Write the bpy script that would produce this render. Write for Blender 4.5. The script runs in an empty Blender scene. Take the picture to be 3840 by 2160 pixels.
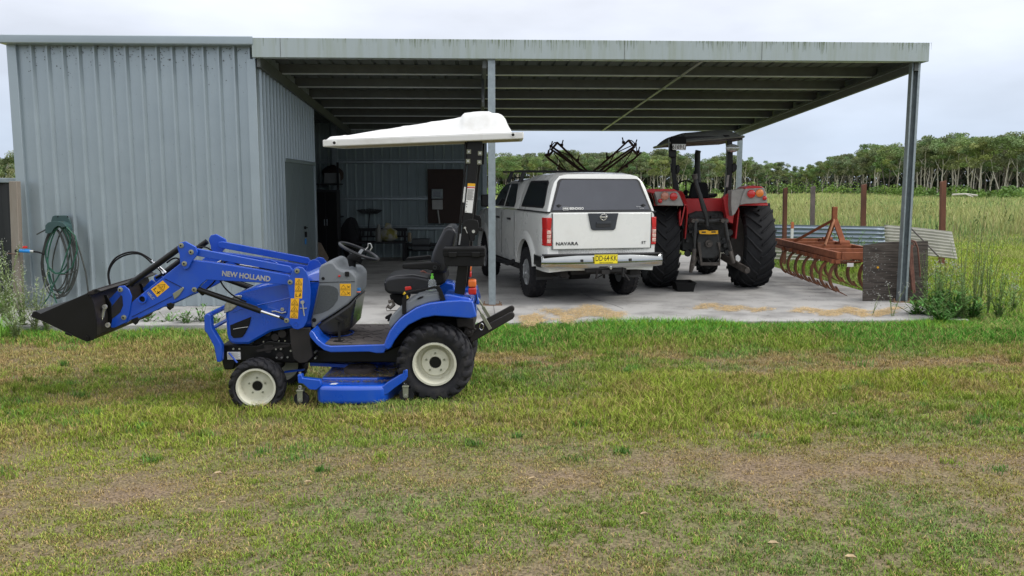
import bpy, bmesh, math, random
import numpy as np
from mathutils import Vector, Matrix
random.seed(7)
R = math.radians
scene = bpy.context.scene
COL = scene.collection
# ------------------------------------------------------------------ camera
CAMH, FPX, PITCH = 1.85, 3150.0, R(6.88)
cam_data = bpy.data.cameras.new('camera')
cam_data.sensor_width = 36.0
cam_data.lens = 36.0 * FPX / 3840.0
cam_data.clip_end = 3000
cam = bpy.data.objects.new('camera', cam_data)
COL.objects.link(cam)
cam.location = (0, 0, CAMH)
cam.rotation_euler = (R(90) - PITCH, 0, 0)
scene.camera = cam
# ------------------------------------------------------------------ sky
SUN_EL, SUN_AZ = R(42), R(102)      # azimuth clockwise from +Y: behind and right of the camera
world = bpy.data.worlds.new('World'); scene.world = world
world.use_nodes = True
nt = world.node_tree; nt.nodes.clear()
def N(t, tree=None, **kw):
    n = (tree or nt).nodes.new(t)
    for k, v in kw.items(): setattr(n, k, v)
    return n
out = N('ShaderNodeOutputWorld')
sky = N('ShaderNodeTexSky'); sky.sky_type = 'NISHITA'; sky.sun_disc = False
sky.sun_elevation = SUN_EL; sky.sun_rotation = SUN_AZ
bg1 = N('ShaderNodeBackground'); bg1.inputs[1].default_value = 0.05
nt.links.new(sky.outputs[0], bg1.inputs[0])
# overcast cloud deck: brightness by height plus soft stretched cloud noise
tc = N('ShaderNodeTexCoord'); sep = N('ShaderNodeSeparateXYZ')
nt.links.new(tc.outputs['Generated'], sep.inputs[0])
ramp = N('ShaderNodeValToRGB')
cr = ramp.color_ramp
cr.elements[0].position = 0.0; cr.elements[0].color = (.50, .575, .70, 1)
cr.elements[1].position = 1.0; cr.elements[1].color = (1.45, 1.47, 1.52, 1)
for p, c in ((.05, (.51, .59, .72)), (.10, (.60, .67, .79)), (.16, (.70, .745, .84)), (.22, (.76, .79, .87)), (.34, (.95, .97, 1.02))):
    e = cr.elements.new(p); e.color = (*c, 1)
nt.links.new(sep.outputs[2], ramp.inputs[0])
mp = N('ShaderNodeMapping'); mp.inputs['Scale'].default_value = (1.6, 1.6, 5.0)
nt.links.new(tc.outputs['Generated'], mp.inputs[0])
nz = N('ShaderNodeTexNoise'); nz.inputs['Scale'].default_value = 2.3; nz.inputs['Detail'].default_value = 5; nz.inputs['Roughness'].default_value = .5
nt.links.new(mp.outputs[0], nz.inputs['Vector'])
mr = N('ShaderNodeMapRange'); mr.inputs[1].default_value = .32; mr.inputs[2].default_value = .68
mr.inputs[3].default_value = .87; mr.inputs[4].default_value = 1.12
nt.links.new(nz.outputs[0], mr.inputs[0])
vm = N('ShaderNodeVectorMath'); vm.operation = 'SCALE'
nt.links.new(ramp.outputs[0], vm.inputs[0]); nt.links.new(mr.outputs[0], vm.inputs['Scale'])
bg2 = N('ShaderNodeBackground'); bg2.inputs[1].default_value = .98
nt.links.new(vm.outputs[0], bg2.inputs[0])
mixs = N('ShaderNodeMixShader'); mixs.inputs[0].default_value = .9
nt.links.new(bg1.outputs[0], mixs.inputs[1]); nt.links.new(bg2.outputs[0], mixs.inputs[2])
nt.links.new(mixs.outputs[0], out.inputs[0])
sd = bpy.data.lights.new('sun', 'SUN'); sd.energy = 1.5; sd.angle = R(22); sd.color = (1, .965, .91)
so = bpy.data.objects.new('sun', sd); COL.objects.link(so)
so.rotation_euler = (R(90) - SUN_EL, 0, math.pi - SUN_AZ)
vs = scene.view_settings
vs.view_transform = 'Standard'; vs.look = 'None'; vs.exposure = 0.42; vs.gamma = 1.0; vs.use_curve_mapping = False
scene.cycles.max_bounces = 6; scene.cycles.transparent_max_bounces = 6
# ------------------------------------------------------------------ photo coordinates -> world
SP, CP = math.sin(PITCH), math.cos(PITCH)
def ray(u, v):
    x = (u - 1920) / FPX; z = (1080 - v) / FPX
    return x, CP + z * SP, -SP + z * CP
def P(u, v, Y):
    x, y, z = ray(u, v); t = Y / y
    return Vector((x * t, Y, CAMH + z * t))
def G(u, v, h=0.0):                 # point of the horizontal plane z = h
    x, y, z = ray(u, v); t = (h - CAMH) / z
    return Vector((x * t, y * t, h))
CROP = dict(A=(80, 780, .41413), B=(700, 1150, .44255), C=(1150, 380, .55195), D=(1780, 480, .45541),
            E=(2350, 440, .46931), F=(2800, 640, .42781), G=(0, 100, .62096), H=(1000, 200, .65574),
            I=(1800, 100, .68323), J=(1060, 820, .34938), K=(0, 600, .48309), L=(1160, 450, .41405),
            M=(2000, 480, .17469), N=(3000, 450, .32609), Q=(740, 960, .20704), R=(400, 860, .28986),
            S=(800, 1220, .23460), T=(1400, 820, .33136), U=(1660, 500, .34522), V=(1130, 880, .31760))
def uv(k, x, y):
    a, b, s = CROP[k]; return a + s * x, b + s * y
def W1(k, x, y, Y):
    return P(*uv(k, x, y), Y)
def WL(k, pts, Y):
    return [W1(k, x, y, Y) for x, y in pts]
def XZ(k, pts, Y):
    return [(p.x, p.z) for p in WL(k, pts, Y)]
# ------------------------------------------------------------------ materials
MATS = {}
def mat(name, col, rough=.6, metal=0.0, var=.12, vscale=6.0, bump=0.0, bscale=60.0, coat=0.0, col2=None, spec=.5,
        trans=0.0, alpha=1.0, emis=None, detail=4, stretch=None, thr=None, attr=None, ior=None):
    if name in MATS: return MATS[name]
    m = bpy.data.materials.new(name); m.use_nodes = True
    t = m.node_tree; b = t.nodes['Principled BSDF']
    def n(ty): return t.nodes.new(ty)
    L = t.links.new
    tcn = n('ShaderNodeTexCoord'); mpn = n('ShaderNodeMapping')
    if stretch: mpn.inputs['Scale'].default_value = stretch
    L(tcn.outputs['Object'], mpn.inputs[0])
    nn = n('ShaderNodeTexNoise'); nn.inputs['Scale'].default_value = vscale; nn.inputs['Detail'].default_value = detail
    nn.inputs['Roughness'].default_value = .6
    L(mpn.outputs[0], nn.inputs['Vector'])
    mrn = n('ShaderNodeMapRange')
    lo, hi = thr if thr else (.3, .7)
    mrn.inputs[1].default_value = lo; mrn.inputs[2].default_value = hi
    L(nn.outputs[0], mrn.inputs[0])
    mx = n('ShaderNodeMix'); mx.data_type = 'RGBA'
    c1 = tuple(col)
    c2 = tuple(col2) if col2 else tuple(min(1, c * (1 + var)) for c in c1)
    c1b = c1 if col2 else tuple(c * (1 - var) for c in c1)
    if attr:
        an = n('ShaderNodeVertexColor'); an.layer_name = attr
        va = n('ShaderNodeVectorMath'); va.operation = 'SCALE'
        L(an.outputs[0], va.inputs[0])
        m2 = n('ShaderNodeMapRange'); m2.inputs[1].default_value = lo; m2.inputs[2].default_value = hi
        m2.inputs[3].default_value = 1 - var; m2.inputs[4].default_value = 1 + var
        L(nn.outputs[0], m2.inputs[0]); L(m2.outputs[0], va.inputs['Scale'])
        L(va.outputs[0], b.inputs['Base Color'])
    else:
        mx.inputs[6].default_value = (*c1b, 1); mx.inputs[7].default_value = (*c2, 1)
        L(mrn.outputs[0], mx.inputs[0]); L(mx.outputs[2], b.inputs['Base Color'])
    rr = n('ShaderNodeMapRange'); rr.inputs[3].default_value = max(0, rough - .08); rr.inputs[4].default_value = min(1, rough + .1)
    L(nn.outputs[0], rr.inputs[0]); L(rr.outputs[0], b.inputs['Roughness'])
    b.inputs['Metallic'].default_value = metal
    b.inputs['Specular IOR Level'].default_value = spec
    b.inputs['Coat Weight'].default_value = coat; b.inputs['Coat Roughness'].default_value = .08
    b.inputs['Transmission Weight'].default_value = trans
    if ior: b.inputs['IOR'].default_value = ior
    if emis:
        b.inputs['Emission Color'].default_value = (*emis[0], 1); b.inputs['Emission Strength'].default_value = emis[1]
    if bump:
        bn = n('ShaderNodeTexNoise'); bn.inputs['Scale'].default_value = bscale; bn.inputs['Detail'].default_value = 5
        L(mpn.outputs[0], bn.inputs['Vector'])
        bu = n('ShaderNodeBump'); bu.inputs['Strength'].default_value = bump; bu.inputs['Distance'].default_value = .01
        L(bn.outputs[0], bu.inputs['Height']); L(bu.outputs[0], b.inputs['Normal'])
    MATS[name] = m
    return m
# ------------------------------------------------------------------ mesh builder
class MB:
    def __init__(s): s.v = []; s.f = []; s.M = None
    def add(s, vs, fs):
        n = len(s.v)
        if s.M is not None: vs = [s.M @ Vector(p) for p in vs]
        s.v += [tuple(p) for p in vs]; s.f += [tuple(i + n for i in f) for f in fs]
        return s
    def box(s, x0, x1, y0, y1, z0, z1):
        if x0 > x1: x0, x1 = x1, x0
        if y0 > y1: y0, y1 = y1, y0
        if z0 > z1: z0, z1 = z1, z0
        return s.add([(x0, y0, z0), (x1, y0, z0), (x1, y1, z0), (x0, y1, z0), (x0, y0, z1), (x1, y0, z1), (x1, y1, z1), (x0, y1, z1)],
                     [(0, 3, 2, 1), (4, 5, 6, 7), (0, 1, 5, 4), (1, 2, 6, 5), (2, 3, 7, 6), (3, 0, 4, 7)])
    def prism(s, pts, a, b, ax='y'):
        """closed outline extruded along an axis; pts are (x,z) for y, (y,z) for x, (x,y) for z"""
        ar = sum(pts[i][0] * pts[(i + 1) % len(pts)][1] - pts[(i + 1) % len(pts)][0] * pts[i][1] for i in range(len(pts)))
        if (ar < 0) != (ax == 'y' ) : pts = list(pts)
        else: pts = list(pts)[::-1]
        # orientation settled by recalc in build
        if ax == 'y': f = lambda p, d: (p[0], d, p[1])
        elif ax == 'x': f = lambda p, d: (d, p[0], p[1])
        else: f = lambda p, d: (p[0], p[1], d)
        n = len(pts)
        vs = [f(p, a) for p in pts] + [f(p, b) for p in pts]
        fs = [tuple(range(n))[::-1], tuple(range(n, 2 * n))] + [(i, (i + 1) % n, n + (i + 1) % n, n + i) for i in range(n)]
        return s.add(vs, fs)
    def tube(s, pts, r, seg=8, closed=False, caps=True):
        pts = [Vector(p) for p in pts]; n = len(pts)
        rs = r if isinstance(r, (list, tuple)) else [r] * n
        vs = []; fs = []; prev = None
        for i, p in enumerate(pts):
            if closed: d = pts[(i + 1) % n] - pts[i - 1]
            else: d = pts[min(i + 1, n - 1)] - pts[max(i - 1, 0)]
            if d.length < 1e-9: d = Vector((0, 0, 1))
            d.normalize()
            if prev is None:
                a = d.orthogonal().normalized()
            else:
                a = prev - d * prev.dot(d)
                a = a.normalized() if a.length > 1e-6 else d.orthogonal().normalized()
            prev = a; b = d.cross(a)
            for k in range(seg):
                t = 2 * math.pi * k / seg
                vs.append(p + (a * math.cos(t) + b * math.sin(t)) * rs[i])
        m = n if closed else n - 1
        for i in range(m):
            j = (i + 1) % n
            for k in range(seg):
                k2 = (k + 1) % seg
                fs.append((i * seg + k, i * seg + k2, j * seg + k2, j * seg + k))
        if caps and not closed:
            fs.append(tuple(range(seg))[::-1]); fs.append(tuple(range((n - 1) * seg, n * seg)))
        return s.add(vs, fs)
    def bar(s, p, q, w, h, up=(0, 0, 1)):
        """rectangular bar from p to q, w across, h along up"""
        p = Vector(p); q = Vector(q); d = (q - p).normalized(); up = Vector(up)
        side = d.cross(up)
        if side.length < 1e-5: side = d.orthogonal()
        side.normalize(); u = side.cross(d).normalized()
        a = side * w / 2; b = u * h / 2
        return s.add([p - a - b, p + a - b, p + a + b, p - a + b, q - a - b, q + a - b, q + a + b, q - a + b],
                     [(0, 3, 2, 1), (4, 5, 6, 7), (0, 1, 5, 4), (1, 2, 6, 5), (2, 3, 7, 6), (3, 0, 4, 7)])
    def lathe(s, prof, c, axis='y', seg=32, closed=True, ang=None):
        """prof: (radius, offset along axis)"""
        c = Vector(c); vs = []; fs = []; n = len(prof)
        if isinstance(axis, str):
            d = {'x': Vector((1, 0, 0)), 'y': Vector((0, 1, 0)), 'z': Vector((0, 0, 1))}[axis]
        else: d = Vector(axis).normalized()
        a = Vector((0, 0, 1)) if abs(d.z) < .9 else Vector((1, 0, 0))
        a = (a - d * a.dot(d)).normalized(); b = d.cross(a)
        for k in range(seg):
            t = 2 * math.pi * k / seg
            e = a * math.cos(t) + b * math.sin(t)
            for r, o in prof: vs.append(c + e * r + d * o)
        m = n if closed else n - 1
        for k in range(seg):
            k2 = (k + 1) % seg
            for i in range(m):
                j = (i + 1) % n
                fs.append((k * n + i, k * n + j, k2 * n + j, k2 * n + i))
        return s.add(vs, fs)
    def disc(s, c, r, h, axis='y', seg=20):
        return s.lathe([(0.0005, 0), (r, 0), (r, h), (0.0005, h)], c, axis, seg, closed=False)
    def loft(s, rings, caps=True, closed=True):
        n = len(rings[0]); vs = [p for r in rings for p in r]; fs = []
        for i in range(len(rings) - 1):
            for k in range(n if closed else n - 1):
                k2 = (k + 1) % n
                fs.append((i * n + k, i * n + k2, (i + 1) * n + k2, (i + 1) * n + k))
        if caps:
            fs.append(tuple(range(n))[::-1]); fs.append(tuple(range((len(rings) - 1) * n, len(rings) * n)))
        return s.add(vs, fs)
    def build(s, name, m, parent=None, smooth=None, bevel=0.0, seg=2, label=None, recalc=True, cols=None, local=False):
        me = bpy.data.meshes.new(name)
        vs = s.v
        if parent is not None and not local:
            Mi = WM[parent.name].inverted(); vs = [tuple(Mi @ Vector(p)) for p in vs]
        me.from_pydata(vs, [], s.f)
        if recalc:
            bm = bmesh.new(); bm.from_mesh(me)
            bmesh.ops.recalc_face_normals(bm, faces=bm.faces)
            bm.to_mesh(me); bm.free()
        me.materials.append(m)
        o = bpy.data.objects.new(name, me); COL.objects.link(o)
        WM[o.name] = Matrix.Identity(4)
        if parent is not None:
            o.parent = parent; WM[o.name] = WM[parent.name].copy()
        if smooth is not None:
            me.polygons.foreach_set('use_smooth', [True] * len(me.polygons))
            me.set_sharp_from_angle(angle=R(smooth))
        if bevel:
            bv = o.modifiers.new('bevel', 'BEVEL'); bv.width = bevel; bv.segments = seg; bv.limit_method = 'ANGLE'; bv.angle_limit = R(35)
            bv.harden_normals = False
            me.polygons.foreach_set('use_smooth', [True] * len(me.polygons))
            if smooth is None: me.set_sharp_from_angle(angle=R(50))
        if label: o['label'] = label
        return o
WM = {}
def thing(name, label, cat, loc=(0, 0, 0), rotz=0.0, group=None):
    o = bpy.data.objects.new(name, None); COL.objects.link(o)
    o.location = loc; o.rotation_euler = (0, 0, rotz); o.empty_display_size = .2
    WM[o.name] = Matrix.Translation(loc) @ Matrix.Rotation(rotz, 4, 'Z')
    o['label'] = label; o['category'] = cat
    if group: o['group'] = group
    return o
def tag(o, label=None, cat=None, group=None, kind=None):
    for k, v in (('label', label), ('category', cat), ('group', group), ('kind', kind)):
        if v: o[k] = v
    return o
def text(s, size, M, m, name, parent, extr=.002, align='CENTER', spacing=1.0, bold=0.0, sx=1.0, label=None):
    """lettering: text lies in M's local XY plane"""
    cu = bpy.data.curves.new(name, 'FONT'); cu.body = s; cu.size = size; cu.extrude = extr; cu.offset = bold
    cu.align_x = align; cu.align_y = 'CENTER'; cu.space_character = spacing; cu.resolution_u = 3
    o = bpy.data.objects.new('t', cu); COL.objects.link(o)
    dg = bpy.context.evaluated_depsgraph_get(); me = bpy.data.meshes.new_from_object(o.evaluated_get(dg))
    bpy.data.objects.remove(o); bpy.data.curves.remove(cu)
    me.name = name
    MM = M @ Matrix.Diagonal((sx, 1, 1, 1))
    if parent is not None: MM = WM[parent.name].inverted() @ MM
    me.transform(MM); me.materials.clear(); me.materials.append(m)
    ob = bpy.data.objects.new(name, me); COL.objects.link(ob)
    WM[ob.name] = WM[parent.name].copy() if parent is not None else Matrix.Identity(4)
    ob.parent = parent
    if label: ob['label'] = label
    return ob
def np_mesh(name, verts, faces, m, cols=None, smooth=False):
    """verts Nx3 array, faces MxK array; cols Nx3 per vertex"""
    me = bpy.data.meshes.new(name)
    nv, nf, k = len(verts), len(faces), faces.shape[1]
    me.vertices.add(nv); me.vertices.foreach_set('co', verts.astype(np.float32).ravel())
    me.loops.add(nf * k); me.loops.foreach_set('vertex_index', faces.astype(np.int32).ravel())
    me.polygons.add(nf)
    me.polygons.foreach_set('loop_start', np.arange(0, nf * k, k, dtype=np.int32))
    me.polygons.foreach_set('loop_total', np.full(nf, k, dtype=np.int32))
    if smooth: me.polygons.foreach_set('use_smooth', np.ones(nf, dtype=bool))
    me.update(calc_edges=True)
    if cols is not None:
        ca = me.color_attributes.new('col', 'FLOAT_COLOR', 'POINT')
        c4 = np.ones((nv, 4), dtype=np.float32); c4[:, :3] = cols
        ca.data.foreach_set('color', c4.ravel())
    me.materials.append(m)
    return me
def obj(name, me, parent=None):
    o = bpy.data.objects.new(name, me); COL.objects.link(o); o.parent = parent
    WM[o.name] = WM[parent.name].copy() if parent else Matrix.Identity(4)
    return o
def vnoise(x, y, scale, seed=0, octaves=3):
    """fractal value noise 0..1"""
    tot = 0; amp = 1; s = 0
    for o in range(octaves):
        X = x * scale * 2 ** o + 57.3 * seed; Y = y * scale * 2 ** o - 31.7 * seed
        xi = np.floor(X).astype(np.int64); yi = np.floor(Y).astype(np.int64); fx = X - xi; fy = Y - yi
        fx = fx * fx * (3 - 2 * fx); fy = fy * fy * (3 - 2 * fy)
        def h(a, b):
            n = (a * 374761393 + b * 668265263 + (seed * 13 + o) * 1442695041) & 0x7fffffff
            n = ((n ^ (n >> 13)) * 1274126177) & 0x7fffffff
            return ((n ^ (n >> 16)) & 0xffff) / 65535.0
        v = (h(xi, yi) * (1 - fx) + h(xi + 1, yi) * fx) * (1 - fy) + (h(xi, yi + 1) * (1 - fx) + h(xi + 1, yi + 1) * fx) * fy
        tot = tot + v * amp; s += amp; amp *= .5
    return tot / s
def sstep(a, b, x):
    t = np.clip((x - a) / (b - a), 0, 1); return t * t * (3 - 2 * t)
# ================================================================== SETTING
SLAB_Z = .085
# building frame: origin at the foot of the middle post
BA = R(2.4); BO = Vector((-.302, 12.58, 0))
BM = Matrix.Translation(BO) @ Matrix.Rotation(BA, 4, 'Z')
BMi = BM.inverted()
def gz(X, Y):
    """lawn height"""
    near = 1 - sstep(9.5, 11.5, Y)
    t = np.clip((X + 2.3) / 1.7, 0, 1)
    z = (-.055 + .075 * t * t * (3 - 2 * t)) * near
    z = z + .02 * (vnoise(X, Y, .35, 3, 2) - .5) * (1 - sstep(20, 30, Y))
    return z
def slab_mask(X, Y):
    xb = (X - BO.x) * math.cos(BA) + (Y - BO.y) * math.sin(BA)
    yb = -(X - BO.x) * math.sin(BA) + (Y - BO.y) * math.cos(BA)
    return (xb > -7.15) & (xb < 6.36) & (yb > -1.72) & (yb < 9.0), xb, yb
DRY = np.array((.385, .28, .125)); BARE = np.array((.195, .142, .10)); GRN = np.array((.19, .315, .050))
YEL = np.array((.345, .395, .050)); LUSH = np.array((.115, .31, .040)); BLUG = np.array((.17, .31, .095))
def lawn_fields(X, Y):
    """weights of grass kinds: returns dry, bare, lush, yellow, height, density (0..1 arrays)"""
    n1 = vnoise(X, Y * 1.6, .55, 1, 4); n2 = vnoise(X, Y * 1.5, 1.5, 2, 4); n3 = vnoise(X, Y * 1.3, 3.6, 5, 3)
    m, xb, yb = slab_mask(X, Y)
    d = np.where(yb < -1.0, -1.72 - yb, np.where(xb > 6.0, xb - 6.42, 9.0))      # distance in front of the slab
    wob = (n1 - .5) * 1.6
    lush = (1 - sstep(.8, 2.2, d + wob)) * sstep(-5.5, -2.5, X + wob)
    lush = np.maximum(lush, (1 - sstep(.3, .8, d)) * .8)
    band_dry = np.exp(-((Y + wob * .5 - 5.2) / .42) ** 2) * (.25 + .7 * n2)
    left_dry = (1 - sstep(-3.2, -1.2, X)) * sstep(7.6, 8.4, Y + wob) * .85
    mid_dry = np.exp(-((Y + wob * .9 - 8.6) / .6) ** 2) * sstep(.48, .66, n2) * .65
    dry = np.clip(np.maximum(np.maximum(band_dry, left_dry * .8), mid_dry) * (.45 + .8 * n3) + (sstep(.50, .70, n2) * .35) * (1 - lush), 0, .9) * (1 - lush * .85)
    bare = sstep(.46, .62, vnoise(X, Y * 1.5, 7.5, 15, 3) * .72 + n2 * .28) * (1 - sstep(5.0, 6.6, Y)) * .62
    bare = np.clip(bare + band_dry * .25 * sstep(.45, .6, n3), 0, 1) * (1 - lush)
    yel = np.clip(.15 + sstep(.42, .6, n1) * .65 + sstep(2.0, 4.5, X) * .5 * (1 - sstep(7, 9, Y)), 0, 1)
    far = sstep(12.0, 15, Y)
    yel = np.maximum(yel, far * (.35 + .7 * sstep(.4, .6, n1)))
    h = .021 + .020 * sstep(5.4, 6.6, Y) + .05 * lush + .03 * sstep(.55, .7, n1) * sstep(5.8, 6.5, Y)
    return dry, bare, lush, yel, h, n1, n2, n3, m
def lawn_col(X, Y):
    dry, bare, lush, yel, h, n1, n2, n3, m = lawn_fields(X, Y)
    c = GRN[None, :] * np.ones((len(X), 1))
    bl = sstep(.5, .66, vnoise(X, Y, .9, 9, 3))[:, None] * .6
    c = c * (1 - bl) + BLUG * bl
    c = c * (1 - yel[:, None] * .8) + YEL * yel[:, None] * .8
    c = c * (1 - lush[:, None]) + LUSH * lush[:, None]
    c = c * (1 - dry[:, None]) + DRY * dry[:, None]
    return c, dry, bare, lush, yel, h
def axis_pts(segs):
    out = []
    for a, b, st in segs: out.append(np.arange(a, b, st))
    out.append([segs[-1][1]]); return np.concatenate(out)
gx = axis_pts([(-900, -60, 60), (-60, -12, 4), (-12, -5, .25), (-5, 5, .08), (5, 14, .2), (14, 60, 2), (60, 900, 60)])
gy = axis_pts([(-60, 0, 6), (0, 3, .3), (3, 10, .08), (10, 20, .2), (20, 60, 2), (60, 200, 10), (200, 1500, 100)])
GX, GY = np.meshgrid(gx, gy); fx, fy = GX.ravel(), GY.ravel()
c, dry, bare, lush, yel, hh = lawn_col(fx, fy)
gcol = c * .42; soilw = np.clip(.55 + bare * .38 - lush * .5, 0, 1)[:, None]
gcol = gcol * (1 - soilw) + BARE * soilw
farw = sstep(11, 16, fy)[:, None]; gcol = gcol * (1 - farw) + c * .75 * farw
weedc = np.array((.25, .28, .09)); ww = sstep(24, 32, fy)[:, None]; gcol = gcol * (1 - ww) + weedc * ww
gv = np.stack([fx, fy, gz(fx, fy)], 1)
nx, ny = len(gx), len(gy)
ii = (np.arange(ny - 1)[:, None] * nx + np.arange(nx - 1)[None, :]).ravel()
gf = np.stack([ii, ii + 1, ii + nx + 1, ii + nx], 1)
m_ground = mat('soil_and_turf', (0, 0, 0), .95, var=.7, vscale=55, bump=.9, bscale=60, attr='col', detail=8, spec=.15)
ground = obj('ground', np_mesh('ground', gv, gf, m_ground, gcol, True)); ground['kind'] = 'structure'
# ---- grass blades
m_grass = mat('grass_blade', (0, 0, 0), .75, var=.15, vscale=3, attr='col', spec=.10)
rng = np.random.default_rng(11)
def blades(name, X, Y, Z, H, Wd, C, lean=.5, upright=None):
    n = len(X)
    a = rng.uniform(0, 2 * np.pi, n); b = rng.uniform(0, 2 * np.pi, n)
    ln = H * rng.uniform(.15, 1.0, n) * lean
    dx, dy = np.cos(a) * Wd / 2, np.sin(a) * Wd / 2
    lx, ly = np.cos(b) * ln, np.sin(b) * ln
    V = np.zeros((n, 5, 3))
    V[:, 0] = np.stack([X - dx, Y - dy, Z], 1); V[:, 1] = np.stack([X + dx, Y + dy, Z], 1)
    V[:, 2] = np.stack([X + dx * .8 + lx * .35, Y + dy * .8 + ly * .35, Z + H * .6], 1)
    V[:, 3] = np.stack([X - dx * .8 + lx * .35, Y - dy * .8 + ly * .35, Z + H * .6], 1)
    V[:, 4] = np.stack([X + lx, Y + ly, Z + H * rng.uniform(.75, 1.0, n)], 1)
    i = np.arange(n) * 5
    F = np.concatenate([np.stack([i, i + 1, i + 2], 1), np.stack([i, i + 2, i + 3], 1), np.stack([i + 3, i + 2, i + 4], 1)])
    cc = np.repeat(C[:, None, :], 5, 1); cc[:, 0:2] *= .75; cc[:, 4] *= 1.1
    return obj(name, np_mesh(name, V.reshape(-1, 3), F, m_grass, cc.reshape(-1, 3)))
def scatter(n, y0, y1, xspread, x0=None, x1=None, power=1.0):
    Y = y0 + (y1 - y0) * rng.random(n) ** power
    if x0 is None: X = (rng.random(n) * 2 - 1) * (Y * .61 * 1.06 + xspread)
    else: X = rng.uniform(x0, x1, n)
    return X, Y
X, Y = scatter(900000, 3.2, 11.6, 1.0, power=1.25)
# gather blades into tufts
tid = (vnoise(X, Y, 13, 21, 2) > .47) | (rng.random(len(X)) < .28)
c, dry, bare, lush, yel, h = lawn_col(X, Y)
m, xb, yb = slab_mask(X, Y)
keep = (~m) & tid & (rng.random(len(X)) > bare * .9)
X, Y, c, dry, lush, h, yel = X[keep], Y[keep], c[keep], dry[keep], lush[keep], h[keep], yel[keep]
n = len(X); rv = rng.random(n)
H = h * rng.uniform(.5, 1.5, n) * (1 - .45 * dry)
isdry = rng.random(n) < (.20 + .5 * dry)
c = c * rng.uniform(.75, 1.3, n)[:, None]
c[isdry] = DRY * rng.uniform(.8, 1.5, isdry.sum())[:, None]
c[rv < .20] *= .45  # some blades darkened at random as painted shadow gaps in the turf
Wd = .0032 + .0035 * rng.random(n) + .002 * lush
o = blades('lawn_grass', X, Y, gz(X, Y) - .004, H, Wd, c, lean=1.1)
tag(o, 'short patchy lawn grass, green with dry brown thatch', 'grass', kind='stuff')
# taller separate tufts through the middle of the lawn
nc = 900; cx = rng.uniform(-6.5, 7.5, nc); cy = 4.2 + 6.6 * rng.random(nc) ** .8; cn_ = vnoise(cx, cy * 1.4, .8, 61, 2)
keep = (cn_ > .47) & (rng.random(nc) < sstep(4.0, 6.2, cy) * .9 + .1) & (np.abs(cx) < cy * .64); cx, cy = cx[keep], cy[keep]; nc = len(cx)
nb = 70; sz_ = rng.uniform(.03, .11, nc); sz_ = np.repeat(sz_, nb); X = np.repeat(cx, nb) + rng.normal(0, 1, nc * nb) * sz_ * .9; Y = np.repeat(cy, nb) + rng.normal(0, 1, nc * nb) * sz_ * .6
hs = np.repeat(rng.uniform(.04, .085, nc) * (.6 + .5 * sstep(5, 7, cy)), nb) * rng.uniform(.5, 1.25, nc * nb)
tc_ = np.repeat(np.where(rng.random(nc)[:, None] < .35, np.array([[.12, .27, .05]]), np.array([[.22, .31, .045]])) * rng.uniform(.75, 1.2, nc)[:, None], nb, 0) * rng.uniform(.6, 1.3, nc * nb)[:, None]
o = blades('lawn_tufts', X, Y, gz(X, Y), hs, .0035 + .003 * rng.random(nc * nb), tc_, lean=.9)
tag(o, 'taller fresh green tufts scattered through the lawn', 'grass', kind='stuff')
# brighter taller fringe along the slab edge and round the right corner
n = 42000
X = rng.uniform(-7.5, 8.5, n); yb = -1.66 - np.abs(rng.normal(0, .33, n)) + .05 * np.sin(X * 5); Y = BO.y + X * math.sin(BA) + yb
c = LUSH * rng.uniform(.8, 1.5, n)[:, None] * np.array((1.1, 1, 1)); k = rng.random(n) < .15; c[k] = YEL * .9
clump = vnoise(X, Y, 1.2, 31, 2); H = .05 + .13 * sstep(.45, .75, clump) * rng.random(n) + .03 * rng.random(n)
keep = (rng.random(n) < .35 + clump) & ((X > -2.6) | (rng.random(n) < .5)); X, Y, H, c = X[keep], Y[keep], H[keep], c[keep]
o = blades('edge_grass', X, Y, gz(X, Y), H, .004 + .005 * rng.random(len(X)), c, lean=.8)
tag(o, 'long bright green grass growing against the front edge of the concrete slab', 'grass', kind='stuff')
# grass right of and behind the shed
X = rng.uniform(5.0, 30, 360000); Y = 10.4 + 25 * rng.random(360000) ** 1.5
m, xb, yb = slab_mask(X, Y)
keep = (~m) & (X < Y * .68 + 1.5) & ((xb > 5.5) | (yb > 9)) & (X > Y * .3); X, Y = X[keep], Y[keep]; n = len(X)
c, dry, bare, lush, yel, h = lawn_col(X, Y)
c = (c * .35 + np.array((.28, .385, .055)) * .65) * rng.uniform(.75, 1.35, n)[:, None]
k = rng.random(n) < .2; c[k] = np.array((.36, .30, .15)) * rng.uniform(.7, 1.2, k.sum())[:, None]
k = vnoise(X, Y, .35, 77, 2) > .56; c[k] = c[k] * .6 + np.array((.34, .30, .14)) * .4
o = blades('meadow_grass', X, Y, gz(X, Y), .05 + .09 * rng.random(n), .006 + .0006 * Y * rng.random(n), c, lean=1.0)
tag(o, 'yellow green mown grass beside and behind the open shed', 'grass', kind='stuff')
X = rng.uniform(-9.5, -6.3, 16000); Y = rng.uniform(10.2, 13.5, 16000); m, xb, yb = slab_mask(X, Y); X, Y = X[~m], Y[~m]; n = len(X)
c = LUSH * rng.uniform(.9, 1.7, n)[:, None] * np.array((1.4, 1.05, 1.2))
o = blades('corner_grass', X, Y, gz(X, Y), .1 + .25 * rng.random(n), .006 + .006 * rng.random(n), c, lean=1.0)
tag(o, 'long pale green grass at the left corner of the shed', 'grass', kind='stuff')
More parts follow.
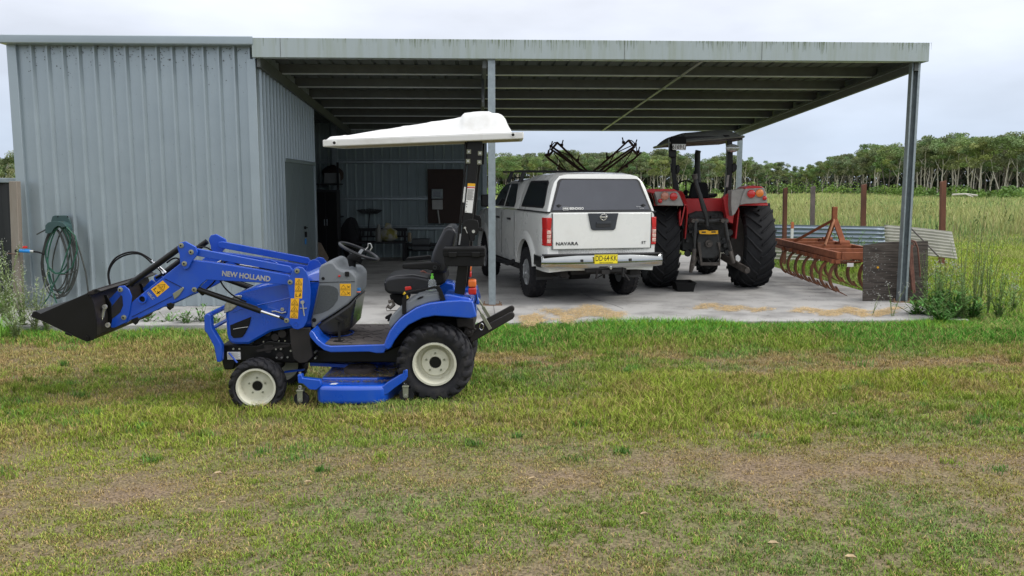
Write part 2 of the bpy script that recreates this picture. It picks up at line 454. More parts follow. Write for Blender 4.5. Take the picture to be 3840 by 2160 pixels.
# ---- field of tall weeds
n = 300000
Y = 19 + 135 * rng.random(n) ** 1.9; X = (rng.random(n) * 1.45 - .42) * Y * .66
cl = vnoise(X, Y * .6, .22, 41, 4)
edge = sstep(24, 40, Y + (vnoise(X, Y, .15, 43, 2) - .5) * 14)
keep = ((X > -.12 * Y) | (rng.random(n) < .1)) & (rng.random(n) < .25 + .9 * edge) & (X > .03 * Y); X, Y, cl, edge = X[keep], Y[keep], cl[keep], edge[keep]; n = len(X)
H = (.07 + (.22 + .75 * rng.random(n) ** 1.6) * edge) * (.55 + .8 * cl)
pal = np.array([(.31, .385, .13), (.24, .33, .12), (.40, .42, .17), (.15, .24, .09), (.44, .38, .20), (.24, .19, .12)])
pi = rng.choice(6, n, p=[.30, .20, .22, .12, .12, .04]); c = pal[pi] * rng.uniform(.8, 1.25, n)[:, None]
c *= (.7 + .6 * cl)[:, None]; k = vnoise(X, Y * .5, .11, 45, 3); c = c * (1 - .45 * sstep(.5, .7, k)[:, None]) + np.array((.38, .36, .15)) * .45 * sstep(.5, .7, k)[:, None]
o = blades('field_weeds', X, Y, gz(X, Y), H, .012 + .0010 * Y * rng.random(n), c, lean=.35)
tag(o, 'overgrown field of tall pale green weeds in front of the wood', 'weeds', kind='stuff')
n = 2600
Y = 26 + 82 * rng.random(n) ** 1.2; X = (rng.random(n) * 1.2 - .22) * Y * .66; cl = vnoise(X, Y * .6, .22, 41, 4)
V = []; Fc = []; Cc = []
k = 0
for x, y, q_ in zip(X, Y, cl):
    if q_ < .45: continue
    h = rng.uniform(.4, 1.15) * (.45 + .55 * min(1, (y - 21) / 16)); cc = pal[rng.integers(0, 4)] * rng.uniform(.5, .95)
    for q in range(14):
        f = rng.random(); zz = h * (.25 + .75 * f); a = rng.uniform(0, 6.28); r = (.05 + .07 * rng.random()) * (1.2 - .6 * f)
        px, py = x + math.cos(a) * .08 * rng.random(), y + math.sin(a) * .08 * rng.random()
        dx, dy = math.cos(a + 1.5) * r * .35, math.sin(a + 1.5) * r * .35
        V += [(px - dx, py - dy, zz - r * .5), (px + dx, py + dy, zz - r * .5), (px + math.cos(a) * r, py + math.sin(a) * r, zz + r * .8)]
        Fc.append((k, k + 1, k + 2)); Cc += [cc] * 3; k += 3
    V += [(x - .008, y, 0), (x + .008, y, 0), (x, y, h)]; Fc.append((k, k + 1, k + 2)); Cc += [cc * .7] * 3; k += 3
o = obj('field_weed_tops', np_mesh('field_weed_tops', np.array(V), np.array(Fc), m_grass, np.array(Cc)))
tag(o, 'darker leafy weed stalks standing through the overgrown field', 'weeds', kind='stuff')
# ---- concrete slab
m_conc = mat('concrete', (.245, .238, .228), .85, var=.14, vscale=1.7, bump=.35, bscale=60, detail=12, col2=(.395, .385, .37), thr=(.36, .56))
mb = MB(); mb.M = BM
mb.box(-7.15, 6.36, -1.72, 9.0, -.2, SLAB_Z)
slab = mb.build('concrete_slab', m_conc, bevel=.012); slab['kind'] = 'structure'
m_joint = mat('slab_joint', (.10, .10, .10), .9)
mb = MB(); mb.M = BM
for xj in (-3.4, 0.02): mb.box(xj - .004, xj + .004, -1.71, 8.9, SLAB_Z, SLAB_Z + .003)
mb.tube([(1.9, -.55, SLAB_Z), (1.82, -.1, SLAB_Z), (1.6, .6, SLAB_Z), (1.52, 1.5, SLAB_Z)], .003, 4)
o = mb.build('slab_joint', m_joint); o['kind'] = 'structure'
m_stain = mat('dark_stain', (.20, .195, .19), .8, var=.3, vscale=5)
# ================================================================== SHED
m_sheet = mat('blue_grey_steel', (.335, .392, .42), .36, var=.05, vscale=2.2, bump=.04, bscale=160, detail=6, metal=.5, spec=.5)
m_sheetd = mat('dark_steel_soffit', (.13, .145, .14), .85, var=.15, vscale=2, detail=6, spec=.2, metal=.0)  # roof underside in a darker grey than the wall sheet
m_galv = mat('galvanised_steel', (.30, .345, .365), .42, metal=.55, var=.14, vscale=14, detail=6)
m_fascia = mat('weathered_fascia', (.36, .415, .42), .5, metal=.15, vscale=2.0, col2=(.29, .335, .28), stretch=(5, 1, .35), thr=(.45, .8), detail=8)
m_dirt = mat('cobweb_grime', (.085, .075, .065), .95, var=.4, vscale=30)
shed = thing('machinery_shed', 'blue grey ribbed steel shed, enclosed room at left, open flat roofed bays at right', 'shed', BO, BA)
ZR0, ZR1 = 3.87, 3.40            # roof underside at front / back
DEP = 8.67
def zr(yb): return ZR0 + (ZR1 - ZR0) * (yb + .15) / (DEP + .15)
RIBP = .2188
def ribbed(mb, a0, a1, first, f, zb, zt, pr=.045, pitch=RIBP):
    """trapezoid ribbed sheet: a runs along the wall, f(a, out, z) -> point; zb/zt may be functions of a"""
    tb = zb if callable(zb) else (lambda a: zb); tt = zt if callable(zt) else (lambda a: zt)
    prof = [(a0, 0)]
    x = first
    while x < a1 - .04:
        if x > a0 + .03: prof += [(x - .024, 0), (x - .014, pr), (x + .010, pr), (x + .040, 0)]
        x += pitch
    prof.append((a1, 0)); vs = []; fs = []
    for a, o in prof: vs += [f(a, o, tb(a)), f(a, o, tt(a))]
    for i in range(len(prof) - 1): fs.append((2 * i, 2 * i + 2, 2 * i + 3, 2 * i + 1))
    mb.add(vs, fs)
def BP(x, y, z): return BM @ Vector((x, y, z))
XL, XC, XR = -6.84, -3.40, 6.42
# front wall of the room
mb = MB()
ribbed(mb, XL + .02, XC - .0, XL + .30, lambda a, o, z: BP(a, -.02 - o, z), SLAB_Z + .004, 3.86)
fwmb = mb
# screw heads
mb = fwmb; mb.M = BM
for zz in (.35, 1.42, 2.55):
    x = XL + .30
    while x < XC - .1:
        mb.disc((x + .045, -.026, zz), .007, .006, 'y', 6); x += RIBP
fw = mb.build('front_wall', m_sheet, shed, recalc=False)
mb = MB(); mb.M = BM
mb.box(XL - .03, XL + .10, -.075, .0, SLAB_Z, 3.86); mb.box(XL - .03, XL + .0, .0, .12, SLAB_Z, 3.86)
mb.build('corner_flashing', m_sheet, fw, bevel=.004)
mb = MB(); mb.M = BM
mb.box(XC - .115, XC + .012, -.078, .0, SLAB_Z, 3.67); mb.box(XC - .012, XC + .012, .0, .10, SLAB_Z, 3.67)
mb.build('corner_flashing', m_sheet, fw, bevel=.004)
# grime under the eave
mb = MB(); mb.M = BM
rg = random.Random(5)
x = XL + .30
while x < XC - .05:
    for k in range(20):
        zz = 3.86 - abs(rg.gauss(.02, .17)); xx = x + rg.choice((-1, 1)) * (.036 + abs(rg.gauss(0, .035)))
        s_ = rg.uniform(.003, .011)
        mb.add([(xx - s_, -.0245, zz - s_ * rg.uniform(.3, 1)), (xx + s_, -.0245, zz - s_ * .6), (xx + s_ * rg.uniform(-.5, .5), -.0245, zz + s_)], [(0, 1, 2)])
    x += RIBP
for k in range(220):
    xx = rg.uniform(XL + .1, XC - .1); zz = rg.uniform(.3, 3.5); s_ = rg.uniform(.002, .005)
    mb.add([(xx - s_, -.0245, zz - s_), (xx + s_, -.0245, zz - s_ * .6), (xx, -.0245, zz + s_)], [(0, 1, 2)])
mb.build('cobwebs', m_dirt, fw)['kind'] = 'stuff'
# side wall of the room facing the bay, with the door
mb = MB()
ribbed(mb, .02, 1.52, .13, lambda a, o, z: BP(XC + o, a, z), SLAB_Z, lambda a: zr(a))
ribbed(mb, 1.52, 4.14, 1.66, lambda a, o, z: BP(XC + o, a, z), 2.30, lambda a: zr(a))
sw = mb.build('side_wall', m_sheet, shed, recalc=False)
m_door = mat('grey_door_panel', (.15, .19, .205), .5, var=.06, vscale=1.5, metal=.2)
mb = MB(); mb.M = BM
mb.box(XC - .02, XC + .015, 1.56, 4.04, SLAB_Z + .01, 2.26)
for y0, y1, z0, z1 in ((1.7, 2.8, .1, 2.2), (2.8, 3.9, 2.2, .1), (2.25, 2.8, .1, 1.15), (1.7, 2.25, 1.15, 2.2), (2.8, 3.35, .1, 1.15)):
    mb.bar((XC + .016, y0, z0 + .1), (XC + .016, y1, z1 - .02), .05, .006, (1, 0, 0))
door = mb.build('door', m_door, shed)
mb = MB(); mb.M = BM
mb.box(XC - .03, XC + .045, 1.52, 4.14, 2.26, 2.32); mb.box(XC - .03, XC + .04, 4.04, 4.14, SLAB_Z, 2.26)
mb.build('door_frame', m_sheet, door, bevel=.004)
m_black = mat('black_steel', (.006, .006, .0065), .42, var=.2, vscale=8, spec=.5)
m_blackm = mat('matt_black', (.006, .006, .0065), .75, var=.25, vscale=8, spec=.3)
mb = MB(); mb.M = BM
mb.bar((XC + .05, 2.93, 1.10), (XC + .05, 3.08, 1.10), .02, .02); mb.disc((XC + .015, 3.0, 1.10), .028, .03, 'x')
mb.bar((XC + .04, 3.0, 1.03), (XC + .04, 3.0, .93), .03, .03)
mb.build('door_handle', m_blackm, door)
mb = MB(); mb.M = BM
mb.box(XC + .02, XC + .045, 2.98, 3.03, .80, .90)
mb.build('padlock', mat('blue_plastic', (.02, .16, .42), .4), door)
# back walls: seen from inside through the open bay
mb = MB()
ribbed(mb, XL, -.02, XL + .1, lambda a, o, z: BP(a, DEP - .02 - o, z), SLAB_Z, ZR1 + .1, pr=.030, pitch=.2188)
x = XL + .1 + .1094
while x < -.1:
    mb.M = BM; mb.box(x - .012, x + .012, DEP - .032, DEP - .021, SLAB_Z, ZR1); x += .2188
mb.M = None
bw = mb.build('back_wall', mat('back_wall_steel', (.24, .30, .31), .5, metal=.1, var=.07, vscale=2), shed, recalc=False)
mb = MB(); mb.M = BM
for z in (.78, 1.52, 2.42): 
    mb.box(XL, -.05, DEP - .14, DEP - .055, z, z + .014); mb.box(XL, -.05, DEP - .14, DEP - .13, z, z + .06); mb.box(XL, -.05, DEP - .14, DEP - .055, z + .085, z + .1)
mb.build('wall_girts', m_galv, bw)
mb = MB()
ribbed(mb, .0, DEP, .1, lambda a, o, z: BP(XL + .0 + o, a, z), SLAB_Z, lambda a: zr(a))
ribbed(mb, XL, XC, XL + .1, lambda a, o, z: BP(a, 4.14 + o, z), SLAB_Z, lambda a: zr(4.14))
mb.build('inner_wall', m_sheet, shed, recalc=False)
# roof sheet
mb = MB()
vs = []; prof = []
x = XL
while x < XR:
    prof += [(x, 0), (x + .16, 0), (x + .175, .03), (x + .205, .03), (x + .2188, 0)]; x += .2188
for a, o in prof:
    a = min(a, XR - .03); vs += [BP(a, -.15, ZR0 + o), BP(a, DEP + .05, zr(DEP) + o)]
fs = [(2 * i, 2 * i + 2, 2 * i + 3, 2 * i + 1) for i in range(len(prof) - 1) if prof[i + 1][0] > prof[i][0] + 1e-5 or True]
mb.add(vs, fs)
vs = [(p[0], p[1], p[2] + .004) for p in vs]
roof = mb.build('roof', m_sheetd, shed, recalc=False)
mb = MB(); mb.M = BM
mb.add([(XL, -.16, ZR0 + .05), (XR - .02, -.16, ZR0 + .05), (XR - .02, DEP + .05, zr(DEP) + .05), (XL, DEP + .05, zr(DEP) + .05)], [(0, 1, 2, 3)])
mb.build('roof_top', m_sheet, roof, recalc=False)
# purlins (C sections) running across
m_purl = mat('purlin_steel', (.12, .13, .13), .6, metal=.2, var=.15, vscale=5)  # purlin web kept dark, its shade painted into the colour
m_lip = mat('lit_purlin_lip', (.60, .63, .63), .4, metal=.5, var=.1)  # same purlin steel, painted pale where the lower lip catches light
for k in range(8):
    yb = .06 + k * (DEP - .12) / 7
    z = zr(yb) - .005; mb = MB(); mb.M = BM; x0 = XC + .03; x1 = XR - .06
    mb.box(x0, x1, yb, yb + .003, z - .15, z); pl_ = mb.build('purlin', m_purl, shed)
    mb = MB(); mb.M = BM; mb.box(x0, x1, yb - .006, yb + .055, z - .156, z - .151); mb.box(x0, x1, yb - .006, yb - .003, z - .151, z - .138); mb.build('bottom_flange', m_lip, pl_)
# fascia: channel over the open bays, deep barge gutter
mb = MB(); mb.M = BM
mb.box(XC + .0, XR, -.205, -.19, 3.675, 3.945); mb.box(XC, XR, -.19, -.10, 3.675, 3.683); mb.box(XC, XR, -.19, -.16, 3.935, 3.945)
mb.box(XR - .012, XR, -.19, .03, 3.675, 3.945)
fa = mb.build('fascia', m_fascia, shed, bevel=.004)
mb = MB(); mb.M = BM
for x in (-3.0, 1.92, 3.93):
    mb = MB(); mb.M = BM; mb.box(x, x + .004, -.2085, -.205, 3.68, 3.94); mb.build('fascia_joint', m_dirt, fa)
# algae streaks run down the fascia from its top edge (dirt with a shape of its own)
m_algae = mat('green_algae', (.16, .20, .10), .9, var=.35, vscale=20)
mb = MB(); mb.M = BM; rg = random.Random(8)
for k in range(520):
    x = rg.uniform(-1.5, 6.45) if rg.random() < .8 else rg.uniform(XC + .1, 6.45)
    cl = .5 + .5 * math.sin(x * 3.1) * math.sin(x * 1.3 + 1)
    if rg.random() > .25 + .75 * cl: continue
    h = rg.uniform(.01, .10) * (1 + cl); w = rg.uniform(.0008, .0035)
    mb.add([(x - w, -.2075, 3.944), (x + w, -.2075, 3.944), (x + w * .3, -.2075, 3.944 - h), (x - w * .3, -.2075, 3.944 - h)], [(0, 1, 2, 3)])
mb.build('algae_streaks', m_algae, fa)['kind'] = 'stuff'
mb = MB(); mb.M = BM
pr = [(-.21, 3.965), (-.225, 3.955), (-.225, 3.855), (-.21, 3.842), (-.035, 3.842), (-.035, 3.86), (-.20, 3.86), (-.20, 3.965)]
mb.prism(pr, XL - .050, XC + .015, 'x')
mb.box(XL - .050, XC + .01, -.2, -.03, 3.945, 3.957)
mb.box(XL - .050, XL - .038, -.2, -.03, 3.86, 3.957)
mb.build('gutter', m_sheet, shed, bevel=.003)
mb = MB(); mb.M = BM
for a in (0, 1):
    mb.add([(XL - .04 + a * .004, -.03, 3.84), (XL - .04 + a * .004, DEP, 3.3), (XL - .04 + a * .004, DEP, SLAB_Z), (XL - .04 + a * .004, -.03, SLAB_Z)], [(0, 1, 2, 3)])
mb.build('end_wall', m_sheet, shed)
# right edge barge capping along the roof slope
mb = MB()
a, b = BP(XR - .02, .03, zr(.03) - .1), BP(XR - .02, DEP + .05, zr(DEP) - .1)
mb.bar(a, b, .012, .22); mb.bar(a + Vector((-.07, 0, -.1)), b + Vector((-.07, 0, -.1)), .15, .01)
mb.build('barge_capping', m_galv, shed)
mb = MB(); mb.M = BM; mb.box(XC, XR - .02, DEP + .04, DEP + .052, zr(DEP) - .165, zr(DEP) + .06)
mb.build('rear_edge_beam', m_purl, shed)
# posts
def post(xb, yb, ztop, w=.105, d=.10, plate=True, lab=None, openf=False):
    mb = MB(); mb.M = BM @ Matrix.Translation((xb, yb, 0))
    t = .005
    if openf:
        mb.box(-w / 2 + t, -w / 2 + .022, -d / 2, -d / 2 + t, SLAB_Z + .012, ztop); mb.box(w / 2 - .035, w / 2 - t, -d / 2, -d / 2 + t, SLAB_Z + .012, ztop)
    else: mb.box(-w / 2, w / 2, -d / 2, -d / 2 + t, SLAB_Z + .012, ztop)
    mb.box(-w / 2, -w / 2 + t, -d / 2 + (0 if openf else t), d / 2, SLAB_Z + .012, ztop); mb.box(w / 2 - t, w / 2, -d / 2 + (0 if openf else t), d / 2, SLAB_Z + .012, ztop)
    mb.box(-w / 2 + t, w / 2 - t, d / 2 - t, d / 2, SLAB_Z + .012, ztop)
    p = mb.build('post', m_galv, shed, bevel=.002, label=lab)
    if plate:
        mb = MB(); mb.M = BM @ Matrix.Translation((xb, yb, 0))
        mb.box(-.15, .15, -.07, .07, SLAB_Z + .001, SLAB_Z + .012)
        for sx in (-.115, .115):
            mb.disc((sx, 0, SLAB_Z + .012), .018, .012, 'z', 6); mb.tube([(sx, 0, SLAB_Z), (sx, 0, SLAB_Z + .06)], .008, 6)
            mb.bar((sx, -.0, SLAB_Z + .015), (sx + (.03 if sx > 0 else -.03), 0, SLAB_Z + .045), .03, .004)
        mb.build('base_plate', mat('rusty_plate', (.22, .14, .09), .85, var=.3, vscale=30, bump=.2), p)
    return p
post(-.0, -.09, 3.675, lab='galvanised post between the two open bays')
post(6.31, -.02, 3.675, w=.13, openf=True, lab='end post beside the leaning plywood board')
post(6.40, DEP - .1, zr(DEP) - .05, w=.11, lab='back post seen behind the red tractor')
post(XC - .30, DEP - .2, zr(DEP) - .05, w=.13, plate=False)
post(-.02, DEP - .1, zr(DEP) - .05, w=.11, plate=False)
# rafter on the middle frame line and along the ends
for x, wd in ((-.10, .06), (XR - .12, .06), (XC + .06, .05)):
    mb = MB()
    mb.bar(BP(x, -.09, zr(-.1) - .23), BP(x, DEP, zr(DEP) - .23), wd, .16)
    if x == -.10: mb.bar(BP(x - .02, .0, 3.05), BP(x - .02, 1.0, 3.58), .04, .07)
    mb.build('rafter', m_purl, shed)
# bridging strap under the purlins
mb = MB(); mb.bar(BP(3.12, -.05, zr(0) - .165), BP(2.92, DEP, zr(DEP) - .165), .05, .012)
mb.build('bridging_strap', mat('purlin_bright', (.34, .36, .36), .45, metal=.4), shed)

# ------------------------------------------------------------------ things in the dark bay
def wallpt(u, v, yb):       # intersect photo ray with the plane yb = const of the building frame
    x, y, z = ray(u, v)
    c0 = BMi @ Vector((0, 0, CAMH)); d = BMi.to_3x3() @ Vector((x, y, z))
    t = (yb - c0.y) / d.y
    p = c0 + d * t; return p      # building coordinates
def wl(k, x, y, yb): return wallpt(*uv(k, x, y), yb)
m_brownply = mat('brown_board', (.045, .028, .022), .75, var=.15, vscale=4)
mb = MB(); mb.M = BM
a = wl('L', 1070, 445, 8.45); b = wl('L', 1400, 935, 8.45)
mb.box(a.x, b.x, 8.43, 8.448, b.z, a.z)
bd = mb.build('meter_board', m_brownply, None)
# boards and boxes are separate things resting on the shed wall
tag(bd, 'dark brown plywood board fixed to the back wall of the bay', 'board')
m_meter = mat('meter_grey', (.24, .28, .29), .5); m_metw = mat('meter_cover', (.35, .35, .33), .4)
a = wl('L', 1108, 625, 8.42); b = wl('L', 1210, 712, 8.42); c_ = wl('L', 1112, 722, 8.42); d_ = wl('L', 1208, 810, 8.42)
t = thing('meter_box', 'grey electricity meter box screwed to the brown board', 'meter box', BM @ Vector(((a.x + b.x) / 2, 8.40, d_.z)), BA)
mb = MB(); mb.M = BM; mb.box(a.x, b.x, 8.33, 8.428, b.z, a.z)
mb.build('body', m_meter, t, bevel=.008)
mb = MB(); mb.M = BM; mb.box(a.x + .03, a.x + .22, 8.325, 8.332, b.z + .05, a.z - .05)
mb.build('window', mat('dim_glass', (.06, .075, .08), .15), t)
mb = MB(); mb.M = BM; mb.box(c_.x, d_.x, 8.35, 8.428, d_.z, c_.z)
mb.build('cover', m_metw, t, bevel=.008)
p0 = wl('L', 1163, 812, 8.40); p1 = wl('L', 1168, 860, 8.38); p2_ = wl('L', 1180, 940, 8.36)
mb = MB(); mb.M = BM; mb.tube([p0, p1, p2_], .018, 6)
tag(mb.build('conduit', m_metw, None), 'pale cable conduit hanging below the meter box', 'conduit')
# black slatted bench
m_darkfurn = mat('black_timber', (.012, .013, .016), .7)
def bcor(k, x, y, yb): return wl(k, x, y, yb)
a = wl('L', 440, 990, 8.1); b = wl('L', 890, 1240, 8.1)
t = thing('slatted_bench', 'black slatted bench against the back wall of the bay', 'bench', BP((a.x + b.x) / 2, 7.9, SLAB_Z), BA)
mb = MB(); mb.M = BM
mb.box(a.x, b.x, 8.08, 8.12, a.z - .05, a.z + .03); mb.box(a.x, b.x, 8.08, 8.12, .62, .66)
x = a.x + .1
while x < b.x - .03: mb.box(x, x + .05, 8.09, 8.11, .66, a.z - .05); x += .19
mb.build('backrest', m_darkfurn, t)
mb = MB(); mb.M = BM; mb.box(a.x, b.x, 7.55, 8.07, .50, .54); mb.build('seat', m_darkfurn, t)
for x in (a.x + .03, b.x - .08):
    for y in (7.58, 8.05):
        mb = MB(); mb.M = BM; mb.box(x, x + .055, y, y + .055, SLAB_Z, .50 if y < 8 else a.z); mb.build('leg', m_darkfurn, t)
# low dark bench / shelf right of it
a = wl('L', 880, 1115, 8.2); b = wl('L', 1180, 1330, 8.2)
t = thing('low_rack', 'low black steel rack standing right of the slatted bench', 'rack', BP((a.x + b.x) / 2, 8.0, SLAB_Z), BA)
mb = MB(); mb.M = BM; mb.box(a.x, b.x, 7.7, 8.2, a.z - .05, a.z); mb.build('top', m_darkfurn, t)
mb = MB(); mb.M = BM; mb.box(a.x, b.x, 7.7, 8.2, .3, .33); mb.build('shelf', m_darkfurn, t)
for x in (a.x, b.x - .05):
    for y in (7.7, 8.15):
        mb = MB(); mb.M = BM; mb.box(x, x + .05, y, y + .05, SLAB_Z, a.z - .05); mb.build('leg', m_darkfurn, t)
a = wl('L', 930, 1200, 7.65); mb = MB(); mb.M = BM
mb.box(a.x, a.x + .42, 7.72, 8.05, .331, .60)
tag(mb.build('crate', mat('grey_crate', (.07, .08, .085), .6), None, bevel=.01), 'dull grey crate on the lower shelf of the black rack', 'crate')
# bottle and bag on the bench seat
p = wl('L', 632, 1205, 7.75)
t = None
mb = MB(); mb.M = BM
mb.lathe([(.001, 0), (.075, 0), (.08, .03), (.08, .26), (.03, .36), (.025, .41), (.001, .41)], (p.x, 7.75, .541), 'z', 14, closed=False)
tag(mb.build('plastic_bottle', mat('milky_plastic', (.22, .22, .20), .4), None, smooth=40), 'milky plastic bottle standing on the slatted bench', 'bottle')
m_bag = mat('white_bag', (.34, .34, .31), .6, col2=(.24, .22, .04), vscale=5, thr=(.45, .6), bump=.4, bscale=12)
p = wl('L', 715, 1205, 7.75)
def lump(mb, c, r, seed, seg=14, rings=9, amp=.25):
    rg = random.Random(seed); ph = [rg.uniform(0, 6) for _ in range(6)]
    rs = []
    for i in range(rings + 1):
        th = math.pi * i / rings; ring = []
        for k in range(seg):
            f = 2 * math.pi * k / seg
            w = 1 + amp * (math.sin(3 * f + ph[0] + 2 * th) * .4 + math.sin(5 * th + ph[1]) * .3 + math.sin(7 * f + ph[2]) * .3)
            ring.append(Vector((c[0] + r[0] * math.sin(th) * math.cos(f) * w, c[1] + r[1] * math.sin(th) * math.sin(f) * w, c[2] + r[2] * math.cos(th) * (1 + .1 * math.sin(4 * f + ph[3])))))
        rs.append(ring)
    mb.loft(rs, caps=False)
mb = MB(); mb.M = BM
lump(mb, (p.x, 7.78, .70), (.24, .15, .17), 3, amp=.3)
mb.loft([[(p.x - .10, 7.74, .80), (p.x + .1, 7.74, .80), (p.x + .1, 7.82, .80), (p.x - .1, 7.82, .80)], [(p.x - .05, 7.76, .97), (p.x + .02, 7.76, .93), (p.x + .07, 7.8, .96), (p.x - .04, 7.8, .99)]])
tag(mb.build('plastic_bag', m_bag, None, smooth=50), 'crumpled white and yellow plastic bag on the slatted bench', 'bag')
p = wl('L', 905, 1075, 8.0)
mb = MB(); mb.M = BM; mb.lathe([(.001, 0), (.045, 0), (.045, .2), (.03, .22), (.001, .22)], (p.x, 8.09, b.z * 0 + wl('L', 905, 1100, 8.09).z), 'z', 12, closed=False)
tag(mb.build('tin', mat('tan_tin', (.30, .24, .15), .4), None), 'small tan tin hanging at the right end of the slatted bench', 'tin')
# leaning tan cardboard at the room corner
def wpoly(name, k, pts, yb, th, m, lab, cat):
    q = [wl(k, x, y, yb) for x, y in pts]; mb = MB(); mb.M = BM
    mb.prism([(a.x, a.z) for a in q], yb, yb + th, 'y'); o = mb.build(name, m, None); return tag(o, lab, cat)
m_card = mat('cardboard', (.20, .16, .12), .85, var=.25, vscale=6, bump=.3)
wpoly('cardboard_sheet', 'L', [(62, 1100), (105, 1115), (175, 1250), (150, 1300), (110, 1400), (60, 1400)], 4.6, .02, m_card, 'torn tan cardboard sheet leaning behind the shed room corner', 'cardboard')
# shelving with boxes in the dark corner, broom, vague dark tools
t = thing('storage_shelf', 'dark steel shelving in the shadowed back corner of the bay', 'shelf', BP(-5.0, 8.2, SLAB_Z), BA)
a = wl('L', 45, 575, 8.0); b = wl('L', 280, 575, 8.0)
mb = MB(); mb.M = BM
mb.box(a.x - .4, b.x, 7.8, 8.4, a.z - .04, a.z); mb.build('shelf_board', m_darkfurn, t)
mb = MB(); mb.M = BM; mb.box(a.x - .4, b.x, 7.8, 8.4, 1.1, 1.14); mb.build('shelf_board', m_darkfurn, t)
for x in (a.x - .4, b.x - .05):
    mb = MB(); mb.M = BM; mb.box(x, x + .05, 7.8, 7.85, SLAB_Z, a.z + .5); mb.build('upright', m_darkfurn, t)
q = wl('L', 135, 540, 7.85); mb = MB(); mb.M = BM; mb.box(q.x, q.x + .35, 7.85, 8.1, a.z + .002, a.z + .25)
tag(mb.build('box', mat('pale_box', (.17, .18, .18), .7), None, bevel=.005), 'pale box on the top of the dark corner shelving', 'box')
q = wl('L', 200, 440, 7.9); mb = MB(); mb.M = BM; lump(mb, (q.x, 8.1, a.z + .22), (.26, .2, .21), 9)
tag(mb.build('brown_sack', mat('brown_sack', (.035, .022, .018), .9), None, smooth=60), 'slumped reddish brown sack on top of the dark corner shelving', 'sack')
q = wl('L', 540, 850, 8.25)
t = thing('broom', 'broom hung bristles up on the back wall girt', 'broom', BP(q.x, 8.3, SLAB_Z), BA)
mb = MB(); mb.M = BM; mb.tube([(q.x - .1, 8.2, .12), (q.x, 8.4, q.z)], .014, 6); mb.build('handle', m_darkfurn, t)
mb = MB(); mb.M = BM
for k in range(60):
    f = (k / 59 - .5) * .62; mb.tube([(q.x + f * .6, 8.38, q.z), (q.x + f * 1.05, 8.36 + random.uniform(-.04, .04), q.z + .13 - abs(f) * .12)], .006, 3)
mb.build('bristles', mat('grey_bristle', (.07, .075, .075), .9), t)
a = wl('L', 50, 600, 7.4); b = wl('L', 262, 600, 7.4)  # black cabinet added to deepen the shade of this corner
t = thing('shade_cabinet', 'black cabinet added to darken the shadowed back left corner of the bay', 'cabinet', BP((a.x + b.x) / 2, 7.2, SLAB_Z), BA)
mb = MB(); mb.M = BM; mb.box(a.x, b.x, 7.2, 7.65, SLAB_Z, 1.78); mb.build('body', m_darkfurn, t, bevel=.01)
for q_ in (0, 1):
    w_ = (b.x - a.x) / 2; mb = MB(); mb.M = BM; mb.box(a.x + q_ * w_ + .015, a.x + (q_ + 1) * w_ - .015, 7.18, 7.199, SLAB_Z + .08, 1.72); dd_ = mb.build('door', m_blackm, t, bevel=.004)
    mb = MB(); mb.M = BM; mb.box(a.x + w_ - .04 + q_ * .06, a.x + w_ - .02 + q_ * .06, 7.165, 7.179, .95, 1.1); mb.build('handle', m_zinc if 'm_zinc' in globals() else m_galv, dd_)
mb = MB(); mb.M = BM
q = wl('L', 375, 1200, 7.9); lump(mb, (q.x, 8.0, SLAB_Z + .50), (.24, .2, .5), 4, amp=.5)
tag(mb.build('tarpaulin_heap', m_darkfurn, None, smooth=60), 'dark covered heap left of the slatted bench', 'tarpaulin')
# ================================================================== COMPACT TRACTOR (side on, facing left)
TY = 7.55                                     # centre line depth
far = lambda y: 2 * TY - y
m_blue = mat('blue_paint', (.004, .078, .52), .28, var=.10, vscale=7, coat=.9, col2=(.018, .095, .46), thr=(.48, .80), detail=8, spec=.5)
m_blue2 = mat('blue_steel', (.004, .066, .46), .38, var=.12, vscale=9, coat=.3, col2=(.020, .085, .41), thr=(.48, .80), detail=8)
m_rub = mat('tyre_rubber', (.014, .014, .017), .75, var=.25, vscale=11, col2=(.050, .046, .042), thr=(.50, .85), bump=.1, bscale=60, spec=.3)
m_rim = mat('cream_rim', (.62, .61, .50), .38, var=.05, vscale=16, col2=(.44, .40, .29), thr=(.56, .80), detail=8)
m_grey = mat('grey_plastic', (.17, .185, .20), .5, var=.05, vscale=8, bump=.03, bscale=200)
m_dgrey = mat('dark_mesh_panel', (.060, .068, .072), .7, var=.25, vscale=160, detail=1)
m_dash_low = mat('dash_black', (.016, .016, .017), .28, var=.1)
m_seat = mat('black_vinyl', (.014, .015, .020), .36, var=.1, vscale=20, bump=.05, bscale=120)
m_bmetal = mat('black_paint_steel', (.003, .003, .0034), .42, spec=.35, var=.2, vscale=10)
m_brownm = mat('dusty_black', (.016, .013, .012), .7, var=.3, vscale=12)
m_chrome = mat('chrome', (.72, .72, .72), .12, metal=1.0, var=.03)
m_zinc = mat('zinc', (.55, .55, .52), .35, metal=.8, var=.1, vscale=30)
m_yel = mat('yellow_decal', (.80, .42, .012), .45, var=.03)
m_ink = mat('decal_ink', (.03, .02, .01), .6)
m_white = mat('white_decal', (.75, .75, .73), .5, var=.03)
m_red = mat('red_plastic', (.55, .02, .015), .35)
m_amber = mat('amber_lens', (.72, .16, .03), .25, var=.1, coat=.3)
m_redlens = mat('red_lens', (.50, .015, .015), .22, coat=.4)
m_olive = mat('zinc_olive', (.26, .27, .20), .5, metal=.4)
m_canopy = mat('white_canopy', (.68, .68, .665), .42, var=.05, vscale=5, col2=(.54, .53, .49), thr=(.52, .80), detail=9)
m_cream = mat('cream_underside', (.52, .46, .36), .7, var=.06)
m_mat = mat('rubber_mat', (.085, .072, .066), .9, var=.25, vscale=14, bump=.2, bscale=90)
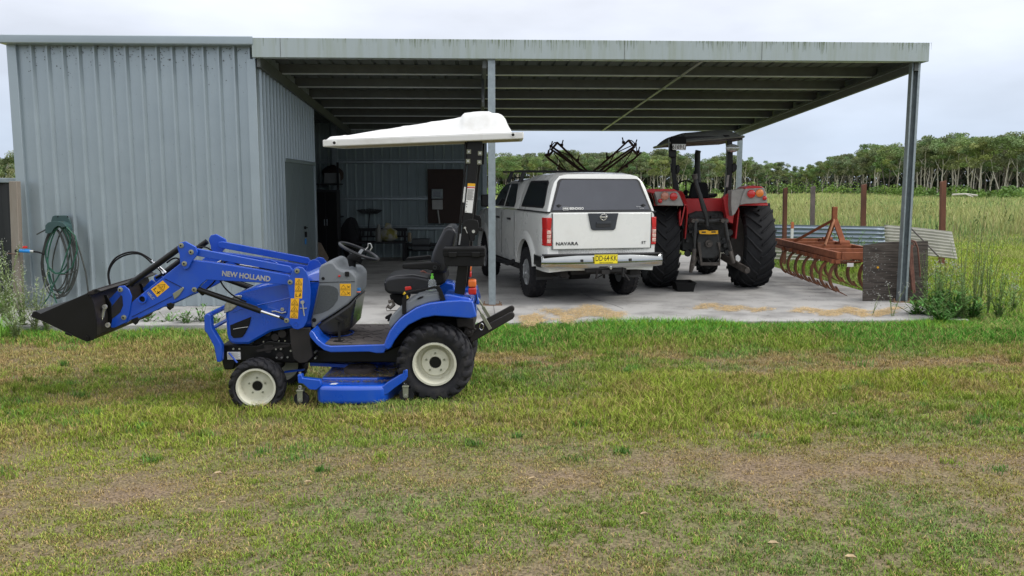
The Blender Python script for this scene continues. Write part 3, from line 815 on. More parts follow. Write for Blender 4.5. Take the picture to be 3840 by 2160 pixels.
base = P(1400, 1500, TY)
tr = thing('compact_tractor', 'small blue tractor with front loader, white canopy and belly mower on the lawn', 'tractor', (base.x, TY, 0))
def plate(name, k, pts, y0, y1, m, parent, bevel=.004, seg=2, smooth=None, yref=None, label=None):
    mb = MB(); mb.prism(XZ(k, pts, y0 if yref is None else yref), y0, y1)
    return mb.build(name, m, parent, bevel=bevel, seg=seg, smooth=smooth, label=label)
def both(name, k, pts, y0, y1, m, parent, **kw):
    a = plate(name, k, pts, y0, y1, m, parent, **kw)
    mb = MB(); mb.prism(XZ(k, pts, y0), far(y1), far(y0)); b = mb.build(name, m, parent, bevel=kw.get('bevel', .004), seg=kw.get('seg', 2))
    return a, b
# ---- wheels
def wheel(c, r, w, rim_r, nl, side, steer=0.0, front=False):
    """c centre of the wheel, side -1 = outer face towards the camera (-y)"""
    cx, cy, cz = c
    s = side
    T = Matrix.Translation(c) @ Matrix.Rotation(steer, 4, 'Z')
    mb = MB(); mb.M = T
    h = w / 2; rt = r * .93
    prof = [(rim_r, -h * .72), (rim_r + .02, -h * .80), (rim_r + (rt - rim_r) * .5, -h * 1.0), (rt - .028, -h * .99), (rt - .008, -h * .80), (rt, -h * .4), (rt + .003, 0),
            (rt, h * .4), (rt - .008, h * .80), (rt - .028, h * .99), (rim_r + (rt - rim_r) * .5, h), (rim_r + .02, h * .80), (rim_r, h * .72)]
    mb.lathe(prof, (0, 0, 0), 'y', 56)
    # lugs: swept blocks from the centre to the shoulder and a little down the sidewall
    for sd in (-1, 1):
        for k in range(nl):
            a0 = 2 * math.pi * (k + (.5 if sd > 0 else 0)) / nl
            lw = .32 * 2 * math.pi / nl
            path = [(0.08, rt - .004, r, 0.0), (.5, rt - .006, r - .002, .10), (.86, rt - .02, r - .008, .36), (1.0, rt - (rt - rim_r) * .34, r - .03, .42), (1.015, rt - (rt - rim_r) * .48, rt - (rt - rim_r) * .36, .44)]
            rings = []
            for f, ri, ro, sk in path:
                a = a0 + sk * 2 * math.pi / nl * 1.6 * sd * -1
                ring = []
                for (rr, da) in ((ri, -lw), (ro, -lw * .8), (ro, lw * .8), (ri, lw)):
                    ex = .003 if f > .9 and rr == ro else 0
                    ring.append(((rr) * math.sin(a + da), sd * (h * f + ex), (rr) * math.cos(a + da)))
                rings.append(ring)
            mb.loft(rings)
    ty = mb.build('tyre', m_rub, W_, bevel=.003, seg=1)
    # rim: dish
    mb = MB(); mb.M = T
    q = s  # outward sign
    dep = h * (.10 if not front else .12)
    prof = [(rim_r + .012, q * h * .86), (rim_r + .012, q * h * .92), (rim_r - .004, q * h * .92), (rim_r - .012, q * h * .80), (rim_r - .018, q * (dep + .02)), (rim_r * .86, q * dep), (rim_r * .74, q * (dep - .002)),
            (rim_r * .66, q * (dep + (.004 if front else .035))), (rim_r * .30, q * (dep + (.008 if front else .04))), (rim_r * .28, q * (dep + .0)), (.001, q * (dep - .01)), (.001, q * (dep - .03)), (rim_r * .95, q * (dep - .03)), (rim_r + .005, -q * h * .7), (rim_r + .012, -q * h * .72)]
    mb.lathe(prof, (0, 0, 0), 'y', 48)
    rm = mb.build('rim', m_rim, W_, smooth=40)
    mb = MB(); mb.M = T
    mb.disc((0, q * (dep + .041) if not front else q * (dep + .009), 0), rim_r * .27, q * .002, 'y', 20)
    mb.build('hub', m_bmetal, W_)
    for k in range(5):
        a = 2 * math.pi * k / 5
        mb = MB(); mb.M = T
        mb.disc((rim_r * .46 * math.sin(a), q * (dep + (.006 if front else .037)), rim_r * .46 * math.cos(a)), rim_r * .055, q * .012, 'y', 6)
        mb.build('wheel_bolt', m_olive, W_)
    return ty
# rear near wheel
pr = W1('B', 2100, 488, 7.03); rr_ = (W1('B', 2100, 165, 7.05).z - W1('B', 2100, 800, 7.05).z) / 2
def mk_wheel(c, r, w, rim, nl, side, **kw):
    global W_
    W_ = MB(); e = bpy.data.objects.new('wheel', None); COL.objects.link(e); e.parent = tr; WM[e.name] = WM[tr.name].copy(); W_ = e
    wheel(c, r, w, rim, nl, side, **kw)
RR = .334; cz_r = gz(np.array([pr.x]), np.array([7.1]))[0] + RR - .005
mk_wheel((pr.x, 7.17, pr.z), RR, .29, .176, 19, -1)
mk_wheel((pr.x, far(7.17), pr.z), RR, .29, .176, 19, 1)
pf = W1('S', 650, 1000, 7.05); FR = .240
mk_wheel((pf.x + .005, 7.15, pf.z), FR, .20, .156, 16, -1, steer=R(5), front=True)
mk_wheel((pf.x + .005, far(7.15), pf.z), FR, .20, .156, 16, 1, steer=R(5), front=True)
# ---- chassis
ch = plate('chassis', 'B', [(300, 325), (600, 330), (700, 290), (1050, 330), (1080, 375), (1690, 380), (1800, 330), (2250, 320), (2300, 500), (1700, 480), (1060, 482), (960, 485), (420, 470), (400, 540), (320, 540), (300, 475)], 7.37, far(7.37), m_bmetal, tr, bevel=.012)
plate('engine', 'B', [(560, 320), (600, 240), (660, 180), (900, 120), (1070, 140), (1070, 400), (560, 400)], 7.40, far(7.40), m_blackm, ch, bevel=.01)
mb = MB()
for x, y in ((690, 215), (760, 260), (820, 230), (700, 360), (800, 420)):
    p = W1('B', x, y, 7.39); mb.disc((p.x, 7.36, p.z), .03 + .01 * random.random(), .04, 'y', 12)
a = W1('B', 660, 330, 7.36); b = W1('B', 735, 362, 7.36); mb.box(a.x, b.x, 7.362, 7.37, a.z, b.z)
p, q = W1('B', 600, 380, 7.36), W1('B', 880, 330, 7.36); mb.bar(p, q, .02, .02)
mb.build('engine_fittings', m_brownm, ch)
for x, y in ((396, 364), (448, 364), (757, 366), (800, 365), (882, 381), (762, 438), (805, 438), (855, 436), (1100, 381), (1102, 430), (783, 295), (835, 295), (652, 303)):
    p = W1('B', x, y, 7.34); mb = MB(); mb.disc((p.x, 7.36, p.z), .009 if y > 320 else .006, -.014 - (.06 if x > 1050 else 0), 'y', 6); mb.build('bolt', m_zinc, ch)
a = W1('B', 342, 392, 7.34); b = W1('B', 455, 455, 7.34)
mb = MB(); mb.box(a.x, b.x, 7.352, 7.369, b.z, a.z); dp = mb.build('data_plate', m_white, ch)
mb = MB()
for k in range(6):
    zz = b.z + (a.z - b.z) * (k + .6) / 6.6; mb.box(a.x + .006, b.x - .006 - (.012 if k % 2 else 0), 7.3505, 7.352, zz, zz + .0015)
mb.build('print', m_ink, dp)
mb = MB(); mb.tube([W1('B', 362, 395, 7.33), W1('B', 432, 478, 7.28)], .008, 6); mb.build('lever', m_blue2, ch)
plate('loader_mount', 'B', [(875, 190), (1050, 180), (1052, 300), (1075, 420), (1020, 475), (955, 482), (905, 440), (885, 330)], 7.20, 7.235, m_brownm, ch, bevel=.006)
mb = MB(); mb.box(W1('B', 900, 200, 7.24).x, W1('B', 1040, 200, 7.24).x, 7.24, far(7.24), W1('B', 1000, 470, 7.24).z, W1('B', 1000, 250, 7.24).z); mb.build('loader_cross_frame', m_blackm, ch, bevel=.01)
# front axle, rear axle housings
mb = MB(); mb.tube([(pf.x, 7.2, pf.z + .02), (pf.x, far(7.2), pf.z + .02)], .045, 12); mb.build('front_axle', m_blackm, ch)
mb = MB(); mb.tube([(pr.x, 7.28, pr.z), (pr.x, far(7.28), pr.z)], .075, 14); mb.build('rear_axle', m_blackm, ch)
mb = MB(); mb.prism(XZ('B', [(1750, 330), (1800, 240), (1900, 150), (2300, 110), (2440, 120), (2430, 330), (2250, 560), (1800, 560)], 7.5), 7.42, far(7.42)); mb.build('transmission', m_blackm, ch, bevel=.02)
plate('hitch_housing', 'T', [(940, 1130), (1140, 1128), (1145, 1250), (1100, 1260), (1040, 1230), (950, 1240)], 7.30, far(7.30), m_brownm, ch, bevel=.008)
mb = MB(); p = W1('T', 1078, 1295, 7.3); mb.disc((p.x, 7.31, p.z), .042, .1, 'y', 20); mb.disc((p.x, 7.30, p.z), .02, .02, 'y', 12); mb.build('hitch_boss', m_brownm, ch, bevel=.004)
# ---- hood
us = [844, 850, 862, 885, 926, 957, 1010, 1071, 1152, 1177, 1202]
tops = [1146, 1128, 1113, 1094, 1075, 1063, 1047, 1034, 1016, 1005, 996]
shs = [1165, 1150, 1126, 1107, 1092, 1084, 1072, 1063, 1058, 1057, 1056]
bots = [1262, 1280, 1290, 1292, 1292, 1275, 1246, 1234, 1227, 1226, 1225]
rings = []
for i, u in enumerate(us):
    X_ = P(u, 1100, 7.31).x
    zt = P(u, tops[i], TY).z; zs = P(u, shs[i], 7.31).z; zb = P(u, bots[i], 7.31).z
    w = TY - 7.31; w *= (.90, .95, .98, 1, 1, 1, 1, 1, 1, 1, 1)[i]
    zt = max(zt, zs + .01)
    half = [(w * .93, zb), (w * .985, zb + .02), (w, (zb + zs) * .5), (w * .985, zs - .012), (w * .955, zs), (w * .94, zs + .006), (w * .82, zs + (zt - zs) * .62), (w * .5, zs + (zt - zs) * .93), (0, zt)]
    ring = [(X_, TY - a, z) for a, z in half] + [(X_, TY + a, z) for a, z in half[:-1][::-1]]
    rings.append(ring)
mb = MB(); mb.loft(rings)
hood = mb.build('hood', m_blue, tr, smooth=28)
plate('side_grille', 'B', [(372, 160), (552, 88), (538, 150), (500, 228), (475, 262), (400, 270), (378, 245)], 7.300, 7.315, m_blackm, hood, bevel=.004)
mb = MB(); mb.tube(WL('Q', [(660, 1330), (800, 1305), (930, 1290)], 7.297), .0022, 5); mb.build('grille_trim', m_zinc, hood)
plate('head_lamp', 'Q', [(505, 880), (590, 765), (690, 725), (805, 712), (822, 740), (735, 905), (640, 990), (555, 1020), (492, 1045)], 7.303, 7.33, mat('lamp_glass', (.42, .44, .43), .12, var=.4, vscale=40, coat=.6, metal=.4), hood, bevel=.006)
for (pts, w) in (([(1100, 895), (1400, 830), (1690, 765)], .004), ([(650, 1030), (760, 980), (900, 935)], .004)):
    mb = MB(); mb.tube(WL('Q', pts, 7.309), w, 6); mb.build('hood_crease', m_blue, hood)
mb = MB(); q = W1('Q', 1550, 970, 7.305)
for k in range(6):
    a = k * math.pi / 3; mb.lathe([(.001, 0), (.0075, 0), (.0075, .006), (.001, .006)], (q.x + .010 * math.cos(a), 7.303, q.z + .010 * math.sin(a)), 'y', 8, closed=False)
mb.build('badge', m_zinc, hood)
mb = MB(); mb.tube(WL('Q', [(1360, 1010), (1430, 1005), (1540, 1040), (1620, 1020)], 7.30), .006, 6); mb.build('badge_swoosh', m_zinc, hood)
# side panel gap (dark seam between bonnet and dash)
mb = MB(); mb.bar(W1('Q', 1700, 468, 7.306), W1('Q', 2210, 462, 7.306), .006, .010); mb.build('hood_seam', m_blackm, hood)
# ---- dash
dash = plate('dash_housing', 'V', [(216, 400), (245, 362), (330, 327), (372, 327), (402, 352), (432, 395), (480, 425), (520, 432), (600, 440), (645, 488), (662, 522), (662, 575), (655, 720), (560, 820), (400, 930), (250, 1020), (170, 1080), (160, 1120), (120, 1092), (120, 1000), (213, 580)], 7.29, far(7.29), m_grey, tr, bevel=.018, seg=3)
plate('column_shroud', 'V', [(655, 735), (625, 900), (590, 1120), (500, 1172), (350, 1192), (230, 1160), (165, 1105), (250, 1022), (400, 932), (560, 822)], 7.295, far(7.295), m_dash_low, dash, bevel=.03, seg=4)
plate('side_mesh_panel', 'V', [(222, 600), (330, 600), (385, 612), (432, 642), (447, 700), (430, 780), (380, 850), (320, 895), (250, 925), (150, 948), (200, 730)], 7.286, 7.295, m_dgrey, dash, bevel=.002)
mb = MB(); mb.bar(W1('V', 215, 566, 7.288), W1('V', 640, 556, 7.288), .004, .003); mb.build('dash_seam', m_blackm, dash)
for x, y, r in ((265, 520, .0135), (157, 1012, .018)):
    p = W1('V', x, y, 7.285); mb = MB(); mb.disc((p.x, 7.291, p.z), r, -.006, 'y', 20); mb.disc((p.x, 7.286, p.z), r * .5, -.004, 'y', 12); mb.build('dash_plug', m_blackm, dash)
p0, p1 = W1('V', 598, 500, TY), W1('V', 618, 390, TY)
mb = MB(); p0 = W1('V', 575, 470, TY); p1 = W1('V', 622, 380, TY)
mb.tube([p0, p1], [.038, .034], 18); mb.build('column_collar', m_grey, dash, smooth=50)
# steering wheel
ctr = W1('V', 690, 208, TY); nrm = Vector((.407, 0, .913)); tx = Vector((.913, 0, -.407)); ty_ = Vector((0, 1, 0))
RS = .182
sw_ = bpy.data.objects.new('steering_wheel', None); COL.objects.link(sw_); sw_.parent = tr; WM[sw_.name] = WM[tr.name].copy()
mb = MB(); mb.tube([ctr + (tx * math.cos(a) + ty_ * math.sin(a)) * RS for a in [2 * math.pi * k / 48 for k in range(48)]], .0145, 10, closed=True)
mb.build('wheel_ring', m_seat, sw_, smooth=60)
for a in (90, 210, 330):
    a = R(a); mb = MB(); hubp = ctr - nrm * .05
    mb.bar(ctr + (tx * math.cos(a) + ty_ * math.sin(a)) * RS * .97, hubp + (tx * math.cos(a) + ty_ * math.sin(a)) * .03, .028, .010, nrm); mb.build('spoke', m_grey, sw_)
mb = MB(); mb.tube([W1('V', 612, 395, TY), W1('V', 600, 300, TY), ctr - nrm * .065, ctr - nrm * .03], [.030, .045, .07, .065], 20); mb.build('column_cover', m_blackm, sw_, smooth=50)
p = W1('V', 812, 145, 7.60)
mb = MB(); mb.tube([W1('V', 765, 195, 7.6), W1('V', 795, 160, 7.6), W1('V', 800, 118, 7.6), W1('V', 825, 118, 7.6), W1('V', 842, 165, 7.6), W1('V', 820, 200, 7.6)], .006, 6); mb.build('throttle_lever', m_zinc, dash)
p = W1('V', 560, 470, 7.33); mb = MB(); mb.disc((p.x, 7.28, p.z - .012), .018, .04, 'z', 12); mb.build('switch_knob', m_blackm, dash, bevel=.003)
p = W1('V', 460, 488, 7.30); mb = MB(); mb.disc((p.x, 7.275, p.z), .009, .02, 'y', 12); mb.build('red_knob', m_red, dash, bevel=.002)
p = W1('V', 385, 395, 7.42)
mb = MB(); mb.lathe([(.001, 0), (.045, 0), (.045, .006), (.001, .006)], (p.x + .01, TY, W1('V', 385, 375, TY).z), (.75, 0, .66), 24, closed=False); mb.build('gauge', mat('gauge_glass', (.10, .11, .12), .1), dash)
# keys
p = W1('V', 680, 655, 7.33); kk = bpy.data.objects.new('key_bunch', None)
mb = MB(); mb.box(p.x - .018, p.x + .02, 7.32, 7.335, p.z - .03, p.z + .018); mb.build('key_fob', mat('blue_plastic', (.02, .16, .42), .4), dash, bevel=.004)
mb = MB(); mb.tube([W1('V', 600, 640, 7.31), W1('V', 640, 640, 7.31)], .014, 10); mb.build('ignition', m_blackm, dash)
mb = MB(); mb.tube([W1('V', 632, 680, 7.31), W1('V', 708, 680, 7.31)], .0055, 8); mb.build('orange_lever', mat('orange_plastic', (.55, .14, .04), .4), dash)
# ---- foot deck
dk = plate('foot_deck', 'V', [(95, 1170), (120, 1122), (150, 1150), (200, 1232), (280, 1293), (350, 1312), (980, 1293), (1012, 1200), (1050, 1120), (1075, 1120), (1010, 1340), (975, 1395), (890, 1397), (800, 1380), (350, 1386), (270, 1362), (180, 1292), (110, 1210)], 7.08, far(7.08), m_blue, tr, bevel=.008, seg=3)
zd = W1('V', 600, 1303, 7.09).z + .004
xa = W1('V', 150, 1170, 7.09).x; xb_ = W1('V', 985, 1290, 7.09).x
mb = MB(); x1m = W1('V', 250, 1275, 7.09).x
mb.prism([(x1m, 7.095), (xb_, 7.095), (xb_, far(7.095)), (x1m, far(7.095)), (xa, far(7.25)), (xa, 7.25)], zd - .01, zd + .008, 'z')
fm = mb.build('floor_mat', m_mat, dk, bevel=.003)
rg = random.Random(4); 
mb = MB()
for k in range(30):
    x = rg.uniform(x1m + .05, xb_ - .08); y = rg.uniform(7.14, 7.95); L_ = rg.uniform(.04, .08); a = rg.choice((0, .5, -.5))
    mb.bar((x, y, zd + .0085), (x + L_ * math.cos(a), y + L_ * math.sin(a), zd + .0085), .006, .003); 
    mb.bar((x + L_ * math.cos(a), y + L_ * math.sin(a), zd + .0085), (x + L_ * math.cos(a) + .03, y + L_ * math.sin(a) + .05 * rg.choice((1, -1)), zd + .0085), .006, .003)
mb.build('mat_tread', m_blackm, fm)['kind'] = 'stuff'
p = W1('V', 390, 1180, 7.5)
mb = MB(); mb.lathe([(.155, 0), (.172, 0), (.172, .010), (.155, .010)], (p.x, 7.55, zd + .004), 'z', 36); mb.build('column_ring', m_blue, dk)
mb = MB(); a = W1('V', 455, 1245, 7.20); b = W1('V', 448, 1030, 7.22); c_ = W1('V', 425, 1000, 7.22); d_ = W1('V', 490, 1020, 7.22)
mb.bar(a, b, .022, .014); mb.bar(W1('V', 415, 980, 7.21), W1('V', 498, 1022, 7.21), .06, .016); mb.box(a.x - .05, a.x + .03, 7.18, 7.22, zd + .009, zd + .013)
mb.build('brake_pedal', m_blackm, dk)
plate('treadle', 'T', [(135, 1118), (195, 1085), (205, 1105), (185, 1135), (175, 1170), (160, 1160), (165, 1140), (140, 1140)], 7.25, 7.32, m_blackm, dk, bevel=.002)
# ---- fenders
fo = [(135, 1440), (150, 1370), (180, 1280), (240, 1195), (300, 1130), (350, 1090), (480, 1005), (560, 972), (640, 950), (820, 926), (1000, 915), (1128, 930), (1170, 1098), (1160, 1108), (1100, 1125), (900, 1107), (700, 1095), (560, 1120), (400, 1200), (300, 1300), (240, 1380), (205, 1449), (170, 1480), (135, 1470)]
for s_ in (0, 1):
    mb = MB(); y0, y1 = (7.05, 7.40) if not s_ else (far(7.40), far(7.05))
    o_, i_ = fo[:13], fo[13:]
    mb.prism(XZ('T', fo, 7.05), y0, y1)
    fe = mb.build('rear_fender', m_blue, tr, bevel=.012, seg=3)
    if not s_: fe0 = fe
mb = MB(); a = XZ('T', [(1128, 930), (1090, 890), (860, 848), (810, 850), (800, 925), (1000, 917)], 7.12)
mb.prism(a, 7.10, 7.40); mb.build('fender_top', m_blue, fe0, bevel=.012, seg=3)
mb = MB(); a = XZ('T', [(755, 770), (830, 722), (925, 745), (925, 860), (760, 850)], 7.8); mb.prism(a, far(7.40), far(7.15)); mb.build('far_fender_top', m_blue, tr, bevel=.012, seg=3)
mb = MB(); mb.prism(XZ('T', [(200, 1200), (400, 1010), (600, 930), (1120, 930), (1130, 1080), (700, 1080), (300, 1220)], 7.41), 7.41, far(7.41)); mb.build('rear_deck', m_blackm, tr, bevel=.01)
con = plate('side_console', 'T', [(180, 1200), (182, 1150), (205, 1105), (260, 1050), (330, 985), (400, 930), (490, 880), (600, 852), (740, 838), (770, 925), (640, 948), (480, 1003), (340, 1095), (235, 1205), (200, 1245)], 7.10, 7.36, m_grey, tr, bevel=.014, seg=3)
p = W1('T', 655, 845, 7.2); mb = MB(); mb.lathe([(.048, 0), (.052, .05), (.045, .05), (.042, .004), (.001, .004), (.001, 0)], (p.x, 7.22, p.z - .022), 'z', 24); mb.build('cup_holder', m_grey, con, smooth=40)
plate('console_slot', 'T', [(492, 905), (530, 880), (572, 872), (560, 892), (510, 912)], 7.092, 7.11, m_blackm, con, bevel=.002)
hp = [(355, 1075), (352, 990), (356, 900), (368, 860), (400, 832), (560, 800), (700, 772), (735, 778), (755, 810), (798, 922)]
mb = MB(); pts = WL('T', hp, 7.09)
rings = []
for i, p in enumerate(pts):
    d = (pts[min(i + 1, len(pts) - 1)] - pts[max(i - 1, 0)]).normalized(); n_ = Vector((-d.z, 0, d.x)); w = .017 if i < 3 or i > 6 else .009
    rings.append([p + n_ * w + Vector((0, -.012, 0)), p + n_ * w + Vector((0, .012, 0)), p - n_ * w + Vector((0, .012, 0)), p - n_ * w + Vector((0, -.012, 0))])
mb.loft(rings); mb.build('grab_rail', m_blackm, con, bevel=.003)
mb = MB(); mb.tube(WL('T', [(392, 900), (375, 860), (345, 838)], 7.14), [.013, .010, .016], 8); mb.build('yellow_lever', mat('yellow_plastic', (.75, .50, .02), .4), con, smooth=50)
plate('red_lever', 'T', [(360, 775), (425, 770), (435, 800), (365, 815)], 7.2, 7.24, m_red, con)
# ---- seat
seat = bpy.data.objects.new('seat', None); COL.objects.link(seat); seat.parent = tr; WM[seat.name] = WM[tr.name].copy()
plate('seat_cushion', 'J', [(1088, 700), (1098, 655), (1130, 636), (1230, 618), (1400, 606), (1520, 628), (1590, 650), (1600, 720), (1560, 780), (1460, 815), (1300, 822), (1130, 812), (1098, 775)], 7.34, 7.83, m_seat, seat, bevel=.045, seg=5, smooth=80)
mb = MB(); mb.tube(WL('J', [(1098, 690), (1200, 668), (1330, 668), (1450, 672), (1560, 690)], 7.345), .004, 6); mb.build('seat_piping', mat('grey_piping', (.10, .10, .11), .5), seat)
plate('seat_back', 'J', [(1590, 470), (1612, 370), (1645, 290), (1685, 210), (1730, 120), (1770, 90), (1820, 98), (1862, 130), (1870, 165), (1842, 290), (1790, 480), (1765, 570), (1740, 600), (1650, 580), (1600, 530)], 7.35, 7.82, m_seat, seat, bevel=.045, seg=5, smooth=80)
plate('seat_base', 'J', [(1600, 560), (1740, 570), (1755, 680), (1700, 720), (1560, 740), (1520, 700), (1580, 640)], 7.36, 7.80, m_blackm, seat, bevel=.02)
plate('armrest', 'J', [(1284, 515), (1300, 490), (1500, 478), (1640, 474), (1690, 505), (1692, 560), (1640, 566), (1560, 548), (1450, 545), (1290, 538)], 7.27, 7.335, m_blackm, seat, bevel=.010, seg=3)
plate('armrest', 'J', [(1325, 465), (1342, 438), (1590, 415), (1600, 455), (1440, 468)], 7.84, 7.90, m_blackm, seat, bevel=.008, seg=3)
mb = MB(); p = W1('J', 1636, 526, 7.27); mb.lathe([(.010, 0), (.018, 0), (.018, -.004), (.010, -.004)], (p.x, 7.27, p.z), 'y', 20); mb.build('armrest_pivot', m_seat, seat)
plate('seat_suspension', 'J', [(1150, 828), (1290, 820), (1340, 880), (1300, 960), (1230, 930), (1160, 870)], 7.45, 7.75, m_blackm, seat, bevel=.006)
mb = MB(); mb.tube(WL('J', [(1140, 900), (1180, 890), (1200, 930), (1160, 965), (1125, 940)], 7.42), .016, 8); mb.tube(WL('J', [(1230, 990), (1120, 995), (1115, 955), (1125, 960)], 7.40), .004, 5)
mb.build('suspension_boot', mat('dusty_rubber', (.16, .14, .12), .9, var=.3), seat, smooth=50)
mb = MB(); mb.tube(WL('T', [(540, 615), (570, 605), (620, 640), (640, 640)], 7.6), .008, 6); mb.build('seat_belt_buckle', mat('buckle', (.30, .12, .09), .5), seat)
# ---- roll bar
rop = bpy.data.objects.new('roll_bar', None); COL.objects.link(rop); rop.parent = tr; WM[rop.name] = WM[tr.name].copy()
up_o = [(190, 1240), (226, 930), (262, 560), (276, 345), (262, 345), (268, 95), (432, 95), (425, 345), (386, 345), (362, 560), (330, 920), (300, 1130), (293, 1240)]
lo_o = [(990, 325), (1092, 325), (1075, 480), (1055, 700), (1030, 885), (915, 868), (935, 700), (955, 540)]
for y0, y1 in ((7.21, 7.28), (far(7.28), far(7.21))):
    mb = MB(); mb.prism(XZ('U', up_o, 7.21), y0, y1); mb.build('upper_post', m_bmetal, rop, bevel=.004)
    mb = MB(); mb.prism(XZ('T', lo_o, 7.21), y0, y1); mb.build('lower_post', m_bmetal, rop, bevel=.004)
    # front flange strip
    mb = MB(); mb.prism(XZ('U', [(150, 1240), (187, 905), (240, 360), (240, 100), (262, 100), (262, 345), (205, 930), (188, 1240)], 7.21), y0 + .02, y1 + .03); mb.build('post_flange', m_bmetal, rop, bevel=.003)
    mb = MB(); mb.prism(XZ('U', [(215, 972), (250, 945), (305, 930), (380, 945), (396, 985), (392, 1080), (355, 1112), (345, 1168), (300, 1172), (285, 1100), (225, 1030)], 7.20), y0 - .012, y0 - .001); mb.build('pivot_plate', m_bmetal, rop, bevel=.004)
mb = MB(); za = W1('U', 300, 150, 7.25).z; xa2 = W1('U', 350, 150, 7.25).x; mb.box(xa2 - .03, xa2 + .03, 7.28, far(7.28), za - .03, za + .03); mb.build('cross_bar', m_bmetal, rop, bevel=.006)
for x, y in ((288, 205), (409, 222), (279, 307), (401, 319)):
    p = W1('U', x, y, 7.20); mb = MB(); mb.box(p.x - .018, p.x + .018, 7.203, 7.2095, p.z - .018, p.z + .018); sq = mb.build('clamp_washer', m_olive, rop)
    mb = MB(); mb.disc((p.x, 7.202, p.z), .010, -.008, 'y', 6); mb.build('bolt', m_zinc, sq)
p = W1('U', 337, 1066, 7.19); mb = MB(); mb.disc((p.x, 7.197, p.z), .014, -.012, 'y', 10); mb.build('pivot_bolt', m_zinc, rop)
p = W1('U', 245, 1027, 7.19); mb = MB(); mb.disc((p.x, 7.197, p.z), .010, -.012, 'y', 8); mb.tube([(p.x, 7.185, p.z), (p.x + .02, 7.18, p.z - .045)], .003, 5); mb.build('pivot_pin', m_zinc, rop)
plate('lock_ear', 'U', [(395, 1025), (430, 1022), (438, 1050), (420, 1065), (395, 1060)], 7.2, 7.21, m_bmetal, rop)
dc = plate('warning_sticker', 'U', [(276, 545), (358, 550), (322, 868), (244, 860)], 7.206, 7.2095, m_white, rop, bevel=0)
plate('sticker_band', 'U', [(276, 545), (358, 550), (355, 580), (273, 576)], 7.2045, 7.2058, m_yel, dc, bevel=0)
plate('sticker_band', 'U', [(272, 584), (354, 589), (353, 599), (271, 595)], 7.2045, 7.2058, m_red, dc, bevel=0)
mb = MB()
for k in range(14):
    y = 610 + k * 8.5; x0 = 270 - (y - 600) * .105 + 5; a = W1('U', x0, y, 7.205); b = W1('U', x0 + 70 - (12 if k % 4 == 3 else 0), y + 5, 7.205); mb.bar((a.x, 7.205, a.z), (b.x, 7.205, b.z), .001, .0022)
for y in (742, 770, 798, 846):
    a = W1('U', 268 - (y - 740) * .11, y, 7.205); mb.prism([(a.x - .005, a.z - .005), (a.x + .005, a.z - .005), (a.x, a.z + .006)], 7.2045, 7.2055)
mb.build('print', m_ink, dc)
dc = plate('warning_sticker', 'U', [(237, 585), (257, 585), (240, 755), (219, 750)], 7.222, 7.2295, m_white, rop, bevel=0)
plate('warning_sticker', 'U', [(190, 1092), (205, 1092), (190, 1212), (175, 1210)], 7.222, 7.2295, mat('grey_label', (.35, .35, .34), .5), rop, bevel=0)
# tail lamps
for (x0, y0, x1, y1, yy) in ((1075, 690, 1165, 862, 7.12), (1050, 545, 1112, 690, 7.86)):
    a = W1('T', x0, y0, yy); b = W1('T', x1, y1, yy)
    lp = bpy.data.objects.new('tail_lamp', None); COL.objects.link(lp); lp.parent = tr; WM[lp.name] = WM[tr.name].copy()
    mb = MB(); mb.box(a.x + .001, a.x + (b.x - a.x) * .35, yy + .005, yy + .085, b.z + .004, a.z - .004); mb.build('lamp_housing', m_blackm, lp, bevel=.008)
    mb = MB(); mb.box(a.x, b.x, yy, yy + .09, (a.z + b.z) / 2 + .0, a.z); mb.build('amber_lens', m_amber, lp, bevel=.014, seg=4)
    mb = MB(); mb.box(a.x, b.x, yy, yy + .09, b.z, (a.z + b.z) / 2 - .002); mb.build('red_lens', m_redlens, lp, bevel=.014, seg=4)
mb = MB(); mb.tube(WL('T', [(1125, 850), (1165, 840), (1172, 900), (1150, 960)], 7.2), .005, 6); mb.build('wiring_loom', m_blackm, tr)
# tool box on the roll bar
tb = bpy.data.objects.new('tool_box', None); COL.objects.link(tb); tb.parent = tr; WM[tb.name] = WM[tr.name].copy()
plate('box_body', 'T', [(798, 415), (1258, 415), (1248, 528), (1230, 535), (830, 533), (812, 520)], 7.03, 7.195, m_blackm, tb, bevel=.006)
plate('box_lid', 'T', [(786, 340), (800, 330), (1250, 322), (1265, 335), (1266, 420), (788, 420)], 7.02, 7.20, m_blackm, tb, bevel=.006)
for x in (855, 1115):
    plate('latch', 'T', [(x, 372), (x + 88, 372), (x + 88, 430), (x, 430)], 7.01, 7.03, m_bmetal, tb)
for yy_ in (352, 385):
    mb = MB(); mb.bar(W1('T', 792, yy_, 7.018), W1('T', 1262, yy_ - 6, 7.018), .004, .005); mb.build('lid_rib', m_bmetal, tb)
# ---- rear linkage
lk = bpy.data.objects.new('rear_linkage', None); COL.objects.link(lk); lk.parent = tr; WM[lk.name] = WM[tr.name].copy()
plate('lower_arm', 'T', [(1100, 1310), (1545, 1070), (1575, 1062), (1598, 1085), (1600, 1110), (1580, 1140), (1110, 1412), (1085, 1380)], 7.36, 7.40, m_brownm, lk, bevel=.008)
mb = MB(); mb.prism(XZ('T', [(1100, 1310), (1545, 1070), (1575, 1062), (1598, 1085), (1600, 1110), (1580, 1140), (1110, 1412), (1085, 1380)], 7.36), far(7.40), far(7.36)); mb.build('lower_arm', m_brownm, lk, bevel=.008)
for yy_ in (7.355, far(7.355)):
    mb = MB(); a = W1('T', 1160, 975, 7.355); b = W1('T', 1325, 1255, 7.355); a.y = b.y = yy_
    mb.tube([a, a.lerp(b, .45)], .009, 8); mb.bar(a.lerp(b, .40), b, .03, .026, (0, 1, 0)); mb.build('lift_rod', m_olive, lk, bevel=.002)
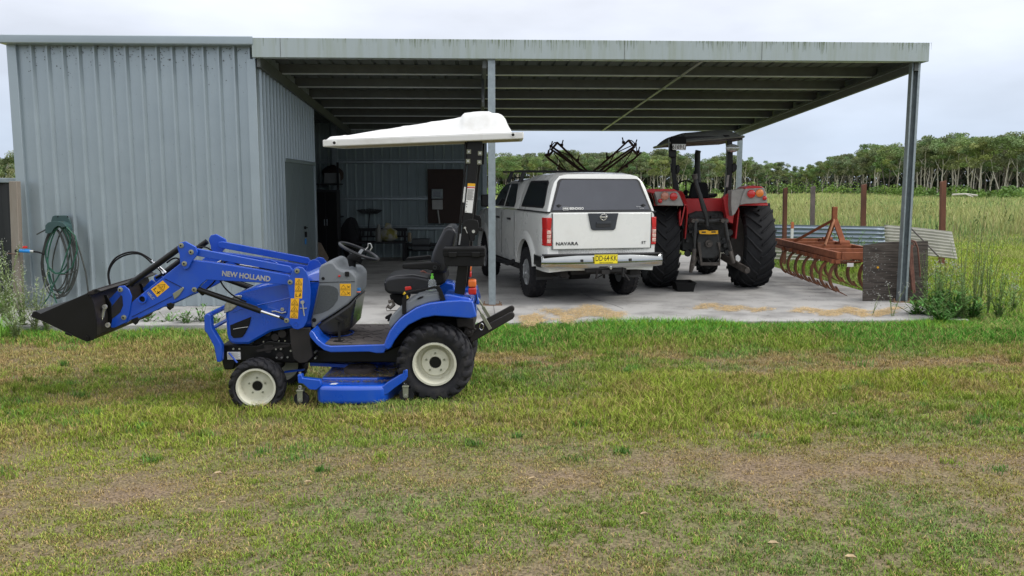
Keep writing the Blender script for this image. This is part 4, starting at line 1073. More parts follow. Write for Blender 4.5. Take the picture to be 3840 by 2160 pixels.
mb = MB(); p = W1('T', 1225, 1225, 7.35); mb.tube([(p.x + .03 * math.cos(t) * .6, 7.345, p.z + .03 * math.sin(t)) for t in [k * .52 for k in range(12)]], .004, 5, closed=True); mb.build('linch_ring', m_chrome, lk)
mb = MB(); mb.tube([W1('T', 1030, 1240, 7.33), W1('T', 1110, 1235, 7.33), W1('T', 1160, 1260, 7.33)], .012, 6); mb.build('drawbar_link', m_brownm, lk)
# ---- bull bar
bb = bpy.data.objects.new('bull_bar', None); COL.objects.link(bb); bb.parent = tr; WM[bb.name] = WM[tr.name].copy()
bo = [(153, 85), (160, 68), (185, 60), (210, 75), (215, 180), (285, 300), (300, 330), (298, 462), (285, 474), (258, 470), (235, 340), (178, 230), (155, 205)]
for y0, y1 in ((7.24, 7.31), (far(7.31), far(7.24))):
    mb = MB(); mb.prism(XZ('B', bo, 7.24), y0, y1); mb.build('upright', m_blue2, bb, bevel=.008, seg=3)
p = W1('B', 182, 80, 7.28); mb = MB(); mb.tube([(p.x, 7.28, p.z), (p.x, far(7.28), p.z)], .022, 16); mb.build('cross_tube', m_blue2, bb, smooth=50)
a = W1('B', 222, 180, 7.3); mb = MB(); mb.box(a.x - .01, a.x + .03, 7.31, far(7.31), a.z - .008, a.z + .008); mb.build('cross_plate', m_blue2, bb)
# ------------------------------------------------------------------ front loader
ld = bpy.data.objects.new('front_loader', None); COL.objects.link(ld); ld.parent = tr; WM[ld.name] = WM[tr.name].copy()
NY0, NY1 = 7.19, 7.25
arm = [(1000, 862), (1060, 812), (1310, 610), (1452, 500), (1560, 470), (1620, 478), (1720, 488), (2100, 548), (2425, 605), (2463, 650), (2440, 700), (2100, 672), (1690, 652), (1640, 690), (1572, 772), (1500, 812), (1290, 900), (1060, 1008), (1000, 1015), (950, 1050), (925, 1010), (960, 960)]
arms = []
for y0, y1 in ((NY0, NY1), (far(NY1), far(NY0))):
    mb = MB(); mb.prism(XZ('A', arm, NY0), y0, y1); arms.append(mb.build('lift_arm', m_blue2, ld, bevel=.006, seg=2))
arm0 = arms[0]
def both2(name, k, pts, y0, y1, m, bevel=.004):
    for a, b in ((y0, y1), (far(y1), far(y0))):
        mb = MB(); mb.prism(XZ(k, pts, y0), a, b); mb.build(name, m, ld, bevel=bevel)
# lower stiffener plate and weld line
mb = MB(); mb.bar(W1('A', 1010, 985, 7.187), W1('A', 1370, 800, 7.187), .006, .003); mb.bar(W1('A', 1310, 640, 7.187), W1('A', 1480, 725, 7.187), .006, .003); mb.build('weld_line', m_bmetal, arm0)
both2('carrier_bracket', 'A', [(880, 735), (895, 708), (945, 702), (985, 735), (1010, 800), (1002, 862), (985, 960), (955, 1035), (850, 1085), (815, 1080), (830, 1005), (905, 945), (930, 880), (925, 800), (890, 765)], 7.175, 7.189, m_blue2)
both2('carrier_link', 'A', [(795, 835), (885, 745), (925, 775), (822, 895)], 7.20, 7.215, m_blue2)
both2('bell_crank', 'A', [(1430, 342), (1448, 312), (1498, 302), (1592, 352), (1608, 400), (1592, 440), (1560, 475), (1525, 545), (1485, 560), (1450, 500), (1445, 420), (1428, 368)], 7.165, 7.188, m_blue2)
both2('levelling_link', 'A', [(1560, 372), (1600, 368), (2440, 528), (2470, 570), (2430, 588), (1590, 432), (1555, 420)], 7.205, 7.24, m_blue2)
both2('loader_tower', 'Q', [(1742, 262), (1780, 222), (1840, 195), (1930, 213), (1992, 290), (2045, 440), (2064, 640), (2052, 880), (1990, 1180), (1930, 1290), (1830, 1330), (1745, 1312), (1690, 1232), (1610, 1205), (1585, 1130), (1640, 1062), (1690, 760), (1640, 480), (1680, 400)], 7.155, 7.172, m_blue2)
both2('tower_inner_plate', 'Q', [(1742, 262), (1780, 222), (1840, 195), (1930, 213), (1992, 290), (2045, 440), (2064, 640), (2052, 880), (1990, 1180), (1930, 1290), (1830, 1330), (1745, 1312), (1690, 1232), (1690, 760), (1700, 400)], 7.262, 7.275, m_blue2)
# cylinders
for s_ in (0, 1):
    fy_ = (lambda y: y) if not s_ else far
    def q3(k, x, y, Y): p = W1(k, x, y, Y); p.y = fy_(Y); return p
    mb = MB(); a, b = q3('A', 1440, 368, 7.215), q3('A', 1000, 688, 7.215); mb.tube([a, b], .0265, 18); mb.lathe([(.027, 0), (.032, 0), (.032, .03), (.027, .03)], b, tuple((a - b).normalized()), 18)
    cy = mb.build('tilt_cylinder', m_bmetal, ld, smooth=50)
    mb = MB(); mb.tube([b, q3('A', 935, 725, 7.215)], .014, 12); mb.build('cylinder_rod', m_bmetal, cy, smooth=50)
    mb = MB(); a, b = q3('Q', 30, 600, 7.215), q3('Q', 1165, 1000, 7.215); mb.tube([a, b], .0235, 18)
    cy = mb.build('lift_cylinder', m_bmetal, ld, smooth=50)
    mb = MB(); mb.tube([b, q3('Q', 1530, 1120, 7.215)], .0125, 14); mb.build('cylinder_rod', m_chrome, cy, smooth=50)
    mb = MB(); mb.tube([q3('Q', 1500, 1105, 7.215), q3('Q', 1630, 1160, 7.215)], .013, 12); mb.build('rod_eye', m_bmetal, cy)
    mb = MB(); mb.tube([q3('Q', 100, 585, 7.20), q3('Q', 1100, 920, 7.20)], .005, 6); mb.build('oil_pipe', m_bmetal, cy)
# cross tube through the arms
p = W1('A', 1113, 822, NY0)
mb = MB(); mb.tube([(p.x, NY0 + .06, p.z), (p.x, far(NY0 + .06), p.z)], .040, 20); mb.build('cross_tube', m_blue2, ld, smooth=50)
mb = MB(); mb.lathe([(.026, 0), (.036, 0), (.036, -.022), (.026, -.022)], (p.x, NY0, p.z), 'y', 24); tr_r = mb.build('tube_socket', m_blue2, arm0, smooth=40)
mb = MB(); mb.disc((p.x, NY0 - .001, p.z), .026, -.001, 'y', 24); mb.build('socket_hole', m_blackm, tr_r)
# pins
def pin(k, x, y, Y=7.165, r=.022):
    p = W1(k, x, y, Y)
    for s_ in (0, 1):
        yy = Y if not s_ else far(Y); sg = -1 if not s_ else 1
        mb = MB(); mb.disc((p.x, yy + .02 * -sg * 0, p.z), r, sg * .006, 'y', 18); mb.disc((p.x, yy + sg * .006, p.z), r * .75, sg * .008, 'y', 6)
        o = mb.build('pivot_pin', m_olive, ld, bevel=.001)
        mb = MB(); mb.disc((p.x, yy + sg * .0145, p.z), r * .36, sg * .001, 'y', 12); mb.build('pin_bore', m_blackm, o)
for k, x, y in (('A', 1463, 338), ('A', 1552, 398), ('A', 1490, 502), ('Q', 1825, 268), ('Q', 1697, 470)): pin(k, x, y, 7.153 if k == 'Q' else 7.163)
pin('A', 910, 738, 7.173); pin('A', 938, 990, 7.173); pin('A', 1577, 738, 7.187); pin('Q', 1628, 1165, 7.153)
mb = MB(); p = W1('Q', 1920, 830, 7.15); mb.disc((p.x, 7.154, p.z), .017, -.02, 'y', 6); q = W1('Q', 1948, 1080, 7.14); mb.tube([(p.x, 7.135, p.z), (q.x, 7.14, q.z)], .006, 6); mb.bar(W1('Q', 1870, 940, 7.145), W1('Q', 1995, 940, 7.145), .01, .006); mb.build('locking_pin', m_zinc, ld)
p = W1('Q', 1800, 1235, 7.15); mb = MB(); mb.lathe([(.017, 0), (.021, 0), (.021, -.003), (.017, -.003)], (p.x, 7.154, p.z), 'y', 20); mb.build('boss', m_blue2, ld)
both2('parking_stand', 'A', [(1378, 775), (1440, 735), (1475, 712), (1482, 728), (1440, 790), (1395, 830)], 7.178, 7.186, m_olive)
both2('lower_lug', 'A', [(1000, 1010), (1060, 985), (1080, 1010), (1060, 1045), (1040, 1060), (1020, 1045)], 7.178, 7.186, m_bmetal)
both2('lower_lug', 'A', [(1320, 870), (1360, 855), (1398, 870), (1385, 905), (1365, 915), (1345, 900)], 7.178, 7.186, m_bmetal)
# handle loop on the levelling link
mb = MB(); mb.tube(WL('Q', [(1205, 95), (1250, 68), (1340, 72), (1440, 115), (1460, 135)], 7.215), .005, 6); mb.build('hose_guard', m_blue2, ld)
# hoses
def hose(k, pts, Y, r=.0075, m=None):
    mb = MB(); P_ = WL(k, pts, Y); 
    # Catmull-Rom smoothing
    out = []
    for i in range(len(P_) - 1):
        a = P_[max(i - 1, 0)]; b = P_[i]; c = P_[i + 1]; d = P_[min(i + 2, len(P_) - 1)]
        for s_ in range(5):
            t = s_ / 5; out.append(.5 * ((2 * b) + (c - a) * t + (2 * a - 5 * b + 4 * c - d) * t * t + (3 * b - a - 3 * c + d) * t ** 3))
    out.append(P_[-1]); mb.tube(out, r, 8)
    return mb.build('hydraulic_hose', m or m_blackm, ld, smooth=60)
hose('A', [(835, 775), (812, 700), (800, 600), (822, 520), (880, 450), (980, 408), (1070, 408), (1150, 445), (1215, 495)], 7.40)
hose('A', [(838, 775), (818, 700), (806, 610), (830, 530), (890, 465), (985, 425), (1080, 422), (1140, 455), (1195, 505)], 7.43)
hose('A', [(1330, 500), (1380, 465), (1420, 458), (1455, 475)], 7.34)
hose('Q', [(350, 440), (290, 510), (190, 600)], 7.30); hose('Q', [(430, 440), (500, 560), (640, 700), (800, 790), (900, 830)], 7.27)
hose('Q', [(470, 150), (560, 105), (660, 110), (740, 150), (790, 200), (900, 200), (1100, 210), (1400, 250), (1700, 290)], 7.45, .010)
hose('Q', [(400, 130), (500, 90), (640, 95), (760, 150), (850, 195), (1100, 240), (1600, 290)], 7.5, .010)
hose('A', [(1600, 385), (1650, 362), (1700, 372), (1740, 400)], 7.6)
mb = MB(); mb.tube([W1('Q', 380, 140, 7.44), W1('Q', 460, 110, 7.44)], .010, 8); mb.tube([W1('A', 1195, 480, 7.4), W1('A', 1225, 510, 7.4)], .009, 8)
mb.tube([W1('A', 1265, 540, 7.35), W1('A', 1320, 590, 7.35)], .012, 8); mb.tube([W1('A', 1250, 548, 7.37), W1('A', 1300, 598, 7.37)], .010, 8)
mb.build('hose_fitting', m_chrome, ld)
mb = MB(); mb.tube(WL('Q', [(790, 165), (900, 185), (1140, 220)], 7.42), .0045, 6); mb.build('steel_pipe', m_zinc, ld)
# quick attach carrier between the arms
mb = MB(); mb.prism(XZ('A', [(700, 780), (790, 790), (830, 870), (830, 1080), (760, 1095), (700, 1080), (690, 900)], 7.2), 7.195, 7.21); mb.prism(XZ('A', [(700, 780), (790, 790), (830, 870), (830, 1080), (760, 1095), (700, 1080), (690, 900)], 7.2), far(7.21), far(7.195))
mb.build('carrier_plate', m_bmetal, ld, bevel=.004)
p = W1('A', 720, 830, 7.2); q = W1('A', 740, 1060, 7.2)
mb = MB(); mb.tube([(p.x, 7.1, p.z), (p.x, far(7.1), p.z)], .022, 12); mb.build('carrier_tube', m_bmetal, ld); mb = MB(); mb.tube([(q.x, 7.1, q.z), (q.x, far(7.1), q.z)], .022, 12); mb.build('carrier_tube', m_bmetal, ld)
for pts, r, m in (([(690, 820), (685, 920)], .010, m_chrome), ([(770, 890), (755, 930), (745, 985)], .014, m_zinc), ([(745, 985), (725, 1050), (712, 1120)], .010, m_chrome)):
    mb = MB(); mb.tube(WL('A', pts, 7.10), r, 10); mb.build('carrier_latch', m, ld, smooth=50)
for x, y in ((770, 890), (795, 1055)):
    p = W1('A', x, y, 7.09); mb = MB(); mb.lathe([(.006, 0), (.021, 0), (.021, -.012), (.006, -.012)], (p.x, 7.09, p.z), 'y', 18); mb.build('carrier_eye', m_zinc, ld, smooth=40)
# bucket
bk = bpy.data.objects.new('bucket', None); COL.objects.link(bk); bk.parent = tr; WM[bk.name] = WM[tr.name].copy()
BY0, BY1 = 6.99, far(6.99)
side = [(190, 948), (600, 768), (640, 770), (668, 860), (690, 1000), (692, 1150), (660, 1190), (600, 1206), (540, 1180), (380, 1105), (190, 1012)]
for y0, y1 in ((BY0, BY0 + .008), (BY1 - .008, BY1)):
    mb = MB(); mb.prism(XZ('A', side, BY0), y0, y1); mb.build('bucket_side', m_bmetal, bk, bevel=.002)
S3 = lambda pts: [tuple(p) for p in WL('A', pts, BY0)]
def sheet(pts, th, name, m=m_bmetal, y0=BY0 + .009, y1=BY1 - .009):
    P_ = [Vector(p) for p in S3(pts)]; mb = MB()
    poly = [(p.x, p.z) for p in P_]; n_ = []
    for i, p in enumerate(P_):
        d = (P_[min(i + 1, len(P_) - 1)] - P_[max(i - 1, 0)]).normalized(); n_.append((p.x - d.z * th, p.z + d.x * th))
    mb.prism(poly + n_[::-1], y0, y1); return mb.build(name, m, bk)
sheet([(105, 985), (190, 1010), (380, 1100), (540, 1176), (600, 1200), (660, 1186), (688, 1150)], .010, 'bucket_floor')
m_worn = mat('worn_bucket_steel', (.022, .018, .016), .5, var=.4, vscale=9, metal=.3)
sheet([(686, 1145), (688, 1000), (665, 860), (640, 775), (655, 745), (700, 735)], .010, 'bucket_back', m_worn)
plate('cutting_edge', 'A', [(95, 975), (120, 930), (150, 930), (205, 960), (185, 1012), (170, 1008)], BY0, BY1, m_bmetal, bk, bevel=.003)
mb = MB(); mb.prism(XZ('A', [(600, 768), (622, 748), (705, 732), (740, 745), (700, 765), (640, 785)], BY0), BY0, BY1); mb.build('top_rail', m_worn, bk, bevel=.004)
plate('wear_strip', 'A', [(400, 1120), (415, 1118), (470, 1142), (462, 1158), (405, 1138)], BY0 - .008, BY0, m_bmetal, bk, bevel=.002)
for x, y in ((627, 787), (697, 745), (603, 1172)):
    p = W1('A', x, y, BY0); mb = MB(); mb.lathe([(.006, 0), (.019, 0), (.019, -.012), (.006, -.012)], (p.x, BY0, p.z), 'y', 18); mb.build('bucket_bush', m_bmetal, bk, smooth=40)
# ---- decals and lettering
def decal(k, quad, Y, cells, parent, horiz=False):
    """yellow warning label divided into square cells with a triangle or figure"""
    q = WL(k, quad, Y); mb = MB(); mb.prism([(p.x, p.z) for p in q], Y - .0015, Y); d = mb.build('warning_decal', m_yel, parent)
    mb = MB(); n = len(cells); yy = Y - .0026
    A_, B_, C_, D_ = q       # TL TR BR BL
    for i, cell in enumerate(cells):
        f0, f1 = i / n, (i + 1) / n
        def pt(a, b):
            f = f0 + (f1 - f0) * b
            l = A_.lerp(D_, f); r = B_.lerp(C_, f); v = l.lerp(r, a); return Vector((v.x, yy, v.z))
        W_w = (B_ - A_).length * .035
        if i: mb.bar(pt(.03, 0), pt(.97, 0), .0008, W_w * .8)
        if cell == 't':
            tri = [pt(.5, .14), pt(.9, .86), pt(.1, .86)]
            for a in range(3): mb.bar(tri[a], tri[(a + 1) % 3], .0008, W_w)
            mb.bar(pt(.5, .42), pt(.5, .66), .0008, W_w * 1.4)
            mb.bar(pt(.38, .74), pt(.62, .70), .0008, W_w)
        elif cell == 'b':
            mb.bar(pt(.2, .3), pt(.2, .8), .0008, W_w * 2.6); mb.bar(pt(.2, .72), pt(.55, .72), .0008, W_w * 1.4)
            mb.bar(pt(.75, .2), pt(.7, .75), .0008, W_w * 3.2); mb.bar(pt(.55, .5), pt(.88, .5), .0008, W_w * 2.2)
        elif cell == 's':
            tri = [pt(.32, .2), pt(.58, .82), pt(.08, .82)]
            for a in range(3): mb.bar(tri[a], tri[(a + 1) % 3], .0008, W_w * .6)
            mb.bar(pt(.65, .3), pt(.92, .75), .0008, W_w); mb.bar(pt(.65, .75), pt(.92, .35), .0008, W_w)
    mb.build('pictograms', m_ink, d)
decal('Q', [(1788, 396), (1928, 402), (1908, 766), (1772, 760)], 7.1545, 'ttb', ld)
decal('Q', [(1708, 764), (1858, 768), (1832, 1132), (1688, 1120)], 7.1545, 'ttt', ld)
decal('A', [(1292, 655), (1352, 715), (1242, 805), (1185, 735)][:1] + [(1352, 715), (1242, 805), (1185, 735)], 7.1895, 'tb', ld)
decal('V', [(462, 582), (592, 582), (590, 726), (466, 724)], 7.2895, 'ss', dash)
def rotxz(ang): return Matrix.Rotation(-ang, 4, 'Y') @ Matrix.Rotation(R(90), 4, 'X')
a, b = W1('A', 1828, 592, 7.188), W1('A', 2262, 645, 7.188)
ang = math.atan2(b.z - a.z, b.x - a.x); c_ = (a + b) / 2
tM = Matrix.Translation(c_) @ rotxz(ang)
t_ = text('NEW HOLLAND', .062, tM, mat('silver_letter', (.45, .45, .45), .35, metal=.5), 'lettering', arm0, extr=.001, bold=.0022)
wd = max(v.co.x for v in t_.data.vertices) - min(v.co.x for v in t_.data.vertices)
k_ = (b - a).length / wd
for v in t_.data.vertices:
    d = Vector((v.co.x, v.co.y, v.co.z)) - (WM[arm0.name].inverted() @ c_); ax = Vector((math.cos(ang), 0, math.sin(ang))); s_ = d.dot(ax)
    v.co = v.co + ax * s_ * (k_ - 1)
a, b = W1('A', 1145, 752, 7.188), W1('A', 1215, 832, 7.188); ang = math.atan2(b.z - a.z, b.x - a.x)
text('105LC', .030, Matrix.Translation((a + b) / 2) @ rotxz(ang), MATS['silver_letter'], 'lettering', arm0, extr=.001, bold=.0005)
# ------------------------------------------------------------------ canopy
cn = bpy.data.objects.new('canopy', None); COL.objects.link(cn); cn.parent = tr; WM[cn.name] = WM[tr.name].copy()
CY0, CY1 = 7.12, far(7.12)
tl, tr_, br_, bl_ = W1('C', 120, 264, CY0), W1('C', 1452, 212, CY0), W1('C', 1462, 258, CY0), W1('C', 128, 312, CY0)
x0, x1 = tl.x, W1('C', 1472, 225, CY0).x
def zrim(x, top=True):
    a, b = (tl, tr_) if top else (bl_, br_)
    return a.z + (b.z - a.z) * (x - a.x) / (b.x - a.x)
prof = [(0, .004), (.05, .006), (.052, .022), (.10, .028)]
pp = [(185, 262), (200, 250), (262, 246), (400, 222), (600, 188), (800, 157), (1000, 126), (1052, 114), (1062, 100), (1075, 88), (1180, 80), (1245, 80), (1262, 92), (1300, 92), (1330, 105), (1352, 130), (1368, 170), (1382, 196), (1398, 208)]
pw = WL('C', pp, 7.36)
xs_ = np.array([p.x for p in pw]); zs_ = np.array([p.z for p in pw])
NXc, NYc = 110, 44
V = []; 
cyc = (CY0 + CY1) / 2; hw = (CY1 - CY0) / 2
for i in range(NXc + 1):
    x = x0 + (x1 - x0) * i / NXc
    s_ = (x - x0) / (x1 - x0)
    for j in range(NYc + 1):
        y = CY0 + (CY1 - CY0) * j / NYc; d = abs(y - cyc) / hw
        zr_ = zrim(x)
        dome = max(0.0, float(np.interp(x, xs_, zs_)) - zr_) if xs_[0] <= x <= xs_[-1] else 0
        f = 1 - float(sstep(.55 if s_ > .1 else .8, .94, np.array(d)))
        z = zr_ + dome * f
        # round recesses along the flank
        for cx_, w_, h_ in ((.33, .05, .5), (.46, .06, .5), (.64, .095, .6), (.955, .05, .7)):
            e = abs(s_ - cx_) / w_; g = (d - .62) / .20
            rr2 = e ** 2.4 + abs(g) ** 2.4
            if rr2 < 1.25: z -= .006 * (1 - float(sstep(.75, 1.25, np.array(rr2))))
        V.append((x, y, z))
V = np.array(V); I = (np.arange(NXc)[:, None] * (NYc + 1) + np.arange(NYc)[None, :]).ravel()
F_ = np.stack([I, I + NYc + 1, I + NYc + 2, I + 1], 1)
V = V - np.array(tuple(tr.location))
o = obj('canopy_shell', np_mesh('canopy_shell', V, F_, m_canopy, None, True), cn)
mb = MB()
def rimq(xa, xb, ya, yb):
    mb.add([(xa, ya, zrim(xa, 0)), (xb, ya, zrim(xb, 0)), (xb, yb, zrim(xb, 0)), (xa, yb, zrim(xa, 0)), (xa, ya, zrim(xa) + .001), (xb, ya, zrim(xb) + .001), (xb, yb, zrim(xb) + .001), (xa, yb, zrim(xa) + .001)],
           [(0, 3, 2, 1), (4, 5, 6, 7), (0, 1, 5, 4), (1, 2, 6, 5), (2, 3, 7, 6), (3, 0, 4, 7)])
rimq(x0 - .002, x1 + .002, CY0 - .002, CY0 + .03); rimq(x0 - .002, x1 + .002, CY1 - .03, CY1 + .002)
rimq(x0 - .002, x0 + .03, CY0 + .03, CY1 - .03); rimq(x1 - .03, x1 + .002, CY0 + .03, CY1 - .03)
mb.build('canopy_rim', m_canopy, cn, bevel=.010, seg=3)
mb = MB(); e = .03
mb.add([(x0 + e, CY0 + e, zrim(x0 + e, 0) + .005), (x1 - e, CY0 + e, zrim(x1 - e, 0) + .005), (x1 - e, CY1 - e, zrim(x1 - e, 0) + .005), (x0 + e, CY1 - e, zrim(x0 + e, 0) + .005),
        (x0 + .12, CY0 + .1, zrim(x0, 0) + .07), (x1 - .12, CY0 + .1, zrim(x1, 0) + .07), (x1 - .12, CY1 - .1, zrim(x1, 0) + .07), (x0 + .12, CY1 - .1, zrim(x0, 0) + .07)],
       [(0, 1, 5, 4), (1, 2, 6, 5), (2, 3, 7, 6), (3, 0, 4, 7), (4, 5, 6, 7)])
mb.build('canopy_lining', m_cream, cn)
for yy in (7.32, far(7.32)):
    mb = MB(); mb.bar((x0 + .14, yy, zrim(x0 + .2, 0) + .035), (x1 - .10, yy, zrim(x1 - .2, 0) + .035), .03, .025); mb.build('canopy_rail', m_bmetal, cn)
mb = MB(); mb.box(x1 - .30, x1 - .27, 7.30, far(7.30), zrim(x1, 0) + .0, zrim(x1, 0) + .03); mb.build('canopy_cross_rail', m_cream, cn)
for xk, yk in ((198, 285), (1402, 231)):
    p = W1('C', xk, yk, CY0); mb = MB(); mb.lathe([(.0125, 0), (.019, 0), (.019, -.004), (.0125, -.004)], (p.x, CY0 - .002, p.z), 'y', 20); h_ = mb.build('plug_ring', m_canopy, cn, smooth=40)
    mb = MB(); mb.disc((p.x, CY0 - .0022, p.z), .0125, -.0012, 'y', 20); mb.build('plug_hole', m_brownm, h_)
# ------------------------------------------------------------------ belly mower
mw = bpy.data.objects.new('mower_deck', None); COL.objects.link(mw); mw.parent = tr; WM[mw.name] = WM[tr.name].copy()
MYn = 7.0
p1, p2 = W1('B', 1095, 690, MYn), W1('B', 1640, 690, MYn); p3 = W1('B', 1790, 640, 7.25)
zt, zb = W1('B', 1300, 668, MYn).z, W1('B', 1300, 838, MYn).z
plan = [(p1.x - .01, MYn + .09), (p1.x + .005, MYn + .03), (p1.x + .05, MYn), (p1.x + .3, MYn - .012), (p2.x - .01, MYn), (p2.x + .05, MYn + .03), (p3.x + .02, 7.30), (p3.x + .02, 7.86), (p2.x + .02, 8.14), (p1.x + .03, 8.16), (p1.x - .03, 8.0), (p1.x - .03, 7.2)]
mb = MB(); mb.prism(plan, zb + .008, zt, 'z'); body = mb.build('deck_shell', m_blue, mw, bevel=.038, seg=5)
mb = MB(); mb.prism([(x + (.006 if x > p1.x + .2 else -.006), y - .006 if y < 7.5 else y) for x, y in plan], zb - .004, zb + .008, 'z'); mb.build('deck_skirt', m_bmetal, mw, bevel=.003)
pl2 = [(p1.x + .02, 7.16), (p2.x - .05, 7.16), (p2.x + .08, 7.3), (p2.x + .08, 7.9), (p1.x + .02, 7.9)]
mb = MB(); mb.prism(pl2, zt - .02, zt + .03, 'z'); mb.build('raised_deck', m_blue, mw, bevel=.012, seg=3)
mb = MB(); c0 = W1('B', 1130, 560, 7.75); mb.prism([(p1.x - .02, 7.62), (p1.x + .45, 7.62), (p1.x + .55, 7.85), (p1.x + .1, 7.95), (p1.x - .02, 7.85)], zt, zt + .11, 'z'); mb.build('discharge_hump', m_blue, mw, bevel=.03, seg=4)
# caster arms: near front and near rear
plate('caster_arm', 'B', [(940, 572), (978, 572), (982, 602), (1130, 618), (1145, 660), (1100, 705), (1040, 700), (985, 650), (945, 645)], MYn + .01, MYn + .07, m_blue, mw, bevel=.006)
plate('caster_arm', 'B', [(1640, 690), (1700, 640), (1830, 560), (1832, 530), (1872, 530), (1874, 610), (1850, 625), (1760, 690), (1700, 740), (1640, 760)], MYn + .02, MYn + .07, m_blue, mw, bevel=.006)
for (x, y, rr_px, yt) in ((963, 782, 58, 650), (1857, 745, 58, 612)):
    cst = bpy.data.objects.new('caster', None); COL.objects.link(cst); cst.parent = mw; WM[cst.name] = WM[tr.name].copy()
    c = W1('B', x, y, MYn + .02); r_ = .064; c.y = MYn + .045
    mb = MB(); mb.lathe([(.012, -.02), (r_ * .7, -.022), (r_ * .93, -.024), (r_, -.012), (r_, .012), (r_ * .93, .024), (r_ * .7, .022), (.012, .02)], (c.x + .006, c.y, c.z - .004), 'y', 28); mb.build('caster_wheel', m_rub, mw, smooth=35)
    mb = MB(); mb.box(c.x - .028, c.x + .028, c.y - .045, c.y + .045, c.z + .070, c.z + .082)
    for sy in (-.040, .036): mb.prism([(c.x - .024, c.z + .07), (c.x + .024, c.z + .07), (c.x + .022, c.z - .015), (c.x + .01, c.z - .026), (c.x - .01, c.z - .026), (c.x - .022, c.z - .015)], c.y + sy, c.y + sy + .004)
    mb.build('caster_fork', m_olive, mw, bevel=.002)
    mb = MB(); mb.disc((c.x, c.y - .041, c.z), .012, -.008, 'y', 6); mb.build('caster_bolt', m_zinc, mw)
    mb = MB(); mb.tube([(c.x, c.y, c.z + .08), (c.x, c.y, c.z + .115)], .009, 8); mb.tube([(c.x + .014 * math.cos(t), c.y - .02, c.z + .105 + .014 * math.sin(t)) for t in [k * .6 for k in range(11)]], .0025, 5, closed=True); mb.build('caster_stem', m_zinc, mw)
    bpy.data.objects.remove(cst)
for x, y in ((960, 560), (1852, 526)):
    p = W1('B', x, y, MYn + .03); mb = MB(); mb.disc((p.x, MYn + .04, p.z - .005), .011, .012, 'z', 12); mb.build('spindle_cap', m_zinc, mw)
# belt cover
pc = W1('B', 1455, 560, 7.33)
mb = MB(); mb.lathe([(.001, 0), (.135, 0), (.145, .006), (.145, .030), (.125, .046), (.05, .050), (.001, .050)], (pc.x + .01, 7.38, zt + .033), 'z', 28, closed=False)
bc = mb.build('belt_cover', mat('dusty_belt_cover', (.055, .045, .042), .8, var=.3, vscale=12), mw, smooth=35)
mb = MB(); mb.disc((pc.x + .01, 7.38, zt + .083), .012, .01, 'z', 6)
for k in range(5):
    a = k * 1.257; mb.bar((pc.x + .01 + .04 * math.cos(a), 7.38 + .04 * math.sin(a), zt + .083), (pc.x + .01 + .115 * math.cos(a), 7.38 + .115 * math.sin(a), zt + .083), .008, .006)
mb.build('cover_ribs', m_brownm, bc)
a = W1('B', 1225, 640, MYn + .06)
mb = MB(); mb.prism([(a.x - .01, MYn + .045), (a.x + .04, MYn + .045), (a.x + .055, MYn + .09), (a.x + .005, MYn + .09)], zt + .0005, zt + .0016, 'z'); mb.build('deck_label', m_white, mw)
mb = MB(); mb.tube([W1('B', 1590, 535, 7.3), W1('B', 1640, 552, 7.27)], .006, 6); mb.build('height_pin', m_chrome, mw)
mb = MB(); mb.bar(W1('B', 1050, 490, 7.5), W1('B', 1620, 520, 7.5), .05, .03); mb.bar(W1('B', 830, 560, 7.45), W1('B', 1000, 540, 7.45), .04, .012); mb.build('deck_hanger', m_blue2, mw)
# clippings lying on the deck
rg = random.Random(9); V = []; F_ = []; C_ = []; k = 0
for i in range(5200):
    x = p1.x + .03 + rg.random() ** .8 * (p2.x - p1.x + .05); y = rg.uniform(7.10, 7.62); z = zt + (.031 if y > 7.17 else .001) + rg.random() * .014
    L_ = rg.uniform(.008, .022); a = rg.uniform(0, 6.28); w = rg.uniform(.002, .004)
    if y < 7.17 and rg.random() < .6: continue
    dx, dy = math.cos(a) * L_, math.sin(a) * L_
    V += [(x - dx - dy * w * 60, y - dy + dx * w * 60, z), (x - dx + dy * w * 60, y - dy - dx * w * 60, z), (x + dx, y + dy, z + rg.uniform(-.003, .008))]
    F_.append((k, k + 1, k + 2)); k += 3; C_ += [rg.choice([(.30, .22, .12), (.20, .14, .08), (.40, .32, .18), (.10, .07, .045), (.22, .25, .08)])] * 3
o = obj('grass_clippings', np_mesh('grass_clippings', np.array(V), np.array(F_), m_grass, np.array(C_))); tag(o, 'dry grass clippings lying on top of the blue mower deck', 'clippings', kind='stuff')
# ------------------------------------------------------------------ water bottle in the cup holder (a thing of its own)
p = W1('T', 668, 820, 7.22)
wb = thing('water_bottle', 'clear water bottle with a green cap standing in the blue tractor cup holder', 'bottle', (p.x, 7.22, p.z - .03))
m_clear = mat('clear_plastic', (.72, .76, .78), .12, trans=.75, ior=1.3, var=.02)
zc = lambda y: W1('T', 668, y, 7.22).z
mb = MB(); pr_ = [(.001, p.z - .03), (.031, p.z - .03), (.033, zc(790)), (.036, zc(765)), (.033, zc(745)), (.036, zc(730)), (.032, zc(715)), (.034, zc(705)), (.022, zc(690)), (.012, zc(680)), (.001, zc(679))]
mb.lathe([(r, z) for r, z in pr_], (p.x, 7.22, 0), 'z', 20, closed=False); mb.build('bottle_body', m_clear, wb, smooth=50)
m_green = mat('green_cap', (.16, .60, .06), .35)
mb = MB(); mb.lathe([(.001, zc(681)), (.014, zc(681)), (.014, zc(652)), (.009, zc(650)), (.008, zc(632)), (.011, zc(630)), (.011, zc(622)), (.001, zc(621))], (p.x, 7.22, 0), 'z', 18, closed=False); mb.build('bottle_cap', m_green, wb, smooth=40)
